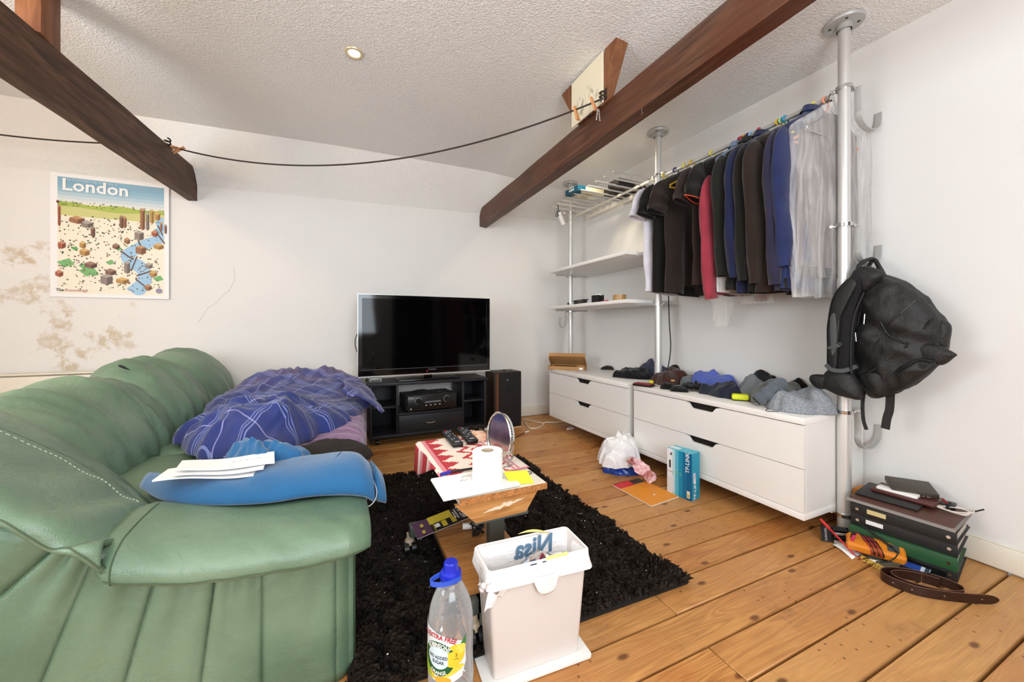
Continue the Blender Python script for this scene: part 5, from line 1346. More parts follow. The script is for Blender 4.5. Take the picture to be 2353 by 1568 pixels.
# ------------------------------------------------------------------ low table on castors
M['twood'] = m_wood('worn_oak_veneer', '#9a6434', '#c08a50', scale=(2.2, 26, 26), rough=0.4, bump=0.08)
M['chip'] = mat('chipboard_edge', '#b9793f', 0.8, bump=0.8, bscale=180, var=0.3, vscale=90)
M['frame'] = mat('grey_green_enamel', '#59605a', 0.4, 0.3)
TZ = 0.45
tx0, tx1, ty0, ty1 = 0.335, 0.638, 1.115, 1.73
table = thing('low_table', 'low wheeled table with a worn wooden top, standing on the rug', 'table', (0.49, 1.45, 0.016))
mb = MB(); mb.bx(tx0, tx1, ty0, ty1, TZ - 0.020, TZ, bev=0.002); mb.build('table_top', mat('cream_laminate', '#e2d9c8', 0.35), table)
mb = MB(); mb.bx(tx0, tx1, ty0 - 0.002, ty0 + 0.001, TZ - 0.020, TZ - 0.0005); mb.build('chipboard_edge', M['chip'], table)
mb = MB(); mb.prism([(tx0 - 0.012, TZ - 0.021), (tx1 - 0.03, TZ - 0.021), (tx1 - 0.075, TZ - 0.085), (tx0 + 0.055, TZ - 0.088)], (0, ty0 + 0.006, 0), (1, 0, 0), (0, 0, 1), (0, 0.016, 0)); ap = mb.build('apron', M['twood'], table, smooth=False)
mb = MB(); mb.grid(lambda u, v: V((0.41 + 0.15 * u, ty0 + 0.0055, TZ - 0.060 + 0.022 * u + (v - 0.5) * 0.02 * math.sin(PI * u) * (0.6 + 0.8 * nz(u * 9, v, 3)))), 24, 4); mb.build('scuff', mat('worn_white_scuff', '#d9c6ac', 0.8), ap)
mb = MB(); mb.bx(tx0 + 0.055, tx1 - 0.06, ty0 + 0.02, ty0 + 0.42, TZ - 0.10, TZ - 0.086); mb.build('lift_frame', M['frame'], table)
mb = MB(); mb.bx(0.505, 0.565, 1.30, 1.34, 0.10, TZ - 0.086, bev=0.004); mb.build('column', M['frame'], table)
mb = MB(); mb.bx(0.345, 0.60, 1.11, 1.60, 0.150, 0.172, bev=0.004); mb.build('lower_shelf', M['twood'], table)
mb = MB(); mb.bx(0.36, 0.39, 1.09, 1.66, 0.10, 0.148, bev=0.006); mb.bx(0.58, 0.61, 1.09, 1.66, 0.10, 0.148, bev=0.006); mb.bx(0.36, 0.61, 1.29, 1.35, 0.10, 0.145, bev=0.006); mb.bx(0.27, 0.68, 1.60, 1.645, 0.10, 0.148, bev=0.006)
mb.bx(0.39, 0.60, 1.075, 1.095, 0.075, 0.105, bev=0.004); mb.build('base_frame', M['frame'], table)
CAST = None
for (x, y) in ((0.275, 1.645), (0.675, 1.62), (0.375, 1.10), (0.60, 1.10)):
    z0 = 0.017
    mb = MB(); mb.cyl((x, y, 0.06), (x, y, 0.102), 0.012, seg=12); mb.lathe([(0.0, 0.082), (0.015, 0.080), (0.020, 0.072), (0.021, 0.058), (0.016, 0.058)], (x, y, 0), 16); c_ = mb.build('castor', mat('beige_plastic', '#b7a489', 0.5) if CAST is None else CAST, table)
    CAST = c_.data.materials[0]
    mb = MB(); mb.cyl((x - 0.024, y - 0.012, z0 + 0.027), (x - 0.005, y - 0.012, z0 + 0.027), 0.026, seg=18); mb.cyl((x + 0.005, y - 0.012, z0 + 0.027), (x + 0.024, y - 0.012, z0 + 0.027), 0.026, seg=18); mb.build('wheel', M['black'], c_)

# chevron cloth: woven zig-zag printed as coloured pieces of one cloth
CW, CR, CP = '#e9ddd0', '#b93a42', '#d98a92'
gx, gy_ = 48, 60
def cl_pt(u, v):
    # u runs left to right beyond the left edge; v from the front hem to the far edge
    y = 1.235 + 0.50 * v + 0.02 * u; s = -0.125 + 0.43 * u
    x = tx0 + 0.004 + s
    dr = max(0.04, min(1.0, (v - 0.30) / 0.55))
    if s < 0: x = tx0 - 0.007 + 0.06 * s - 0.010 * abs(math.sin(v * 5)) * dr; z = TZ + 0.004 + s * 0.96 * dr
    elif s < 0.012: z = TZ + 0.004; x = tx0 - 0.007 + s * 1.4
    else: z = TZ + 0.0045
    return V((x, y, z + 0.0012 * nz(u * 9, v * 12, 2) * (1 if s > 0 else 0)))
def cl_col(u, v):
    s = (u * 0.43 - 0.125)
    if s < -0.006: return CR if (int(v * 14) % 4) in (0, 1) else CP if (int(v * 14) % 4) == 2 else CW
    if s < 0.012: return CW
    if s < 0.022: return CP
    if v < 0.02: return CP
    if u > 0.86: return CP if int(u * 60) % 3 == 0 else (CR if v > 0.25 and int(u * 60) % 3 == 1 else CW)
    tri = abs(((v * 6.2) % 1.0) * 2 - 1)
    if s < 0.09: return CR if s < 0.026 + 0.06 * tri else CW
    w_ = s - 0.105
    k = (w_ - 0.05 * tri) / 0.062
    if 0 <= k < 3.2: return CR if (k % 1.0) < 0.42 else CW
    return CW
root = thing('chevron_cloth', 'red and white chevron cloth over the far half of the low table', 'tablecloth', (0.45, 1.5, TZ)); mb = MB(); vs = [[cl_pt(i / gx, j / gy_) for i in range(gx + 1)] for j in range(gy_ + 1)]
cl = mb.col(); bv = [[mb.bm.verts.new(p) for p in r_] for r_ in vs]
SUB = 1
for j in range(gy_):
    for i in range(gx):
        f = mb.bm.faces.new((bv[j][i], bv[j][i + 1], bv[j + 1][i + 1], bv[j + 1][i])); c = lin(cl_col((i + 0.5) / gx, (j + 0.5) / gy_)) + (1,)
        for lp in f.loops: lp[cl] = c
M['weave'] = m_print(); M['weave'].name = 'woven_cloth'; M['weave'].node_tree.nodes['Principled BSDF'].inputs['Roughness'].default_value = 0.9
mb.build('weave', M['weave'], root, angle=180, solid=0.002)

# remotes
def remote(label, p0, p1, w0, w1, seed):
    z = TZ + 0.008; d_ = (p1 - p0).normalized(); ang = math.atan2(d_.y, d_.x); L_ = (p1 - p0).length; c = (p0 + p1) / 2
    root = thing('remote_control', label, 'remote', (c.x, c.y, z), 'remotes on the low table'); rm = Matrix.Rotation(ang, 3, 'Z'); Q = lambda a, b_, h: V((c.x, c.y, z)) + rm @ V((a, b_, h))
    mb = MB(); mb.box(Q(0, 0, 0.010), (L_, w0, 0.02), rot=rm, bev=0.006, seg=3); mb.build('case', M['black'], root)
    R = random.Random(seed)
    bm_ = flat('#8d8f92')
    for i in range(9):
        for j in range(3):
            if R.random() < 0.15: continue
            mb = MB(); mb.box(Q(-L_ * 0.42 + i * L_ * 0.085, (j - 1) * w0 * 0.27, 0.0208), (L_ * 0.03, w0 * 0.13, 0.002), rot=rm); mb.build('button', bm_ if (i + j) % 3 else flat('#3b3c3e'), root, smooth=False)
    mb = MB(); mb.box(Q(-L_ * 0.46, -w0 * 0.2, 0.0208), (0.008, 0.008, 0.002), rot=rm); mb.build('power_button', flat('#b5232b'), root, smooth=False)
    mb = MB(); mb.box(Q(L_ * 0.42, 0, 0.0206), (0.006, w0 * 0.4, 0.0015), rot=rm); mb.build('lettering', flat('#c8c8c8'), root, smooth=False)
remote('black remote on the chevron cloth, the nearer of the two', onZ(1026, 1003, TZ), onZ(1053, 1033, TZ), 0.047, 0.04, 1)
remote('black remote on the chevron cloth, beside the round mirror', onZ(1060, 995, TZ), onZ(1087, 1025, TZ), 0.050, 0.05, 2)

# round mirror on a wire stand
mc = onZ(1147, 1064, TZ) + V((0, 0, 0.104)); nrm = V((-0.985, -0.14, 0.085)).normalized()
rq = nrm.to_track_quat('Z', 'Y').to_matrix()
root = thing('table_mirror', 'dusty round shaving mirror on a bent wire stand', 'mirror', (mc.x, mc.y, TZ))
mb = MB(); mb.lathe([(0.0, 0.0), (0.083, 0.0)], mc, 48, rq); M['mirror'] = mat('dusty_mirror', '#cfd3cc', 0.14, 1.0, bump=0.02, bscale=30, var=0.25, vscale=22); mb.build('glass', M['mirror'], root)
mb = MB(); mb.lathe([(0.082, -0.004), (0.089, -0.003), (0.091, 0.003), (0.086, 0.006), (0.082, 0.001)], mc, 48, rq); mb.build('rim', M['steel'], root)
mb = MB(); mb.lathe([(0.0, -0.018), (0.084, -0.016), (0.086, -0.004)], mc, 48, rq); mb.build('back', M['alu_dull'], root)
side = rq @ V((1, 0, 0)); side = V((0, 0, 1)).cross(nrm).normalized()
a0, a1 = mc + side * 0.098, mc - side * 0.098
dn = V((0, 0, -1)); back = V((-nrm.x, -nrm.y, 0)).normalized()
mb = MB(); mb.tube(spline([a0 + V((0, 0, 0.01)), a0 + dn * 0.05, mc + side * 0.075 + dn * 0.088 - back * 0.01, mc + side * 0.045 + V((0, 0, -0.102)) + back * 0.04, mc + V((0, 0, -0.103)) + back * 0.07, mc - side * 0.045 + V((0, 0, -0.102)) + back * 0.04, mc - side * 0.075 + dn * 0.088 - back * 0.01, a1 + dn * 0.05, a1 + V((0, 0, 0.01))], 60), 0.0035, seg=8)
mb.tube(spline([mc + side * 0.06 + V((0, 0, -0.098)), mc + side * 0.07 - back * 0.06 + V((0, 0, -0.104)), mc - back * 0.085 + V((0, 0, -0.104)), mc - side * 0.07 - back * 0.06 + V((0, 0, -0.104)), mc - side * 0.06 + V((0, 0, -0.098))], 40), 0.0035, seg=8); mb.build('wire_stand', M['steel'], root)
for a in (a0, a1): mb = MB(); mb.cyl(a + side * 0.008, a - side * 0.012, 0.006, seg=12); mb.build('pivot', M['steel'], root)
mb = MB()
for k in range(6):
    a = PI * 0.08 + k * 0.11; mb.cyl(mc + rq @ V((0.0916 * math.cos(a - 0.3), 0.0916 * math.sin(a - 0.3), 0.0)), mc + rq @ V((0.0926 * math.cos(a - 0.3), 0.0926 * math.sin(a - 0.3), 0.0)), 0.003, seg=6)
mb.build('marking', M['black'], root)

# toilet roll, paper sheets, pen, sticky pad, ring
root = thing('toilet_roll', 'white toilet roll standing on the papers on the low table', 'toilet roll', (0.445, 1.185, TZ + 0.009)); z = TZ + 0.0085; rc = V((0.447, 1.172, z))
pr = [(0.0205, 0.001), (0.0475, 0.0), (0.0495, 0.002), (0.0495, 0.107), (0.0478, 0.109), (0.0205, 0.109), (0.0205, 0.001)]
mb = MB(); mb.lathe(pr, rc, 48); mb.build('roll', mat('tissue_paper', '#f3f1ef', 0.95, bump=0.25, bscale=170), root)
mb = MB(); mb.lathe([(0.0195, 0.0), (0.0204, 0.0), (0.0204, 0.1085), (0.0195, 0.1085)], rc, 30); mb.build('core', mat('grey_card_tube', '#b8a48c', 0.9), root)
mb = MB(); mb.grid(lambda u, v: rc + V((0.0503 * math.cos(-2.2 + u * 0.5), 0.0503 * math.sin(-2.2 + u * 0.5), 0.001 + 0.107 * v)), 10, 2); mb.build('loose_sheet', M['paper'], root)
A_ = [onZ(990, 1105, TZ + 0.004), onZ(1020, 1154, TZ + 0.004), onZ(1196, 1117, TZ + 0.004), onZ(1150, 1078, TZ + 0.004)]
for i in range(4):
    root = thing('paper_sheet', ('bottom sheet of the papers overhanging the low table', 'second sheet up in the papers on the low table', 'third sheet up in the papers on the low table', 'top sheet of the papers under the toilet roll, with scribbles')[i], 'paper', A_[0] + V((0.05, -0.03, 0.0016 * i)), 'papers on the low table')
    q_ = [p + V((0.002 * math.sin(i * 2.2), 0.003 * math.cos(i * 1.7), 0.0016 * i)) for p in A_]
    mb = MB(); mb.grid(lambda u, v: q_[0] * (1 - u) * (1 - v) + q_[1] * v * (1 - u) + q_[2] * u * v + q_[3] * u * (1 - v) + V((0, 0, 0.0004 * i)), 10, 6); mb.build('sheet', M['paper'], root, solid=0.0008, smooth=False)
P4 = lambda u, v: A_[0] * (1 - u) * (1 - v) + A_[1] * v * (1 - u) + A_[2] * u * v + A_[3] * u * (1 - v) + V((0, 0, 0.0078))
R = random.Random(9); mb = MB()
for (u0, v0, n_) in ((0.38, 0.18, 9), (0.32, 0.36, 7), (0.80, 0.25, 8), (0.82, 0.42, 8), (0.80, 0.56, 6)):
    pts = [P4(u0 + 0.018 * k + R.uniform(-0.006, 0.006), v0 + 0.05 * math.sin(k * 2.1) * R.uniform(0.3, 1)) for k in range(n_)]; mb.tube(pts, 0.0005, seg=4)
mb.build('handwriting', flat('#5a5a66'), root)
root = thing('ballpoint_pen', 'black pen with a blue cap lying behind the toilet roll', 'pen', onZ(1040, 1085, TZ + 0.012)); pa, pb, pc_ = onZ(1013, 1091, TZ + 0.013), onZ(1034, 1085, TZ + 0.013), onZ(1092, 1076, TZ + 0.013)
mb = MB(); mb.cyl(pb, pc_, 0.0045, 0.0038, seg=12); mb.build('barrel', M['black'], root); mb = MB(); mb.cyl(pa, pb + (pb - pa) * 0.05, 0.0056, seg=12); mb.build('cap', flat('#2f2f9a'), root)
root = thing('sticky_note_pad', 'bright yellow sticky note pad standing on the front of the low table', 'note pad', onZ(1200, 1112, TZ)); p0, p1 = onZ(1174, 1114, TZ + 0.002), onZ(1228, 1111, TZ + 0.002); ex = (p1 - p0)
mb = MB(); up = V((-0.012, 0.028, 0.030)); th = V((0.0, 0.004, 0.004))
mb.loft([[p0, p1, p1 + up, p0 + up], [p0 + V((0, 0.022, 0)), p1 + V((0, 0.022, 0)), p1 + up + th, p0 + up + th]]); mb.build('pad', mat('fluorescent_yellow', '#e8e01c', 0.6), root, smooth=False)
for i, a in enumerate(((1190, 1086), (1214, 1087))):
    c_ = onZ(*a, TZ + 0.0025)
    root = thing('key_ring', ('small black ring behind the sticky note pad, the one nearer the roll', 'small black ring behind the sticky note pad, the one nearer the table corner')[i], 'ring', c_, 'rings on the low table')
    mb = MB(); mb.tube([c_ + V((0.012 * math.cos(a_), 0.012 * math.sin(a_), 0.0)) for a_ in [k * PI / 12 for k in range(24)]], 0.0013, seg=6, closed=True); mb.build('loop', M['black'], root)
root = thing('orange_wrapper', 'crumpled orange paper wrapper at the far end of the low table', 'wrapper', onZ(1098, 1003, TZ + 0.006)); p = onZ(1094, 1002, TZ + 0.006)
mb = MB(); lump(mb, [(p.x - 0.05, p.y - 0.06), (p.x + 0.04, p.y - 0.08), (p.x + 0.05, p.y + 0.02), (p.x - 0.02, p.y + 0.05)], TZ + 0.006, 0.02, 4, 0.010, 26, na=40, nr=8); mb.build('sheet', mat('orange_print_paper', '#d98a5e', 0.6, var=0.4, vscale=40, var2='#e9d9c4'), root)
root = thing('spectacles', 'thin dark spectacles on the orange wrapper', 'spectacles', onZ(1098, 1000, TZ + 0.03)); mb = MB()
for k in (-1, 1): mb.tube([V((p.x + k * 0.022 + 0.017 * math.cos(a), p.y + 0.01, TZ + 0.042 + 0.014 * math.sin(a))) for a in [q_ * PI / 10 for q_ in range(20)]], 0.001, seg=5, closed=True)
mb.tube([V((p.x - 0.006, p.y + 0.01, TZ + 0.044)), V((p.x, p.y + 0.008, TZ + 0.047)), V((p.x + 0.006, p.y + 0.01, TZ + 0.044))], 0.001, seg=5)
for k in (-1, 1): mb.tube([V((p.x + k * 0.04, p.y + 0.01, TZ + 0.045)), V((p.x + k * 0.045, p.y - 0.06, TZ + 0.043)), V((p.x + k * 0.043, p.y - 0.09, TZ + 0.03))], 0.001, seg=5)
mb.build('frame', M['black'], root)

# flyer sticking out over the lower shelf
fz = 0.205; fo = V((0.262, 1.395, fz)); fux = V((0.235, 0.04, 0.022)); fuy = V((-0.005, 0.105, 0.004))
root = thing('discount_flyer', 'dark purple and yellow discount flyer lying on the lower table shelf', 'flyer', fo); mb = MB()
pieces = [(full, '#1b1613'), (sq(0, 0, 0.26, 1), '#4a2a44'), (sq(0.26, 0.5, 0.66, 1), '#c9b22c'), (sq(0.44, 0.08, 0.52, 0.46), '#c9b22c'), (sq(0.56, 0.08, 0.62, 0.46), '#0c0c0c'), (sq(0.60, 0.08, 0.68, 0.46), '#b8a232'), (sq(0.32, 0.16, 0.4, 0.4), '#e4e0da'), (sq(0.30, 0.0, 0.31, 0.5), '#c9b22c'), (sq(0.10, 0.1, 0.15, 0.3), '#b79b46'), (sq(0.11, 0.5, 0.16, 0.7), '#b79b46')]
nn = fux.cross(fuy).normalized()
for i, (poly, c) in enumerate(pieces): mb.faces([fo + fux * a + fuy * b_ + nn * (0.0005 * i) for a, b_ in poly], [tuple(range(len(poly)))], c)
mb.build('print', M['print'], root, smooth=False)
mb = MB(); mb.loft([[fo - nn * 0.001, fo + fux - nn * 0.001, fo + fux + fuy - nn * 0.001, fo + fuy - nn * 0.001], [fo - nn * 0.0002, fo + fux - nn * 0.0002, fo + fux + fuy - nn * 0.0002, fo + fuy - nn * 0.0002]]); mb.build('sheet', M['paper'], root, smooth=False)
tx_, ty_ = fuy.normalized(), -fux.normalized()
for s, size, a, b_ in (('£10 OFF', 0.026, 0.80, 0.5), ('YOUR FIRST SHOP', 0.0085, 0.72, 0.5), ('MINIMUM SPEND', 0.006, 0.68, 0.45)):
    mb = text(s, size, fo + fux * a + fuy * b_, -tx_, -ty_, off=0.006, bold=0.0004); mb.build('lettering', flat('#eeeae4'), root, smooth=False)
root = thing('paper_tube', 'short white tube lying on the lower table shelf by the column', 'tube', (0.49, 1.43, 0.19)); mb = MB(); mb.cyl((0.445, 1.44, 0.190), (0.50, 1.425, 0.190), 0.012, seg=14); mb.build('tube', M['paper'], root)
root = thing('cable_clump', 'dark clump of leads on the lower table shelf', 'cable', (0.5, 1.38, 0.18)); mb = MB(); mb.tube([V((0.49 + 0.025 * math.cos(k * 1.1), 1.39 + 0.022 * math.sin(k * 1.3), 0.176 + 0.0018 * k)) for k in range(22)], 0.004, seg=6); mb.build('cord', M['cable_b'], root)

# ------------------------------------------------------------------ waste bin with its liner
bx0, bz1 = None, 0.318
c0, c1_, c2 = V((0.378, 0.957, 0)), V((0.660, 0.942, 0)), V((0.386, 1.058, 0))
ex = (c1_ - c0).normalized(); ey = V((-ex.y, ex.x, 0)); bl, bd = (c1_ - c0).length, 0.108
B = lambda a, b_, z: c0 + ex * a + ey * b_ + V((0, 0, z))
binr = thing('waste_bin', 'tall narrow off-white plastic waste bin on a white base plate', 'bin', B(bl / 2, bd / 2, 0))
M['binp'] = mat('off_white_plastic', '#d8d1cb', 0.4)
def rr(a0, a1, b0, b1, r_, z, n_=5):
    pts = []
    for cx, cy, s0 in ((a1 - r_, b1 - r_, 0), (a0 + r_, b1 - r_, 1), (a0 + r_, b0 + r_, 2), (a1 - r_, b0 + r_, 3)):
        for k in range(n_ + 1):
            a = s0 * PI / 2 + k / n_ * PI / 2; pts.append(B(cx + math.cos(a) * r_, cy + math.sin(a) * r_, z))
    return pts
mb = MB(); mb.loft([rr(-0.022, bl + 0.022, -0.022, bd + 0.02, 0.012, 0.002), rr(-0.022, bl + 0.022, -0.022, bd + 0.02, 0.012, 0.008)]); mb.build('base_plate', M['white'], binr)
fl_ = 0.012
mb = MB(); mb.loft([rr(0.008, bl - 0.008, 0.006, bd - 0.006, 0.012, 0.009), rr(-fl_, bl + fl_, -fl_, bd + fl_, 0.014, bz1), rr(-fl_ + 0.003, bl + fl_ - 0.003, -fl_ + 0.003, bd + fl_ - 0.003, 0.012, bz1), rr(0.011, bl - 0.011, 0.009, bd - 0.009, 0.010, 0.014)]); mb.build('body', M['binp'], binr)
# liner: inside walls, over the rim, and a crumpled skirt outside
M['liner'] = mat('white_bag_film', '#eceae9', 0.35, bump=0.5, bscale=26, stretch=(1, 1, 2.5)); n_, l_, b_ = M['liner'].node_tree.nodes, M['liner'].node_tree.links, M['liner'].node_tree.nodes['Principled BSDF']
b_.inputs['Subsurface Weight'].default_value = 0.0; b_.inputs['Transmission Weight'].default_value = 0.0
liner = thing('bin_liner', 'white printed carrier bag lining the waste bin', 'bag', B(bl / 2, bd / 2, bz1))
lps = []; NN = 24 * 5
def ring(off, z, amp, seed, zamp=0.0):
    base = rr(-fl_ - off, bl + fl_ + off, -fl_ - off, bd + fl_ + off, 0.014, z, 29); m_ = len(base); cc = sum(base, V((0, 0, 0))) / m_; out = []
    for k, p in enumerate(base):
        d_ = (p - cc); d_.z = 0; d_.normalize(); f = nz(p.x * 40, p.y * 40, seed + z * 25) * amp + ridge(p.x, p.y, seed + z * 4, 14) * amp * 0.6
        out.append(p + d_ * f + V((0, 0, zamp * nz(p.x * 16, p.y * 16, seed + 3) + (zamp * 0.6 * math.sin(p.x * 40 + seed)))))
    return out
inner = [ring(-0.020, 0.12, 0.004, 1), ring(-0.012, 0.20, 0.004, 1), ring(-0.007, 0.28, 0.002, 2), ring(-0.003, bz1 - 0.002, 0.0008, 3), ring(0.0, bz1 + 0.003, 0.0008, 3), ring(0.004, bz1 - 0.001, 0.001, 3), ring(0.006, bz1 - 0.02, 0.003, 4, 0.002), ring(0.008, bz1 - 0.04, 0.004, 5, 0.006), ring(0.009, bz1 - 0.056, 0.004, 6, 0.016)]
mb = MB(); mb.loft(inner, caps=(True, False)); mb.build('film', M['liner'], liner, angle=180)
# folded handle flap hanging in front, and the knot at the left corner
mb = MB(); mb.grid(lambda u, v: B(0.115 + 0.075 * u + 0.012 * math.sin(v * 3) * (u - 0.5), -fl_ - 0.013 - 0.004 * math.sin(u * PI), bz1 - 0.035 - 0.052 * v * (1 - 0.85 * (2 * u - 1) ** 4)), 14, 8); mb.build('flap', M['liner'], liner, angle=180, solid=0.001)
mb = MB(); pts = spline([B(-0.014, -0.02, bz1 - 0.012), B(-0.024, -0.012, bz1 - 0.028), B(-0.028, 0.004, bz1 - 0.045), B(-0.02, 0.012, bz1 - 0.062), B(-0.026, 0.03, bz1 - 0.05)], 16); mb.tube(pts, [0.006 + 0.003 * math.sin(k * 1.7) for k in range(16)], seg=10); mb.build('knot', M['liner'], liner, angle=180)
mb = MB(); mb.grid(lambda u, v: B(-0.02 + 0.06 * u - 0.012 * v, -fl_ - 0.012 - 0.006 * math.sin(u * 4 + v), bz1 - 0.045 - 0.045 * v * (1 - u * 0.7) + 0.006 * math.sin(u * 12)), 12, 8); mb.build('corner_fold', M['liner'], liner, angle=180, solid=0.001)
# shop lettering seen mirrored through the film on the far inside wall
wy_ = bd - 0.004
Oi = B(bl * 0.62, bd - 0.0005, 0.284)
mb = text('Nisa', 0.085, Oi, -ex, V((0, -0.08, 1)).normalized(), off=0.0, bold=0.0025, squash=0.85); mb.build('lettering', flat('#5d7c96'), liner, smooth=False)
mb = MB(); mb.tube([Oi + ex * (0.055 - 0.11 * t) * 1.0 + V((0, -0.001, 0.018 + 0.036 * math.sin(PI * (0.12 + 0.5 * t)))) for t in [k / 12 for k in range(13)]], [0.0005 + 0.004 * math.sin(PI * k / 12) for k in range(13)], seg=4, flat=None); mb.build('swoosh', flat('#d9cd7a'), liner)
mb = MB()
for a, wd_, c in ((0.105, 0.02, '#2d3e52'), (0.142, 0.012, '#3a4554')): mb.faces([B(a, -fl_ - 0.0065, bz1 - 0.004), B(a + wd_, -fl_ - 0.0065, bz1 - 0.004), B(a + wd_, -fl_ + 0.003, bz1 + 0.0055), B(a + 0.004, -fl_ + 0.003, bz1 + 0.0055)], [(0, 1, 2, 3)], c)
mb.faces([B(0.155, -fl_ - 0.006, bz1), B(0.225, -fl_ - 0.006, bz1), B(0.225, -fl_ + 0.001, bz1 + 0.006), B(0.155, -fl_ + 0.001, bz1 + 0.006)], [(0, 1, 2, 3)], '#dccf7f'); mb.build('rim_print', M['print'], liner, smooth=False)
# rubbish: silver wrapper with dark red side, clear tray
root = thing('foil_wrapper', 'silver and dark red foil wrapper lying in the bin', 'wrapper', B(0.17, 0.05, 0.26)); p = B(0.175, 0.05, 0)
mb = MB(); lump(mb, [(p.x - 0.055, p.y - 0.03), (p.x, p.y - 0.045), (p.x + 0.065, p.y - 0.03), (p.x + 0.07, p.y + 0.02), (p.x, p.y + 0.04), (p.x - 0.06, p.y + 0.025)], 0.238, 0.055, 6, 0.018, 24, na=60, nr=14); mb.build('foil', mat('crumpled_foil', '#d5d5d8', 0.25, 0.9), root, angle=25)
mb = MB(); mb.loft([[B(0.125, 0.012, 0.262), B(0.195, 0.015, 0.268), B(0.16, 0.022, 0.310)], [B(0.13, 0.03, 0.262), B(0.20, 0.035, 0.268), B(0.165, 0.03, 0.312)]]); mb.build('printed_side', mat('dark_red_foil', '#8e1a2c', 0.3, 0.4), root, smooth=False)
root = thing('clear_tray', 'crumpled clear plastic tray lying in the bin beside the foil', 'tray', B(0.08, 0.05, 0.24)); p = B(0.075, 0.05, 0)
mb = MB(); lump(mb, [(p.x - 0.05, p.y - 0.035), (p.x + 0.04, p.y - 0.04), (p.x + 0.05, p.y + 0.03), (p.x - 0.045, p.y + 0.035)], 0.21, 0.055, 9, 0.012, 18, na=40, nr=10); mb.build('film', m_film('tray_film', '#e8ecec', 0.45), root, angle=30)

# ------------------------------------------------------------------ squash bottle in the foreground
bc = V((0.272, 0.985, 0.0)); br = 0.0595
bot = thing('squash_bottle', 'large empty clear squash bottle with a blue cap in the foreground', 'bottle', bc)
prof = [(0.0, 0.012), (0.03, 0.006), (0.048, 0.003), (0.056, 0.012), (br, 0.03), (br, 0.08), (br - 0.001, 0.12), (br, 0.17), (br - 0.001, 0.20), (br - 0.003, 0.225), (br - 0.009, 0.250), (br - 0.018, 0.272), (0.032, 0.290), (0.022, 0.302), (0.0185, 0.31), (0.0185, 0.325)]
sp = spline([(r_, z, 0) for r_, z in prof], 60); outer = [(max(0, p.x), p.y) for p in sp]
def brib(r_, z):  # moulded ribs on the grip
    return r_ + (0.0011 * math.sin(z * 420) if 0.16 < z < 0.225 else 0)
outer = [(brib(r_, z), z) for r_, z in outer]
inner_ = [(max(0.0, r_ - 0.0006), z + (0.0006 if z < 0.02 else 0)) for r_, z in outer][::-1]
m, n, l, b = nodes('clear_bottle_plastic')
b.inputs['Base Color'].default_value = (0.93, 0.95, 0.96, 1); b.inputs['Roughness'].default_value = 0.08
tr = n.new('ShaderNodeBsdfTransparent'); tr.inputs[0].default_value = (0.97, 0.98, 0.98, 1); gl = n.new('ShaderNodeBsdfGlossy'); gl.inputs['Roughness'].default_value = 0.06
fr = n.new('ShaderNodeFresnel'); fr.inputs[0].default_value = 1.5; lw = n.new('ShaderNodeLayerWeight'); lw.inputs[0].default_value = 0.35
mx1 = n.new('ShaderNodeMixShader'); l.new(fr.outputs[0], mx1.inputs[0]); l.new(tr.outputs[0], mx1.inputs[1]); l.new(gl.outputs[0], mx1.inputs[2])
mx2 = n.new('ShaderNodeMixShader'); l.new(mathn(n, l, 'ADD', 0.10, mathn(n, l, 'MULTIPLY', lw.outputs['Facing'], 0.35)), mx2.inputs[0]); l.new(mx1.outputs[0], mx2.inputs[1]); l.new(b.outputs[0], mx2.inputs[2]); l.new(mx2.outputs[0], n['Material Output'].inputs[0])
mb = MB(); mb.lathe(outer, bc, 64); mb.build('body', m, bot, angle=180)
# frosted patch of the white liquid residue high on the far wall
BL = mat('blue_cap_plastic', '#1a2bb5', 0.3)
mb = MB(); mb.lathe([(0.0, 0.352), (0.016, 0.352), (0.0185, 0.349), (0.0195, 0.336), (0.0205, 0.330), (0.027, 0.326), (0.0285, 0.318), (0.0285, 0.308), (0.026, 0.305), (0.021, 0.305)], bc, 40); cap = mb.build('cap', BL, bot, angle=30)
mb = MB(); hp = [bc + V((x, y, 0.316)) for x, y in ((0.02, -0.024), (-0.005, -0.031), (-0.03, -0.03), (-0.052, -0.018), (-0.055, -0.006), (-0.045, 0.004), (-0.02, 0.014), (0.008, 0.024))]
mb.tube(spline(hp, 30), 0.004, seg=4, flat=(0.004, 0.011), up=(0, 0, 1)); mb.build('handle_loop', mat('translucent_blue', '#2f57c8', 0.25), cap)
# wrap-round label: printed pieces bent onto the bottle
vd = math.atan2(-bc.y, -bc.x)   # direction towards the camera
LA, LR = vd - 0.35, br + 0.0006
def lab(x, y, k=0): a = LA + x / LR; return V((bc.x + (LR + 0.00025 * k) * math.cos(a), bc.y + (LR + 0.00025 * k) * math.sin(a), 0.148 + y))
def lpoly(mb, pts, c, k, seg=1):
    n_ = len(pts); ctr_ = (sum(p[0] for p in pts) / n_, sum(p[1] for p in pts) / n_)
    fine = []
    for i in range(n_):
        a, b2 = pts[i], pts[(i + 1) % n_]
        for q_ in range(4): fine.append((a[0] + (b2[0] - a[0]) * q_ / 4, a[1] + (b2[1] - a[1]) * q_ / 4))
    R_ = 5; vs = []; nf = len(fine)
    for r_ in range(R_ + 1):
        for p in fine: vs.append(lab(ctr_[0] + (p[0] - ctr_[0]) * r_ / R_, ctr_[1] + (p[1] - ctr_[1]) * r_ / R_, k))
    fs_ = [(r_ * nf + i, r_ * nf + (i + 1) % nf, (r_ + 1) * nf + (i + 1) % nf, (r_ + 1) * nf + i) for r_ in range(R_) for i in range(nf)]
    bv, ff = mb.faces(vs, fs_, c); bmesh.ops.remove_doubles(mb.bm, verts=bv[:nf], dist=1e-6)
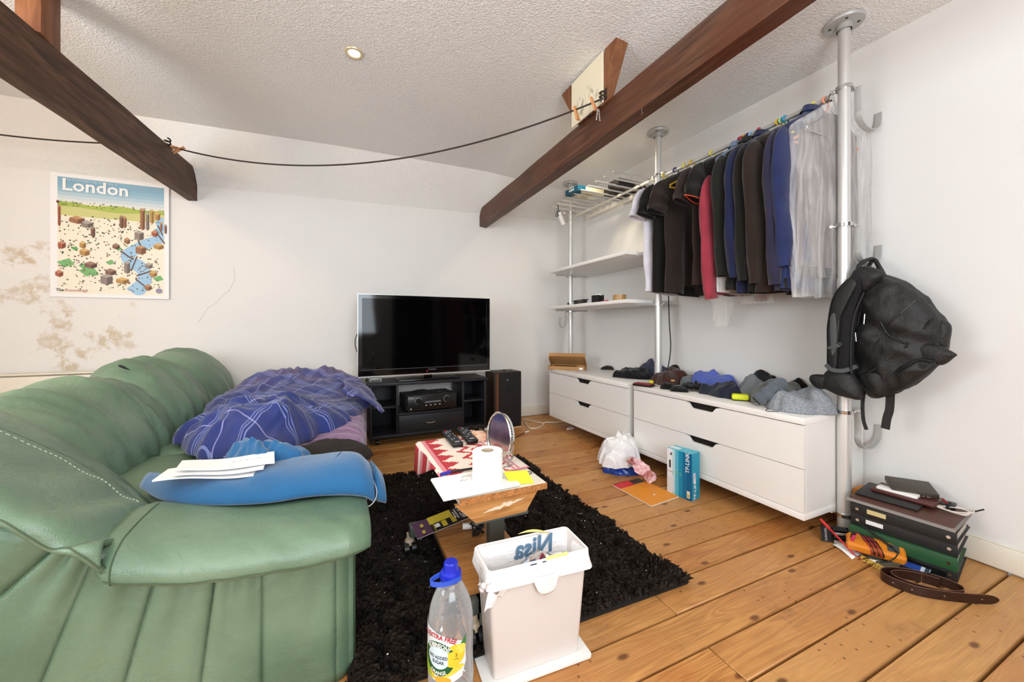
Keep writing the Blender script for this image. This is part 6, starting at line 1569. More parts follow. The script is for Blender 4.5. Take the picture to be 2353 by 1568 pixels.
el = lambda cx, cy, rx, ry, a0=0, a1=2 * PI, n_=22: [(cx + rx * math.cos(a0 + (a1 - a0) * i / n_), cy + ry * math.sin(a0 + (a1 - a0) * i / n_)) for i in range(n_ + (0 if a1 - a0 > 6.2 else 1))]
mb = MB()
lpoly(mb, [(-0.08, 0.063), (-0.03, 0.060), (0.02, 0.048), (0.058, 0.030), (0.062, -0.02), (0.05, -0.055), (0.01, -0.068), (-0.04, -0.062), (-0.08, -0.05)], '#dfe9ea', 1)
lpoly(mb, [(-0.08, 0.0), (-0.035, 0.0), (-0.02, -0.06), (-0.05, -0.064), (-0.08, -0.05)], '#d9c24a', 2)
lpoly(mb, [(-0.08, -0.03), (-0.05, -0.02), (-0.03, -0.06), (-0.08, -0.055)], '#9bb83c', 3)
lpoly(mb, el(0.032, 0.004, 0.026, 0.026), '#e6c93a', 3); lpoly(mb, el(0.046, 0.016, 0.014, 0.012), '#efdb62', 4); lpoly(mb, el(0.030, -0.040, 0.032, 0.020, 0.5, 0.5 + PI * 1.05), '#e8d44a', 3); lpoly(mb, el(0.0, -0.058, 0.022, 0.010), '#e0a83a', 3)
lpoly(mb, [(0.045, 0.028), (0.062, 0.046), (0.060, 0.022)], '#3f7f3f', 4)
lpoly(mb, el(-0.012, -0.006, 0.044, 0.042), '#1f5a34', 5); lpoly(mb, el(-0.012, -0.004, 0.032, 0.027), '#cfe2ea', 6); lpoly(mb, [(0.014, 0.012), (0.04, 0.018), (0.04, -0.028), (0.014, -0.022)], '#e6c93a', 7)
mb.build('label', M['print'], bot, angle=180)
def ltext(s, size, x, y, c, arc=0.0, k=9, bold=0.0, sq_=1.0):
    def cv(a, b_):
        if arc: th = a / arc; return lab(x + (arc + b_) * math.sin(th), y + (arc + b_) * math.cos(th) - arc, k)
        return lab(x + a, y + b_, k)
    mb = text(s, size, None, None, None, curve=cv, bold=bold, squash=sq_); mb.build('lettering', flat(c), bot, smooth=False)
ltext('17% EXTRA FREE', 0.0165, -0.018, 0.049, '#b83240', arc=0.11, bold=0.0004, sq_=0.9)
ltext('ROBINSONS', 0.0155, -0.012, 0.0285, '#f4f2ea', arc=0.043, bold=0.0005, sq_=0.78)
ltext('NO ADDED', 0.0115, -0.012, -0.002, '#3a4046', bold=0.0002, sq_=0.85); ltext('SUGAR', 0.0115, -0.012, -0.014, '#3a4046', bold=0.0002, sq_=0.9)
ltext('ORANGE', 0.0125, -0.012, -0.0405, '#f4f2ea', arc=-0.05, bold=0.0003, sq_=0.85); ltext('3', 0.012, 0.034, 0.004, '#3a3a20'); ltext('LITRES', 0.0045, 0.034, -0.005, '#3a3a20')

# specks of fluff caught in the rug pile
R = random.Random(12); mb = MB()
for k in range(150):
    x, y = R.uniform(0.12, 1.18), R.uniform(1.08, 2.5); z = 0.036 + R.uniform(0, 0.004); s_ = R.uniform(0.0008, 0.0022); a = R.uniform(0, 3)
    mb.box((x, y, z), (s_ * 2, s_, s_), rz=a)
o = mb.build('fluff', M['paper'], rug, smooth=False); o['kind'] = 'stuff'
# ------------------------------------------------------------------ clothes heaped on the drawer units
UZ = 0.5625


def heap(name, label, cat, a, b_, depth, h, m, seed, fold=0.02, fs=11, z=UZ, group='clothes heaped on the drawer units', prof=0.4, skew=0.0, lim=2.40, hmap=None):
    """a crumpled garment: a, b_ = pixels of its front foot on the top panel"""
    p0, p1 = onZ(*a, z), onZ(*b_, z); e = p1 - p0; n_ = V((-e.y, e.x, 0)).normalized()
    if n_.dot(V((p0.x, p0.y, 0))) < 0: n_ = -n_
    R = random.Random(seed); pts = []
    for k in range(12):
        th = 2 * PI * k / 12; c1, s1 = math.cos(th), math.sin(th)
        q_ = p0.lerp(p1, 0.5 + 0.5 * math.copysign(abs(c1) ** 0.7, c1) * R.uniform(0.80, 1.10)) + n_ * (depth * (0.5 + 0.5 * math.copysign(abs(s1) ** 0.7, s1) * R.uniform(0.85, 1.12))) + e * skew * (0.5 + 0.5 * s1)
        pts.append((min(lim, q_.x), q_.y))
    c = sum((V((x, y, z)) for x, y in pts), V((0, 0, 0))) / 12
    root = thing(name, label, cat, c, group); mb = MB(); lump(mb, pts, z, h * 0.86, seed, fold * 1.15, max(15.0, fs * 1.5), prof, nr=34, na=130, hmap=hmap or (lambda x, y: 0.85 + 0.55 * nz(x, y, seed + 60, 9))); mb.build('cloth', m, root, angle=180); return root


def roll(mb, pts, r0, r1, seed, flat_=1.0, n_=30):
    c = spline(pts, n_); mb.tube(c, [r0 + (r1 - r0) * i / (n_ - 1) + 0.006 * nz(i * 0.35, seed, 0) for i in range(n_)], seg=16)


G1 = cloth('mid_grey_wool', '#6c7072', bs=160, var=0.15); G2 = cloth('warm_grey_knit', '#6f706b', bs=120, var=0.15); GM = cloth('grey_marl', '#8f9398', bs=300, var=0.35, vs=130)
NV = cloth('dark_navy_jersey', '#1e2331'); BLK = cloth('black_jersey', '#141414'); BRN = cloth('brown_corduroy', '#43281f', vs=30); SLB = cloth('slate_blue_cotton', '#3c4056'); BLS = cloth('cornflower_cotton', '#5868b8')
heap('jacket', 'slate blue jacket lying behind the middle pole on the far unit', 'jacket', (1452, 866), (1545, 872), 0.22, 0.13, SLB, 11, 0.03, 8)
heap('jumper', 'black jumper lying on the far unit, in front of the slate blue jacket', 'jumper', (1400, 866), (1490, 874), 0.16, 0.09, BLK, 12, 0.022)
heap('flat_cap', 'dark olive cap lying beside the black jumper on the far unit', 'cap', (1382, 850), (1432, 850), 0.12, 0.035, cloth('dark_olive', '#26261f'), 13, 0.008)
heap('trousers', 'dark brown cord trousers crumpled beside the middle pole', 'trousers', (1518, 886), (1592, 884), 0.17, 0.115, BRN, 14, 0.028, 10)
heap('jumper', 'dark plum jumper at the back of the heap by the wall', 'jumper', (1590, 868), (1650, 872), 0.14, 0.145, cloth('dark_plum', '#2f2326'), 15, 0.02)
heap('t_shirt', 'crumpled grey t-shirt between brown trousers and blue shirt', 't-shirt', (1574, 890), (1618, 890), 0.09, 0.085, G1, 16, 0.022, 14)
heap('shirt', 'cornflower blue shirt on the heap of clothes', 'shirt', (1594, 892), (1676, 900), 0.17, 0.15, BLS, 17, 0.030, 9, prof=0.55)
heap('trousers', 'rolled dark navy trousers in front of the blue shirt', 'trousers', (1604, 905), (1690, 920), 0.13, 0.088, NV, 18, 0.026, 9)
heap('jacket', 'black jacket behind the grey jumpers on the nearer unit', 'jacket', (1690, 895), (1860, 925), 0.16, 0.155, BLK, 19, 0.02)
heap('jumper', 'mid grey jumper in the middle of the heap', 'jumper', (1676, 915), (1770, 930), 0.20, 0.145, G1, 20, 0.034, 9)
heap('jumper', 'warm grey jumper folded over the mid grey one', 'jumper', (1735, 928), (1850, 938), 0.18, 0.15, G2, 21, 0.036, 9)
heap('sweatshirt', 'pale grey marl sweatshirt at the near end of the heap', 'sweatshirt', (1775, 944), (1905, 958), 0.22, 0.115, GM, 22, 0.034, 8)
# a sleeve with an open cuff and a black-edged hem among the greys
root = thing('jumper', 'slate grey jumper sleeve with open cuff on the heap', 'jumper', onZ(1740, 925, UZ + 0.05), 'clothes heaped on the drawer units'); mb = MB()
cs = spline([onZ(1795, 880, UZ + 0.12), onZ(1768, 900, UZ + 0.085), onZ(1738, 922, UZ + 0.035)], 24); mb.tube(cs, [0.03 + 0.004 * math.sin(i) for i in range(24)], seg=16, caps=False); mb.build('sleeve', cloth('slate_grey_fleece', '#5d646c'), root, angle=180)
mb = MB(); mb.cyl(cs[-1] + (cs[-2] - cs[-1]) * 0.2, cs[-1] + (cs[-2] - cs[-1]) * 0.6, 0.027, seg=18); mb.build('cuff_inside', M['blackm'], root)
heap('t_shirt', 'dark grey t-shirt edge under the marl sweatshirt beside the pole', 't-shirt', (1880, 950), (1921, 950), 0.16, 0.07, cloth('charcoal_cotton', '#2f3033'), 23, 0.02)
# socks
for i, (a, b_, lab) in enumerate((((1512, 893), (1548, 897), 'rolled black sock at the near edge of the unit, the one nearer the red case'), ((1540, 900), (1585, 903), 'rolled black sock at the near edge of the unit, the one nearer the pliers'))):
    heap('sock', lab, 'sock', a, b_, 0.06, 0.045, BLK, 30 + i, 0.007, 24, group='black socks on the unit')
heap('t_shirt', 'crumpled black t-shirt behind the black socks', 't-shirt', (1560, 895), (1612, 900), 0.10, 0.055, BLK, 33, 0.018, 16)
c = onZ(1546, 876, UZ + 0.06); root = thing('plastic_disc', 'small round orange plastic disc lying on the black socks', 'disc', c); mb = MB(); mb.lathe([(0, 0), (0.012, 0.0), (0.013, 0.004), (0.011, 0.007), (0, 0.008)], c, 18); mb.build('disc', flat('#d99a5c'), root)
# red case, yellow clip, tape measure, pliers, wire hooks
pa, pb = onZ(1452, 886, UZ), onZ(1512, 893, UZ); e = (pb - pa).normalized(); ang = math.atan2(e.y, e.x)
c = (pa + pb) / 2 + V((0.02, 0.03, 0)); root = thing('wallet', 'thin black and dark red wallet at the corner of the nearer unit', 'wallet', c); mb = MB(); mb.box(c + V((0, 0, 0.008)), (0.13, 0.075, 0.014), rz=ang, bev=0.003); mb.build('case', flat('#2a1417'), root); mb = MB(); mb.box(c + V((0.004, 0.004, 0.0165)), (0.12, 0.065, 0.006), rz=ang, bev=0.002); mb.build('flap', flat('#8c2a2e'), root)
c = V((2.095, 2.115, UZ)); root = thing('yellow_clip', 'yellow plastic clip at the foot of the middle pole', 'clip', c); mb = MB(); mb.box(c + V((0, 0, 0.011)), (0.06, 0.03, 0.02), rz=0.5, bev=0.004); mb.build('body', flat('#d8c92e'), root); mb = MB(); mb.cyl(c + V((0.01, -0.035, 0.014)), c + V((0.05, -0.05, 0.014)), 0.012, seg=14); mb.build('reel', mat('clear_reel', '#d8d8d4', 0.2), root)
p = onZ(1697, 921, UZ); root = thing('tape_measure', 'fluorescent yellow round tape measure on the front edge of the nearer unit', 'tape measure', p); rz = -0.9; rm = Matrix.Rotation(rz, 3, 'Z')
mb = MB(); mb.box(p + V((0.015, 0, 0.019)), (0.084, 0.05, 0.034), rot=rm, bev=0.012, seg=4); mb.build('case', mat('fluorescent_yellow_plastic', '#d7e01e', 0.4), root); mb = MB(); mb.box(p + V((0.015, 0, 0.003)), (0.08, 0.048, 0.005), rot=rm); mb.build('base', M['black'], root)
mb = MB(); mb.tube(spline([p + V((0.03, -0.03, 0.01)), p + V((0.045, -0.06, 0.006)), p + V((0.04, -0.10, 0.004)), p + V((0.03, -0.12, 0.004)), p + V((0.02, -0.11, 0.004))], 24), 0.0018, seg=5); mb.build('wrist_loop', M['cable_b'], root)
root = thing('black_wire', 'thin black wire curling on the unit beside the tape measure', 'wire', onZ(1765, 938, UZ)); mb = MB(); mb.tube(spline([onZ(1718, 921, UZ + 0.004), onZ(1740, 931, UZ + 0.004), onZ(1775, 930, UZ + 0.004), onZ(1760, 944, UZ + 0.004), onZ(1790, 946, UZ + 0.004)], 30), 0.0016, seg=5); mb.build('cord', M['cable_b'], root)
p = onZ(1588, 899, UZ); root = thing('pliers', 'small dark pliers lying on the nearer unit', 'pliers', p); hd = V((0.55, -0.83, 0)); sdv = V((0.83, 0.55, 0)); st = mat('dark_tool_steel', '#4a443e', 0.4, 0.6)
for k in (-1, 1): mb = MB(); mb.tube(spline([p - hd * 0.05 + sdv * k * 0.018 + V((0, 0, 0.006)), p - hd * 0.01 + sdv * k * 0.012 + V((0, 0, 0.006)), p + hd * 0.012 + sdv * k * 0.003 + V((0, 0, 0.006)), p + hd * 0.045 - sdv * k * 0.004 + V((0, 0, 0.006))], 14), 0.005, seg=8); mb.build('handle', st, root)
mb = MB(); mb.cyl(p + hd * 0.014, p + hd * 0.014 + V((0, 0, 0.013)), 0.008, seg=14); mb.build('pivot', st, root)

# ------------------------------------------------------------------ black backpack on the middle hook
BP = mat('black_nylon', '#0f0f0f', 0.5, bump=0.35, bscale=240, var=0.3, vscale=6, var2='#191715'); BP2 = mat('worn_grey_nylon', '#4a4d4c', 0.8, bump=0.4, bscale=300); BP3 = mat('black_mesh', '#0e0e10', 0.9, bump=0.5, bscale=400)
bx_ = 2.235
bag = thing('backpack', 'large black backpack hanging from a strip hook on the nearest pole', 'backpack', onX(2020, 760, bx_))
nx = V((-1, 0, 0)); uy_ = V((0, 0, 1)); ux_ = V((0, -1, 0)); O = onX(2020, 760, bx_)
def b2(pts, x=bx_): return [((O.y - onX(u, v, x).y), onX(u, v, x).z - O.z) for u, v in pts]
def bpil(name, px, x, tf, tb, m=BP, seed=1, fold=0.010, fs=7, prof=0.5, par=None, na=80, nr=14):
    mb = MB(); pillow(mb, b2(px, x), V((x, O.y, O.z)), ux_, uy_, nx, tf, tb, seed, fold, fs, prof, nr=nr, na=na); return mb.build(name, m, par or bag, angle=180)
bpil('body', [(1985, 650), (1970, 720), (1966, 800), (1970, 870), (1995, 905), (2030, 908), (2085, 880), (2150, 835), (2172, 790), (2150, 715), (2110, 672), (2055, 645), (2000, 632)], bx_ + 0.02, 0.10, 0.12, seed=1, fold=0.028, fs=9)
bpil('front_compartment', [(1990, 665), (1972, 740), (1962, 830), (1978, 890), (2030, 900), (2095, 868), (2145, 812), (2150, 745), (2120, 690), (2065, 655), (2020, 645)], bx_ - 0.055, 0.055, 0.05, seed=2, fold=0.024, fs=10)
bpil('lower_pocket', [(1978, 862), (2000, 905), (2030, 912), (2090, 888), (2152, 842), (2150, 826), (2110, 822), (2060, 835), (2015, 850)], bx_ - 0.08, 0.035, 0.04, seed=3, fold=0.014, fs=12)
bpil('side_pocket', [(2090, 792), (2140, 790), (2193, 812), (2190, 822), (2160, 838), (2110, 825)], bx_ - 0.075, 0.022, 0.025, seed=4, fold=0.006)
bpil('back_pocket', [(2110, 735), (2178, 742), (2180, 780), (2170, 800), (2120, 800)], bx_ - 0.02, 0.03, 0.04, seed=14, fold=0.006)
bpil('back_panel', [(1950, 640), (1915, 680), (1903, 740), (1902, 810), (1905, 860), (1930, 880), (1955, 860), (1962, 760), (1975, 680), (1975, 640)], 2.085, 0.03, 0.035, seed=5, fold=0.006, m=BP3)
bpil('shoulder_strap', [(1948, 645), (1918, 690), (1906, 760), (1908, 845), (1922, 848), (1932, 770), (1940, 710), (1968, 655)], 2.052, 0.018, 0.015, seed=6, fold=0.003)
bpil('reflective_patch', [(1907, 735), (1920, 722), (1923, 770), (1920, 805), (1910, 812)], 2.035, 0.006, 0.004, seed=7, fold=0.0, m=BP2)
bpil('waist_pad', [(1898, 855), (1892, 885), (1925, 905), (1975, 918), (1978, 895), (1960, 862), (1925, 848)], 2.09, 0.035, 0.03, seed=8, fold=0.012)
bpil('waist_pad', [(1862, 875), (1868, 862), (1905, 866), (1908, 890), (1880, 892)], 2.075, 0.018, 0.018, seed=9, fold=0.005)
bpil('top_yoke', [(1950, 668), (1960, 625), (1990, 612), (2030, 628), (2015, 650), (1985, 672)], 2.13, 0.03, 0.04, seed=10, fold=0.005)
def bt(name, px, r_, m=BP, x=bx_ - 0.1, flat_=None, n_=30, par=None, seg=8):
    mb = MB(); pts = spline([onX(u, v, xx) for (u, v), xx in zip(px, x if isinstance(x, (list, tuple)) else [x] * len(px))], n_)
    if flat_: mb.tube(pts, 0.01, seg=4, flat=flat_, up=(-1, 0, 0.01))
    else: mb.tube(pts, r_, seg=seg)
    return mb.build(name, m, par or bag, angle=60)
bt('grab_handle', [(1968, 632), (1975, 610), (1992, 598), (2006, 596), (2015, 604), (2030, 640)], 0.009, x=[bx_ - 0.06, bx_ - 0.05, bx_ - 0.0, bx_ + 0.03, bx_ + 0.04, bx_ - 0.02], m=BP)
bt('hanging_loop', [(1985, 640), (2000, 605), (2010, 598), (2022, 615), (2038, 645)], 0.008, x=[bx_ - 0.03, bx_ + 0.03, bx_ + 0.04, bx_ + 0.03, bx_ - 0.02])
bt('zip', [(2012, 648), (1985, 690), (1968, 760), (1958, 830), (1962, 878)], 0.0045, m=M['blackm'], x=bx_ - 0.098)
bt('zip', [(2104, 690), (2065, 725), (2042, 747)], 0.003, m=BP2, x=bx_ - 0.112)
bt('piping', [(2020, 735), (2040, 768), (2068, 785), (2088, 790)], 0.0045, x=bx_ - 0.118); bt('piping', [(1985, 672), (1962, 730), (1955, 800), (1956, 860)], 0.004, x=2.07)
bt('piping', [(2082, 783), (2118, 760), (2148, 732)], 0.004, x=bx_ - 0.105); bt('piping', [(1990, 862), (2040, 828), (2085, 795)], 0.0035, x=bx_ - 0.118); bt('piping', [(2075, 845), (2110, 828), (2150, 832)], 0.005, x=bx_ - 0.112)
for px, in (([(1987, 722), (1985, 745)],), ([(1965, 765), (1967, 785)],), ([(1958, 815), (1957, 835)],)): bt('zip_pull', px, 0.0035, m=M['steel'], x=bx_ - 0.115, n_=6)
bt('compression_strap', [(1897, 838), (1912, 850), (1940, 852), (1968, 842)], 0, m=BP2, x=[2.03, 2.03, 2.05, 2.10], flat_=(0.018, 0.003))
mb = MB(); c = onX(1967, 843, bx_ - 0.118); mb.box(c, (0.008, 0.02, 0.026), bev=0.003); mb.build('buckle', M['blackm'], bag)
bt('loose_strap', [(1986, 895), (1982, 930), (1984, 965), (1991, 988)], 0, x=bx_ - 0.06, flat_=(0.014, 0.002)); bt('loose_strap', [(2046, 900), (2044, 940), (2038, 962), (2034, 986)], 0, x=bx_ - 0.05, flat_=(0.030, 0.002))
bt('loose_strap', [(1902, 800), (1925, 796), (1930, 790), (1912, 802)], 0, m=BP2, x=2.03, flat_=(0.012, 0.002))
bpil('pocket_opening', [(2070, 848), (2110, 830), (2135, 838), (2105, 858), (2080, 862)], bx_ - 0.108, 0.006, 0.004, seed=12, fold=0.0, m=M['blackm'])

# ------------------------------------------------------------------ bags, notebook and box on the floor by the drawers
def sack(name, label, px, z, h, m, seed, fold, fs, group=None, prof=0.5):
    pts = [(onZ(u, v, z).x, onZ(u, v, z).y) for u, v in px]; c = V((sum(p[0] for p in pts) / len(pts), sum(p[1] for p in pts) / len(pts), z)); root = thing(name, label, 'bag', c, group)
    mb = MB(); lump(mb, pts, z, h, seed, fold, fs, prof, nr=22, na=90); mb.build('film', m, root, angle=50); return root
BAGB = mat('blue_bag_film', '#123f9c', 0.25, bump=0.4, bscale=30); BAGW = mat('white_bag_plastic', '#e9e8e8', 0.35, bump=0.5, bscale=28)
sack('carrier_bag', 'crumpled blue carrier bag on the boards by the drawer units', [(1384, 1078), (1402, 1090), (1440, 1093), (1478, 1088), (1480, 1070), (1450, 1055), (1400, 1058)], 0.002, 0.07, BAGB, 41, 0.018, 16, 'crumpled bags by the drawers')
rt_ = sack('carrier_bag', 'crumpled white carrier bag leaning between the two drawer units', [(1384, 1062), (1405, 1074), (1440, 1072), (1462, 1062), (1450, 1040), (1410, 1038)], 0.06, 0.16, BAGW, 42, 0.050, 19, 'crumpled bags by the drawers', prof=0.5)
PINK = mat('pink_patterned_film', '#d9808c', 0.35, bump=0.4, bscale=30, var=0.3, vscale=55, var2='#f3dada')
rt_ = thing('carrier_bag', 'twisted pink and white carrier bag beside the blue one', 'bag', onZ(1475, 1075, 0.05), 'crumpled bags by the drawers'); mb = MB()
pts = spline([onZ(1452, 1056, 0.15), onZ(1462, 1068, 0.11), onZ(1478, 1082, 0.085), onZ(1492, 1092, 0.05), onZ(1490, 1108, 0.012)], 44); rr_ = spline([(0.030, 0, 0), (0.048, 0, 0), (0.05, 0, 0), (0.046, 0, 0), (0.015, 0, 0)], 44); lps = []
for i, c_ in enumerate(pts):
    lps.append([c_ + V((math.cos(th) * 0.8, math.sin(th) * 0.8, 0)) * (rr_[i].x * (1 + 0.28 * math.sin(th * 6 + i * 0.45) + 0.3 * nz(i * 0.22, th * 2, 4))) + V((0, 0, 0.35 * rr_[i].x * math.sin(th * 2 + i * 0.2))) for th in [2 * PI * k / 36 for k in range(36)]])
mb.loft([[V((p.x, p.y, max(0.003, p.z))) for p in lp] for lp in lps]); mb.build('film', PINK, rt_, angle=50)
q_ = [onZ(1407, 1117, 0), onZ(1497, 1166, 0), onZ(1560, 1144, 0), onZ(1468, 1101, 0)]
nb = thing('notebook', 'orange exercise book lying on the boards by the blue box', 'notebook', sum(q_, V((0, 0, 0))) / 4)
up = V((0, 0, 1)); mb = MB(); mb.loft([[p + up * 0.001 for p in q_], [p + up * 0.007 for p in q_]]); mb.build('pages', mat('page_edge', '#efe3d2', 0.8), nb, smooth=False)
bil = lambda u, v, z: (q_[0] * (1 - u) * (1 - v) + q_[1] * u * (1 - v) + q_[2] * u * v + q_[3] * (1 - u) * v) + up * z
mb = MB()
for i, (a0, a1, c0_, c1_, c) in enumerate(((0, 1, 0, 1, '#e3902a'), (0, 0.22, 0, 0.56, '#cf2f34'), (0.02, 0.2, 0.56, 0.97, '#3a2a2a'), (0.70, 0.74, 0.5, 0.56, '#e9e4e6'))): mb.faces([bil(a0, c0_, 0.0073 + 0.0003 * i), bil(a1, c0_, 0.0073 + 0.0003 * i), bil(a1, c1_, 0.0073 + 0.0003 * i), bil(a0, c1_, 0.0073 + 0.0003 * i)], [(0, 1, 2, 3)], c)
mb.build('cover', M['print'], nb, smooth=False)
mb = MB(); mb.tube([bil(0.005, 0.02 + 0.96 * k / 40, 0.006 + 0.004 * (k % 2)) for k in range(41)], 0.0012, seg=5); mb.build('spiral_binding', M['blackm'], nb)
# router box: big teal face turned to the camera
pA, pB, pC = onZ(1533, 1131, 0), onZ(1590, 1153, 0), onZ(1609, 1146, 0)
e1 = (pB - pA); L1_ = e1.length; e1.normalize(); e2 = V((-e1.y, e1.x, 0)); e2 = e2 if e2.x > 0 else -e2
hb, wb = 0.262, 0.082; rot_ = Matrix((-e1, -e2, V((0, 0, 1)))).transposed()
fa_ = [(full, '#1c8fb3'), (sq(0.78, 0, 1, 1), '#e8eaec'), (sq(0.66, 0, 0.78, 1), '#b7dbe2'), (sq(0.52, 0, 0.66, 1), '#58b3cc'), (sq(0.2, 0, 0.36, 1), '#136f9c'), (sq(0.0, 0, 0.2, 1), '#0f5f8f'), (sq(0.84, 0.58, 0.90, 0.75), '#22262a'), (sq(0.80, 0.86, 0.85, 0.92), '#22262a'), (sq(0.72, 0.06, 0.96, 0.4), '#d9dfe4')]
for k in range(4): fa_.append((sq(0.93 - k * 0.07, 0.49, 0.95 - k * 0.07, 0.51), '#22262a'))
for k in range(3): fa_.append((sq(0.52, 0.50 + k * 0.03, 0.62, 0.508 + k * 0.03), '#9fd24a')); fa_.append((sq(0.40, 0.47 + k * 0.03, 0.46, 0.478 + k * 0.03), '#9fd24a'))
fa_.append((sq(0.05, 0.05, 0.17, 0.2), '#e6dfc4')); fa_.append((sq(0.07, 0.07, 0.15, 0.13), '#c9a94a'))
fa_ = [([(1 - a, b2_) for a, b2_ in poly][::-1], c) for poly, c in fa_]
c = pA.lerp(pB, 0.5) + e2 * (wb / 2) + V((0, 0, hb / 2))
rbx, inf = carton('router_box', 'teal printed router box standing on the boards against the nearer unit', c, (L1_, wb, hb), 0, {'all': '#1b9fb4', '+y': fa_, '-x': [(full, '#1e93b0'), (sq(0.15, 0.36, 0.45, 0.58), '#cfc6d6')], '+z': [(full, '#58b7cc'), (sq(0.6, 0.3, 1, 0.8), '#d8e6ea')]}, tilt=rot_)
face_text(inf, '-x', 'TP-LINK', 0.034, 0.35, 0.235, '#f2f6f8', rbx, rot=PI / 2, bold=0.0008); face_text(inf, '+y', 'TP-LINK', 0.032, 0.86, 0.80, '#e8f2f6', rbx, rot=PI / 2, bold=0.0005, off=0.0075)

# ------------------------------------------------------------------ pile of ring binders and odds and ends by the right wall
S0, S1 = V((2.078, 0.918, 0)), V((2.130, 0.612, 0)); eb = (S1 - S0).normalized(); ed = V((-eb.y, eb.x, 0)); ed = ed if ed.x > 0 else -ed
BK = mat('black_binder_board', '#1d1c1b', 0.5); GRN = mat('green_binder_board', '#1f4d2a', 0.5); PG = mat('page_stack', '#d8d0c4', 0.85, bump=0.5, bscale=200, stretch=(1, 1, 30))
def binder(label, z0, z1, m, rot_=0.0, off=0.0, lab=None, fill=0.8, dd=0.262, ll=0.312, name='ring_binder', cat='binder', group='ring binders in the pile', sag=0.0):
    e = Matrix.Rotation(rot_, 3, 'Z') @ eb; d2 = Matrix.Rotation(rot_, 3, 'Z') @ ed; o = (S0 + S1) / 2 - eb * (ll / 2) + ed * off
    o = (S0 + S1) / 2 - e * (ll / 2) + d2 * off
    root = thing(name, label, cat, o + e * ll / 2 + d2 * dd / 2 + V((0, 0, z0)), group); Q = lambda a, b2_, z: o + e * a + d2 * b2_ + V((0, 0, z)); rm = Matrix((e, d2, V((0, 0, 1)))).transposed(); t = 0.0028
    def bxq(mb, a0, a1, b0, b1, h0, h1, bev=0.0): mb.box(Q((a0 + a1) / 2, (b0 + b1) / 2, (h0 + h1) / 2), (a1 - a0, b1 - b0, h1 - h0), rot=rm, bev=bev)
    mb = MB(); bxq(mb, 0, ll, 0, t, z0, z1, 0.0008); mb.build('spine', m, root); mb = MB(); bxq(mb, 0, ll, t, dd, z0, z0 + t, 0.0008); mb.build('cover', m, root); mb = MB(); bxq(mb, 0, ll, t, dd, z1 - t, z1, 0.0008); mb.build('cover', m, root)
    mb = MB(); bxq(mb, 0.006, ll - 0.008, 0.016, dd - 0.02, z0 + t, z0 + t + (z1 - z0 - 2 * t) * fill); mb.build('pages', PG, root, smooth=False)
    for a in (0.022, ll - 0.022): mb = MB(); mb.cyl(Q(a, -0.0012, (z0 + z1) / 2), Q(a, 0.001, (z0 + z1) / 2), 0.006, seg=14); mb.build('rivet', M['steel'], root)
    if lab: mb = MB(); bxq(mb, lab[0], lab[1], -0.001, 0.0, z0 + (z1 - z0) * lab[3], z0 + (z1 - z0) * lab[4]); mb.build('spine_label', flat(lab[2]), root, smooth=False)
    return root, Q, rm
binder('black ring binder at the very bottom of the pile by the wall', 0.001, 0.044, BK, 0.02, 0.006, fill=0.6)
binder('green ring binder, second from the bottom of the pile', 0.0445, 0.096, GRN, 0.03, -0.012, fill=0.35, dd=0.262)
binder('black ring binder with a white spine label, resting on the green one', 0.0965, 0.146, BK, 0.0, 0.004, (0.05, 0.105, '#e8e6e2', 0.4, 0.75), fill=0.5)
binder('black ring binder with a yellowed spine label, top of the binders', 0.1465, 0.194, BK, -0.03, -0.004, (0.055, 0.115, '#cdbd86', 0.35, 0.75), fill=0.9, dd=0.25)
def slab(name, label, cat, z0, th, ll, dd, m, off, offb, rot_, edge=None, tilt=0.0):
    e = Matrix.Rotation(rot_, 3, 'Z') @ eb; d2 = Matrix.Rotation(rot_, 3, 'Z') @ ed; c = (S0 + S1) / 2 + eb * off + ed * offb + V((0, 0, z0 + th / 2)); rm = Matrix((e, d2, V((0, 0, 1)))).transposed() @ Matrix.Rotation(tilt, 3, 'X')
    root = thing(name, label, cat, c - V((0, 0, th / 2)), 'things on top of the binder pile'); mb = MB(); mb.box(c, (ll, dd, th), rot=rm, bev=min(0.004, th * 0.3)); mb.build('body' if not edge else 'cover', m, root)
    if edge: mb = MB(); mb.box(c - rm @ V((0.0, 0.004, th * 0.1)), (ll + 0.012, dd + 0.012, th * 0.45), rot=rm); mb.build('pages', edge, root, smooth=False)
    return root, c, rm
slab('photo_album', 'brown board photograph album with grey pages on the binder pile', 'album', 0.195, 0.024, 0.31, 0.24, mat('brown_album_board', '#4f2d22', 0.5, var=0.2), 0.0, 0.115, -0.06, mat('grey_album_pages', '#8f8a84', 0.8))
slab('folder', 'thin black folder on the brown album', 'folder', 0.221, 0.010, 0.20, 0.2, BK, -0.05, 0.135, -0.02)
slab('notebook', 'slim maroon notebook near the top of the binder pile', 'notebook', 0.232, 0.014, 0.20, 0.13, mat('maroon_cover', '#52211c', 0.4), -0.01, 0.165, -0.08)
slab('white_remote', 'slim white remote lying on the maroon notebook', 'remote', 0.2465, 0.012, 0.13, 0.045, M['white'], -0.03, 0.13, -0.06)
rt_, c_, rm_ = slab('leather_case', 'dark brown zipped leather case topping the pile against the wall', 'case', 0.256, 0.024, 0.145, 0.105, mat('dark_brown_leather', '#40382f', 0.4, bump=0.2, bscale=90), 0.0, 0.19, 0.45, tilt=0.2)
mb = MB(); mb.box(c_ + rm_ @ V((-0.03, -0.02, -0.0125)), (0.03, 0.025, 0.001), rot=rm_); mb.build('sticker', flat('#8d918f'), rt_, smooth=False)
ccen = (S0 + S1) / 2 + eb * 0.115 + ed * 0.15 + V((0, 0, 0.226))
rt_ = thing('white_earphone_cable', 'bundled white cable tied with a black twist on the pile', 'cable', ccen, 'things on top of the binder pile'); mb = MB()
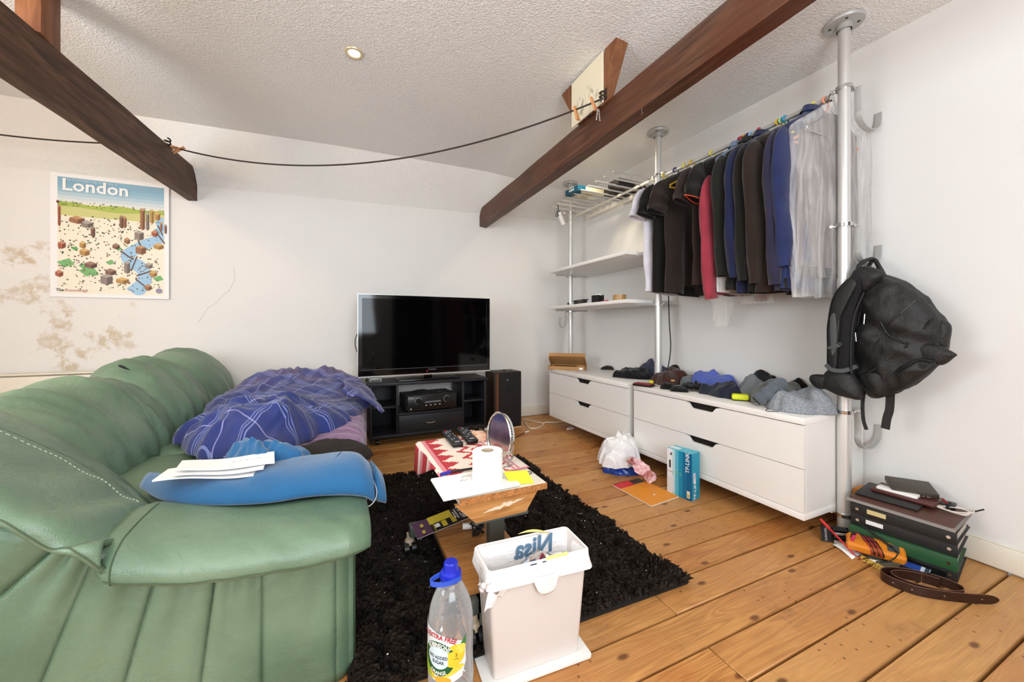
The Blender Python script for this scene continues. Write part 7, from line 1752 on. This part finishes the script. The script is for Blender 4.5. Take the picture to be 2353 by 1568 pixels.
for k in range(3): mb.tube([ccen + eb * ((0.055 + 0.006 * k) * math.cos(a)) + ed * ((0.02 + 0.008 * k) * math.sin(a) * (1 + 0.5 * math.cos(a))) + V((0, 0, 0.004 + 0.004 * k + 0.006 * math.sin(a * 2 + k))) for a in [q2 * PI / 16 for q2 in range(32)]], 0.0022, seg=6, closed=True)
mb.build('cord', M['cable_w'], rt_); mb = MB(); mb.tube([ccen + ed * -0.03 + V((0, 0, 0.012)), ccen + V((0, 0, 0.024)), ccen + ed * 0.035 + V((0, 0, 0.018))], 0.005, seg=8); mb.build('twist_tie', M['blackm'], rt_)
mb = MB(); mb.tube([ccen + V((0.0, 0, 0.018)), ccen + V((-0.02, 0.01, 0.042))], 0.004, seg=8); mb.build('plug', flat('#8c2a2e'), rt_)
for a in (-0.055, 0.06): mb = MB(); mb.tube([ccen + eb * a + V((0, 0, 0.012)), ccen + eb * (a * 1.5) + ed * 0.02 + V((0, 0, 0.03))], 0.003, seg=6); mb.build('lead_end', M['cable_b'], rt_)
ccen = (S0 + S1) / 2 + eb * 0.035 + ed * 0.15 + V((0, 0, 0.248)); rt_ = thing('key_chain', 'small tangle of steel keys and rings on the maroon notebook', 'keys', ccen, 'things on top of the binder pile'); mb = MB()
for k in range(4): mb.tube([ccen + eb * (0.012 * k - 0.018 + 0.011 * math.cos(a)) + ed * (0.011 * math.sin(a)) + V((0, 0, 0.003 + 0.002 * k)) for a in [q2 * PI / 9 for q2 in range(18)]], 0.0013, seg=5, closed=True)
mb.build('ring', M['steel'], rt_)
rt_ = thing('black_gadget', 'flat black gadget lying at the back of the binder pile', 'gadget', (S0 + S1) / 2 + eb * 0.085 + ed * 0.2 + V((0, 0, 0.2205))); mb = MB(); mb.box((S0 + S1) / 2 + eb * 0.085 + ed * 0.20 + V((0, 0, 0.2295)), (0.05, 0.09, 0.018), rz=0.2, bev=0.004); mb.build('case', M['black'], rt_)
# blue and white packet slipped under the green binder
pk = onZ(2095, 1295, 0.03); rt_ = thing('blue_packet', 'flat black packet with a blue and white label beside the green binder', 'packet', pk - V((0.0, 0, 0.03))); rm = Matrix((eb, ed, V((0, 0, 1)))).transposed() @ Matrix.Rotation(0.15, 3, 'X')
mb = MB(); mb.box(pk + V((-0.0, 0.02, -0.016)), (0.22, 0.07, 0.018), rot=rm, bev=0.002); mb.build('case', M['black'], rt_); mb = MB()
for i, (a0, a1, c) in enumerate(((-0.02, 0.07, '#2b4b9c'), (0.045, 0.07, '#c5d3e6'), (0.056, 0.068, '#33404f'))): mb.faces([pk + V((0, 0.02, -0.016)) + rm @ V((a, b2_, 0.0095 + 0.0003 * i)) for a, b2_ in ((a0, -0.028), (a1, -0.028), (a1, 0.012), (a0, 0.012))], [(0, 1, 2, 3)], c)
mb.build('label', M['print'], rt_, smooth=False)
# orange standing tool by the pole
rt_ = thing('orange_tool', 'orange plastic tool case standing behind the nearest pole', 'tool case', (2.335, 0.99, 0.0)); mb = MB(); mb.loft([[V((2.29, 0.97, 0.002)), V((2.375, 0.97, 0.002)), V((2.375, 1.006, 0.002)), V((2.29, 1.006, 0.002))], [V((2.285, 0.97, 0.15)), V((2.38, 0.97, 0.15)), V((2.38, 1.006, 0.15)), V((2.285, 1.006, 0.15))], [V((2.298, 0.973, 0.185)), V((2.372, 0.973, 0.185)), V((2.372, 1.003, 0.185)), V((2.298, 1.003, 0.185))]]); ORG_ = mat('orange_plastic', '#dc8420', 0.45); mb.build('case', ORG_, rt_, smooth=False)
mb = MB(); mb.box((2.335, 0.9695, 0.08), (0.05, 0.002, 0.06)); mb.build('panel', flat('#a8611a'), rt_, smooth=False)
# multimeter with its leads
mp0, mp1 = onZ(1958, 1262, 0.03), onZ(2068, 1293, 0.03); ml = (mp1 - mp0); mlen = ml.length; ml.normalize(); ms = V((-ml.y, ml.x, 0)); ms = ms if ms.x > 0 else -ms
mc = mp0.lerp(mp1, 0.5) + ms * 0.035 + V((0, 0, 0.020)); rm = Matrix((ml, ms, V((0, 0, 1)))).transposed() @ Matrix.Rotation(0.28, 3, 'X'); W_ = lambda a, b2_, h_: mc + rm @ V((a, b2_, h_))
rt_ = thing('multimeter', 'orange multimeter with red and black leads wrapped round it', 'multimeter', mc - V((0, 0, 0.03))); mb = MB()
ol = [(-0.085, -0.036), (0.085, -0.04), (0.092, -0.03), (0.092, 0.03), (0.085, 0.04), (-0.085, 0.036), (-0.09, 0.03), (-0.09, -0.03)]
mb.loft([[W_(a * 0.97, b2_ * 0.95, -0.018) for a, b2_ in ol], [W_(a, b2_, -0.008) for a, b2_ in ol], [W_(a, b2_, 0.006) for a, b2_ in ol], [W_(a * 0.93, b2_ * 0.86, 0.016) for a, b2_ in ol]]); mb.build('case', ORG_, rt_, angle=20)
mb = MB(); mb.box(W_(0.055, 0, 0.0165), (0.036, 0.044, 0.002), rot=rm); mb.build('display', mat('grey_lcd', '#4c4f4a', 0.2), rt_); mb = MB(); mb.cyl(W_(-0.01, 0, 0.016), W_(-0.01, 0, 0.021), 0.02, seg=24); d_ = mb.build('dial', flat('#b9681c'), rt_); mb = MB(); mb.box(W_(-0.01, 0, 0.0225), (0.03, 0.006, 0.004), rot=rm); mb.build('pointer', M['blackm'], d_)
for k, c in ((-0.018, '#c83a62'), (0.004, '#3a2220')): mb = MB(); mb.cyl(W_(-0.072, k, 0.014), W_(-0.066, k, 0.04), 0.006, seg=12); mb.build('jack', flat(c), rt_)
for k, (c, nm) in enumerate((('#a8203a', 'lead'), ('#151314', 'lead'))):
    mb = MB()
    for q2 in range(3): mb.tube([W_(-0.03 + 0.007 * (2 * q2 + k) - 0.02 * math.cos(a), 0.044 * math.cos(a), 0.024 * math.sin(a)) for a in [z2 * PI / 12 for z2 in range(24)]], 0.002, seg=6, closed=True)
    mb.tube(spline([W_(-0.07, -0.02 + 0.02 * k, 0.03), W_(-0.05, 0.0, 0.045), W_(-0.03, -0.02, 0.027)], 14), 0.002, seg=6); mb.build(nm, flat(c), rt_)
mb = MB(); mb.tube([W_(-0.05, 0.07, 0.05), W_(0.0, 0.035, 0.034), W_(0.05, 0.0, 0.022)], [0.0025, 0.0045, 0.0045], seg=8); mb.build('black_probe', M['blackm'], rt_)
mb = MB(); mb.tube(spline([W_(0.05, 0.0, 0.022), W_(0.065, -0.03, 0.02), W_(0.04, -0.05, -0.01), W_(0.0, -0.05, -0.03)], 18), 0.002, seg=6); mb.build('lead', M['cable_b'], rt_)
pr0, pr1 = V((1.975, 0.985, 0.108)), onZ(1962, 1274, 0.008); rt_b = rt_
mb = MB(); mb.tube([pr0, pr0.lerp(pr1, 0.28), pr0.lerp(pr1, 0.3), pr1], [0.0055, 0.0065, 0.0042, 0.0035], seg=10); mb.build('red_probe', flat('#c22b30'), rt_)
mb = MB(); mb.tube(spline([pr1, onZ(1985, 1288, 0.006), onZ(2010, 1280, 0.010), W_(-0.06, -0.045, -0.01)], 18), 0.002, seg=6); mb.build('lead', flat('#a8203a'), rt_)
# battery pack
bpk = V((2.035, 0.955, 0.0)); rt_ = thing('battery_pack', 'black blister pack of silver batteries in front of the nearest pole', 'batteries', bpk); rm = Matrix.Rotation(0.95, 3, 'Z') @ Matrix.Rotation(-0.25, 3, 'X').inverted(); rm = Matrix.Rotation(-0.72, 3, 'Z') @ Matrix.Rotation(-0.22, 3, 'X'); Kp = lambda a, b2_, h_: bpk + V((0, 0, 0.035)) + rm @ V((a, b2_, h_))
mb = MB(); mb.box(Kp(0, 0.006, 0.003), (0.105, 0.003, 0.068), rot=rm); mb.build('card', M['black'], rt_)
for k in range(4): mb = MB(); mb.cyl(Kp(-0.012, -0.004, -0.024 + 0.0165 * k), Kp(0.042, -0.004, -0.024 + 0.0165 * k), 0.0074, seg=14); mb.cyl(Kp(0.042, -0.004, -0.024 + 0.0165 * k), Kp(0.0445, -0.004, -0.024 + 0.0165 * k), 0.003, seg=8); mb.build('battery', M['steel'] if k % 2 == 0 else mat('dark_battery', '#25262a', 0.25, 0.6), rt_)
mb = text('DURACELL', 0.011, Kp(-0.035, 0.0042, 0.0), rm @ V((0, 0, 1)), rm @ V((-1, 0, 0)), off=0.0004); mb.build('lettering', flat('#dcdcdc'), rt_, smooth=False)
pp_ = [onZ(1913, 1252, 0.003), onZ(1958, 1284, 0.003), onZ(1985, 1270, 0.003), onZ(1935, 1240, 0.003)]; rt_ = thing('paper_slip', 'white paper slip lying on the boards under the red probe', 'paper', sum(pp_, V((0, 0, 0))) / 4); mb = MB(); mb.grid(lambda u, v: (pp_[0] * (1 - u) + pp_[1] * u) * (1 - v) + (pp_[3] * (1 - u) + pp_[2] * u) * v + V((0, 0, 0.004 * math.sin(u * 4))), 8, 4); mb.build('sheet', M['paper'], rt_, solid=0.0008)
ky = onZ(1985, 1283, 0.006); rt_ = thing('key_bunch', 'bunch of small keys with a white fob on the boards below the multimeter', 'keys', ky); mb = MB()
for k in range(3): mb.box(ky + V((0.012 * k - 0.01, -0.012 * k, 0.0)), (0.035, 0.008, 0.002), rz=-1.1 + 0.5 * k, bev=0.0005); mb.tube([ky + V((0.01 * math.cos(a) + 0.01 * k, 0.01 * math.sin(a), 0.004)) for a in [q2 * PI / 8 for q2 in range(16)]], 0.001, seg=5, closed=True)
mb.build('key', mat('brass', '#b59a5a', 0.3, 0.9), rt_); mb = MB(); mb.box(ky + V((0.012, -0.03, 0.002)), (0.035, 0.01, 0.006), rz=-0.9, bev=0.002); mb.build('fob', M['white'], rt_)
# fringed scarf end
f0, f1 = onZ(1986, 1284, 0.0), onZ(2050, 1316, 0.0); rt_ = thing('fringed_scarf', 'olive patterned scarf end with yellow fringe under the multimeter', 'scarf', f0.lerp(f1, 0.5)); fd = (f1 - f0).normalized(); fn = V((-fd.y, fd.x, 0)); fn = fn if fn.x > 0 else -fn
mb = MB(); mb.grid(lambda u, v: f0 + (f1 - f0) * u + fn * (0.075 * v) + V((0, 0, 0.004 + 0.022 * v + 0.006 * math.sin(u * 9) * v)), 16, 8); mb.build('cloth', cloth('olive_weave', '#4b4a38', var=0.4, vs=60), rt_, angle=180, solid=0.003)
R = random.Random(3); mb = MB()
for k in range(46):
    a = f0.lerp(f1, k / 45); ln_ = R.uniform(0.02, 0.04); mb.tube(spline([a + V((0, 0, 0.006)), a - fn * ln_ * 0.5 + fd * R.uniform(-0.012, 0.012) + V((0, 0, R.uniform(0.004, 0.014))), a - fn * ln_ + fd * R.uniform(-0.02, 0.02) + V((0, 0, 0.003))], 6), 0.0012, seg=4)
o = mb.build('fringe', mat('yellow_thread', '#c9a64a', 0.8), rt_); o['kind'] = 'stuff'
# coiled leather belt standing on edge
bc_ = onZ(2122, 1352, 0.0); ax = V((math.cos(-0.42 - 0.43), math.sin(-0.42 - 0.43), 0)); r_ = V((math.cos(CAM_YAW), -math.sin(CAM_YAW), 0)); f_ = V((math.sin(CAM_YAW), math.cos(CAM_YAW), 0))
def bpt(rx, ry, a): return bc_ + r_ * (rx * math.cos(a) - 0.012 * math.sin(a)) + f_ * (ry * math.sin(a) - 0.25 * rx * math.cos(a)) + V((0, 0, 0.0165))
pts = [bc_ + r_ * 0.172 - f_ * 0.085 + V((0, 0, 0.0165)), bc_ + r_ * 0.12 - f_ * 0.082 + V((0, 0, 0.0165)), bc_ + r_ * 0.03 - f_ * 0.070 + V((0, 0, 0.0165))]
for k in range(26):
    a = PI * 1.32 - k * 0.40; q2 = k / 25; rr2 = 0.118 - 0.045 * q2; pts.append(bpt(rr2, rr2 * 0.62, a))
M['belt'] = mat('brown_belt_leather', '#2f1a14', 0.35, bump=0.15, bscale=120)
rt_ = thing('leather_belt', 'coiled dark brown leather belt standing on edge on the boards', 'belt', bc_); sp_ = spline(pts, 160); mb = MB(); mb.tube(sp_, 0.01, seg=4, flat=(0.0032, 0.033), up=(0, 0, 1)) if False else mb.loft([[p + V((0, 0, z2 * hh_)) + n2 * o2 for z2, o2 in ((-0.016, -0.0016), (-0.016, 0.0016), (0.016, 0.0016), (0.016, -0.0016))] for hh_, p, n2 in ((math.sqrt(max(0.04, 1 - max(0.0, (5 - i) / 5) ** 2)), sp_[i], (sp_[min(i + 1, 159)] - sp_[max(i - 1, 0)]).normalized().cross(V((0, 0, 1)))) for i in range(160))]); mb.build('strap', M['belt'], rt_, angle=50)
edge = mat('belt_edge', '#6b4630', 0.6); mb = MB(); mb.tube([p + V((0, 0, 0.0163)) for p in sp_[4:]], 0.0014, seg=4); mb.build('edge', edge, rt_)
for k in range(7):
    i = 6 + k * 7; p = sp_[i]; n2 = (sp_[i + 1] - sp_[i - 1]).normalized().cross(V((0, 0, 1))); n2 = n2 if n2.dot(-f_) > 0 else -n2
    mb = MB(); mb.cyl(p + n2 * 0.0014, p + n2 * 0.0019, 0.0022, seg=8); mb.build('hole', flat('#a58f80'), rt_)
p = sp_[150]; mb = MB(); mb.tube([p + r_ * x2 + V((0, 0, z2)) for x2, z2 in ((0.0, -0.02), (0.03, -0.02), (0.03, 0.02), (0.0, 0.02))], 0.0024, seg=6, closed=True); mb.tube([p + V((0, 0, 0.0)), p + r_ * 0.034 - f_ * 0.006], 0.002, seg=6); mb.build('buckle', M['steel'], rt_)
# white bag hanging behind the far pole
rt_ = thing('carrier_bag', 'thin white carrier bag hanging from the small hook on the far pole', 'bag', (2.12, 3.28, 0.8)); mb = MB(); mb.loft([[V((2.10 + (0.012 + 0.05 * t) * math.cos(th), 3.26 + (0.01 + 0.035 * t) * math.sin(th) * (1 + 0.2 * math.sin(5 * th)), 1.0 - 0.34 * t)) for th in [2 * PI * k / 24 for k in range(24)]] for t in [j / 8 for j in range(9)]], caps=(False, True)); mb.build('film', film2, rt_, angle=180)
# ------------------------------------------------------------------ poster on the back wall
PX0, PX1, PZ0, PZ1 = -1.812, -1.168, 1.185, 2.052
root = thing('city_poster', 'illustrated London map poster pinned to the back wall', 'poster', ((PX0 + PX1) / 2, 3.733, PZ0))
def pp(u, v, k=0): return V((PX0 + (PX1 - PX0) * u, 3.733 - 0.010 * (u ** 3) - 0.0004 * k - 0.006 * max(0, 0.06 - v), PZ0 + (PZ1 - PZ0) * v))
mb = MB(); mb.grid(lambda u, v: pp(u, v), 14, 8); mb.build('sheet', M['paper'], root, smooth=False)
R = random.Random(21); mb = MB()
def P_(pts, c, k): mb.faces([pp(a, b_, k) for a, b_ in pts], [tuple(range(len(pts)))], c)
def strip(u0, u1, v0f, v1f, c, k, n_=14):
    vs = []
    for i in range(n_ + 1):
        u = u0 + (u1 - u0) * i / n_; vs += [pp(u, v0f(u), k), pp(u, v1f(u), k)]
    mb.faces(vs, [(2 * i, 2 * i + 2, 2 * i + 3, 2 * i + 1) for i in range(n_)], c)
L0, L1 = 0.055, 0.955
for i, c in enumerate(('#86aec4', '#8db4c8', '#9bbccc', '#b2c9d3', '#c9d6da', '#dcdfda')): strip(L0, L1, lambda u: 0.935 - 0.028 * (i + 1), lambda u: 0.970 - 0.028 * i if i == 0 else 0.935 - 0.028 * i, c, 1)
strip(L0, L1, lambda u: 0.03, lambda u: 0.77, '#efe7d2', 1); strip(L0, L1, lambda u: 0.71, lambda u: 0.765 + 0.008 * math.sin(u * 14), '#a9b955', 2); strip(L0, L1, lambda u: 0.66, lambda u: 0.725 + 0.01 * math.sin(u * 9), '#ccc983', 3)
for k in range(60): u, v = R.uniform(L0, L1), R.uniform(0.735, 0.775); P_([(u, v), (u + 0.012, v), (u + 0.006, v + 0.012)], R.choice(['#4f6a34', '#6e7f3c', '#3f5a30']), 4)
riv = [(0.95, 0.70), (0.90, 0.66), (0.95, 0.62), (0.88, 0.57), (0.93, 0.53), (0.80, 0.475), (0.70, 0.42), (0.62, 0.36), (0.66, 0.31), (0.74, 0.27), (0.78, 0.20), (0.76, 0.12), (0.66, 0.03)]
rs = spline([(a, b_, 0) for a, b_ in riv], 60); wv = [0.02 + 0.045 * (i / 59) ** 0.8 for i in range(60)]
vs = []
for i, p in enumerate(rs):
    t_ = rs[min(i + 1, 59)] - rs[max(0, i - 1)]; nn_ = V((-t_.y, t_.x, 0)).normalized() * wv[i]
    vs += [pp(min(L1, p.x + nn_.x), max(0.03, p.y + nn_.y), 5), pp(min(L1, p.x - nn_.x), max(0.03, p.y - nn_.y), 5)]
mb.faces(vs, [(2 * i, 2 * i + 1, 2 * i + 3, 2 * i + 2) for i in range(59)], '#9fc4e0')
for i in (12, 20, 27, 34, 41, 48, 54):
    p = rs[i]; t_ = (rs[i + 1] - rs[i - 1]).normalized(); nn_ = V((-t_.y, t_.x, 0)) * (wv[i] + 0.015)
    P_([(p.x + nn_.x - t_.x * 0.006, p.y + nn_.y - t_.y * 0.006), (p.x - nn_.x - t_.x * 0.006, p.y - nn_.y - t_.y * 0.006), (p.x - nn_.x + t_.x * 0.006, p.y - nn_.y + t_.y * 0.006), (p.x + nn_.x + t_.x * 0.006, p.y + nn_.y + t_.y * 0.006)], '#5b4a44', 7)
for cx, cy, s in ((0.12, 0.28, 0.07), (0.30, 0.22, 0.08), (0.27, 0.26, 0.05), (0.48, 0.30, 0.04), (0.19, 0.40, 0.03), (0.55, 0.42, 0.03), (0.35, 0.20, 0.04), (0.90, 0.18, 0.05)):
    P_([(cx - s, cy), (cx - s * 0.2, cy - s * 0.6), (cx + s, cy - s * 0.2), (cx + s * 0.4, cy + s * 0.5)], R.choice(['#5fa35c', '#6fae68', '#79b06e']), 5)
for k in range(420):
    u, v = R.uniform(L0 + 0.01, L1 - 0.04), R.uniform(0.06, 0.67); c = R.choice(['#4a4a40', '#5b6b3a', '#7b6350', '#3f5f3a', '#8a5a48', '#343430', '#6c7a4a']); s = R.uniform(0.005, 0.011)
    P_([(u - s, v), (u, v - s * 0.7), (u + s, v), (u, v + s * 0.7)], c, 6)
def bld(u, v, w_, h_, c):
    P_([(u, v), (u + w_ * 0.55, v - 0.012), (u + w_ * 0.55, v + h_ - 0.012), (u, v + h_)], c[0], 8); P_([(u + w_ * 0.55, v - 0.012), (u + w_, v + 0.002), (u + w_, v + h_ + 0.002), (u + w_ * 0.55, v + h_ - 0.012)], c[1], 8); P_([(u, v + h_), (u + w_ * 0.55, v + h_ - 0.012), (u + w_, v + h_ + 0.002), (u + w_ * 0.45, v + h_ + 0.018)], c[2], 8)
CB = [('#9a6a48', '#74492f', '#bb8c62'), ('#7d5a49', '#59392d', '#9b7a66'), ('#a65a44', '#7a3d2e', '#c0856a'), ('#8b7d74', '#655a55', '#a99f97'), ('#b58a4e', '#8c642f', '#d0ab6c')]
for u, v, w_, h_ in ((0.56, 0.60, 0.035, 0.085), (0.59, 0.605, 0.03, 0.075), (0.74, 0.60, 0.04, 0.16), (0.79, 0.60, 0.03, 0.13), (0.83, 0.66, 0.03, 0.10), (0.87, 0.69, 0.05, 0.05), (0.15, 0.61, 0.12, 0.035), (0.24, 0.585, 0.10, 0.03), (0.32, 0.51, 0.035, 0.06), (0.06, 0.58, 0.02, 0.15), (0.69, 0.51, 0.08, 0.055), (0.84, 0.55, 0.06, 0.03), (0.60, 0.47, 0.05, 0.03), (0.06, 0.40, 0.06, 0.035), (0.23, 0.41, 0.05, 0.035), (0.23, 0.35, 0.08, 0.035), (0.50, 0.42, 0.06, 0.025), (0.44, 0.20, 0.09, 0.03), (0.27, 0.25, 0.10, 0.03), (0.70, 0.39, 0.09, 0.05), (0.60, 0.22, 0.05, 0.08), (0.53, 0.13, 0.11, 0.03), (0.40, 0.12, 0.10, 0.06), (0.78, 0.27, 0.07, 0.025), (0.82, 0.20, 0.07, 0.03), (0.86, 0.44, 0.09, 0.03), (0.04, 0.17, 0.06, 0.03), (0.78, 0.08, 0.06, 0.03), (0.92, 0.60, 0.02, 0.06), (0.96, 0.58, 0.02, 0.06)):
    bld(u, v, w_, h_, R.choice(CB))
P_(el(0.91, 0.07, 0.03, 0.022), '#8d8aa0', 9); P_(el(0.06, 0.765, 0.012, 0.012), '#6e3b35', 9)
mb.build('print', M['print'], root, smooth=False)
for s, size, u, v, c, al, bold in (('London', 0.115, 0.088, 0.905, '#f2f1ee', 'LEFT', 0.0025), ('The Knowledge map of the city of', 0.020, 0.115, 0.953, '#d8e4ea', 'LEFT', 0.0), ('The', 0.026, 0.045, 0.055, '#3a3a3a', 'LEFT', 0.0004), ('Knowledge', 0.026, 0.115, 0.055, '#c79a96', 'LEFT', 0.0004)):
    mb = text(s, size, None, None, None, curve=lambda a, b_, u=u, v=v: pp(u + a / (PX1 - PX0), v + b_ / (PZ1 - PZ0), 12), align=al, bold=bold); mb.build('lettering', flat(c), root, smooth=False)

# radiator along the back wall
rx0, rx1, rz1 = -2.45, -1.22, 0.668
root = thing('radiator', 'cream panel radiator with a slotted top behind the sofa', 'radiator', ((rx0 + rx1) / 2, 3.66, 0.1))
mb = MB(); mb.bx(rx0, rx1, 3.585, 3.60, 0.12, rz1 - 0.02, bev=0.006); mb.bx(rx0, rx1, 3.69, 3.705, 0.12, rz1 - 0.02, bev=0.006); mb.bx(rx0 - 0.006, rx0, 3.58, 3.71, 0.13, rz1, bev=0.002); mb.bx(rx1, rx1 + 0.006, 3.58, 3.71, 0.13, rz1, bev=0.002); mb.build('panel', M['gloss'], root)
mb = MB(); mb.bx(rx0, rx1, 3.60, 3.69, 0.2, rz1 - 0.03); mb.build('core', M['void'], root, smooth=False)
mb = MB(); mb.bx(rx0, rx1, 3.578, 3.60, rz1 - 0.012, rz1, bev=0.002); mb.bx(rx0, rx1, 3.69, 3.712, rz1 - 0.012, rz1, bev=0.002); mb.build('grille_rail', M['gloss'], root)
k = 0; first = None
x = rx0 + 0.01
while x < rx1 - 0.005:
    if first is None:
        mb = MB(); mb.tube([V((0, -0.045, -0.004)), V((0.004, -0.02, 0.0)), V((0.004, 0.02, 0.0)), V((0, 0.045, -0.004))], 0.004, seg=4, flat=(0.008, 0.008)); first = mb.build('slat', M['gloss'], None); first.parent = root; first.location = V((x, 3.645, rz1 - 0.005)) - ORG[root]
    else:
        o = first.copy(); COL.objects.link(o); o.location = V((x, 3.645, rz1 - 0.005)) - ORG[root]
    x += 0.0185

# recessed ceiling downlight
p = V((0.082, 2.27, ceil_z(0.082, 2.27))); root = thing('ceiling_light', 'round recessed downlight, lit, in the ceiling', 'downlight', p)
mb = MB(); mb.lathe([(0.030, -0.004), (0.034, -0.007), (0.046, -0.006), (0.049, -0.001), (0.049, 0.002)], p, 40); mb.build('rim', mat('brass_rim', '#d8c8a0', 0.3, 0.3), root)
mb = MB(); mb.lathe([(0.0, -0.0035), (0.030, -0.0035)], p, 32); mb.build('lamp', mat('lit_lamp', '#fff0d0', 0.5, emit=12.0), root)

# washing line between the beams, with pegs
A_, B_ = V((-1.052, 3.33, 2.207)), V((1.30, 1.665, 2.205))
def sagline(a, b_, s, n_): return [a.lerp(b_, t) - V((0, 0, s * 4 * t * (1 - t))) for t in [i / (n_ - 1) for i in range(n_)]]
M['line'] = mat('dark_braided_cord', '#33291f', 0.8)
root = thing('washing_line', 'dark cord washing line sagging between the two beams', 'rope', A_.lerp(B_, 0.5)); mb = MB(); mb.tube(sagline(A_, B_, 0.235, 60), 0.0048, seg=7); mb.build('cord', M['line'], root)
for q_, nm in ((A_, 'knot'), (B_, 'knot')):
    mb = MB(); mb.tube([q_ + V((0.022 * math.sin(k * 0.9) * 0.7, 0.022 * math.cos(k * 0.9), 0.003 * k - 0.006)) for k in range(18)], 0.005, seg=7); mb.build('knot', M['line'], root)
C_ = V((-2.59, 3.42, 2.2)); root = thing('washing_line', 'dark cord washing line running past the poster to the left wall', 'rope', A_.lerp(C_, 0.5)); mb = MB(); mb.tube(sagline(A_ + V((-0.07, 0, 0)), C_, 0.07, 40), 0.0048, seg=7); mb.build('cord', M['line'], root)
M['peg'] = m_wood('peg_wood', '#b9794a', '#d9a06c', scale=(20, 20, 4), rough=0.7, bump=0.1)
def peg(label, p, dr, spread, roll=0.0):
    root = thing('clothes_peg', label, 'peg', p, 'wooden pegs on the washing line'); d_ = V(dr).normalized(); ref = V((0.3, -1, 0.1)); s_ = d_.cross(ref).normalized()
    for k in (-1, 1):
        a = p - d_ * 0.022 + s_ * k * (0.003 + spread * 0.2); b_ = p + d_ * 0.055 + s_ * k * (0.004 + spread)
        mb = MB(); mb.tube([a, b_], 0.005, seg=4, flat=(0.007, 0.011), up=s_.cross(d_)); mb.build('jaw', M['peg'], root, smooth=False)
    mb = MB(); mb.tube([p + s_ * (0.008 * math.cos(k * 0.8)) + d_ * (0.012 + 0.004 * math.sin(k * 0.8)) + d_.cross(s_) * (0.0007 * k - 0.005) for k in range(18)], 0.0011, seg=5); mb.build('spring', M['steel'], root)
L_ = sagline(A_, B_, 0.235, 60)
peg('wooden peg on the line at the mould-stained board, the one further from the right beam', L_[56] + V((0, 0, -0.004)), (0.25, -0.1, -1), 0.006)
peg('wooden peg on the line hard against the right beam', L_[58] + V((-0.01, 0.0, 0.004)), (0.3, -0.2, -1), 0.002)
peg('reddish wooden peg clipped flat along the line at the left beam', L_[1] + V((0.0, 0, 0.0)), (0.8, -0.55, -0.35), 0.003)
peg('wooden peg on the line pointing down at the left beam end', L_[2] + V((0.01, 0, 0.002)), (-0.75, -0.1, -0.6), 0.003)
p = L_[58] + V((0.006, -0.02, -0.055)); root = thing('bead_chain', 'short silver bead chain dangling from the peg at the right beam', 'chain', p)
for k in range(7):
    for s_ in (-1, 1):
        mb = MB(); c_ = p + V((s_ * (0.004 + 0.0012 * k), -0.01, -0.009 * k)); mb.lathe([(0, -0.004), (0.003, -0.0028), (0.004, 0), (0.003, 0.0028), (0, 0.004)], c_, 8); mb.build('bead', M['steel'], root)
p = onX(1474, 264, 1.345); p = V((1.322, 1.40, 2.012)); root = thing('cup_hook', 'tiny steel cup hook under the right beam', 'hook', p); mb = MB(); mb.tube([p + V((0, 0, 0.006)), p + V((0, 0, -0.012))] + [p + V((0.006 * math.sin(a), 0, -0.018 + 0.006 * math.cos(a))) for a in (0.5, 1.5, 2.5, 3.5, 4.2)], 0.0013, seg=6); mb.build('wire', M['steel'], root)
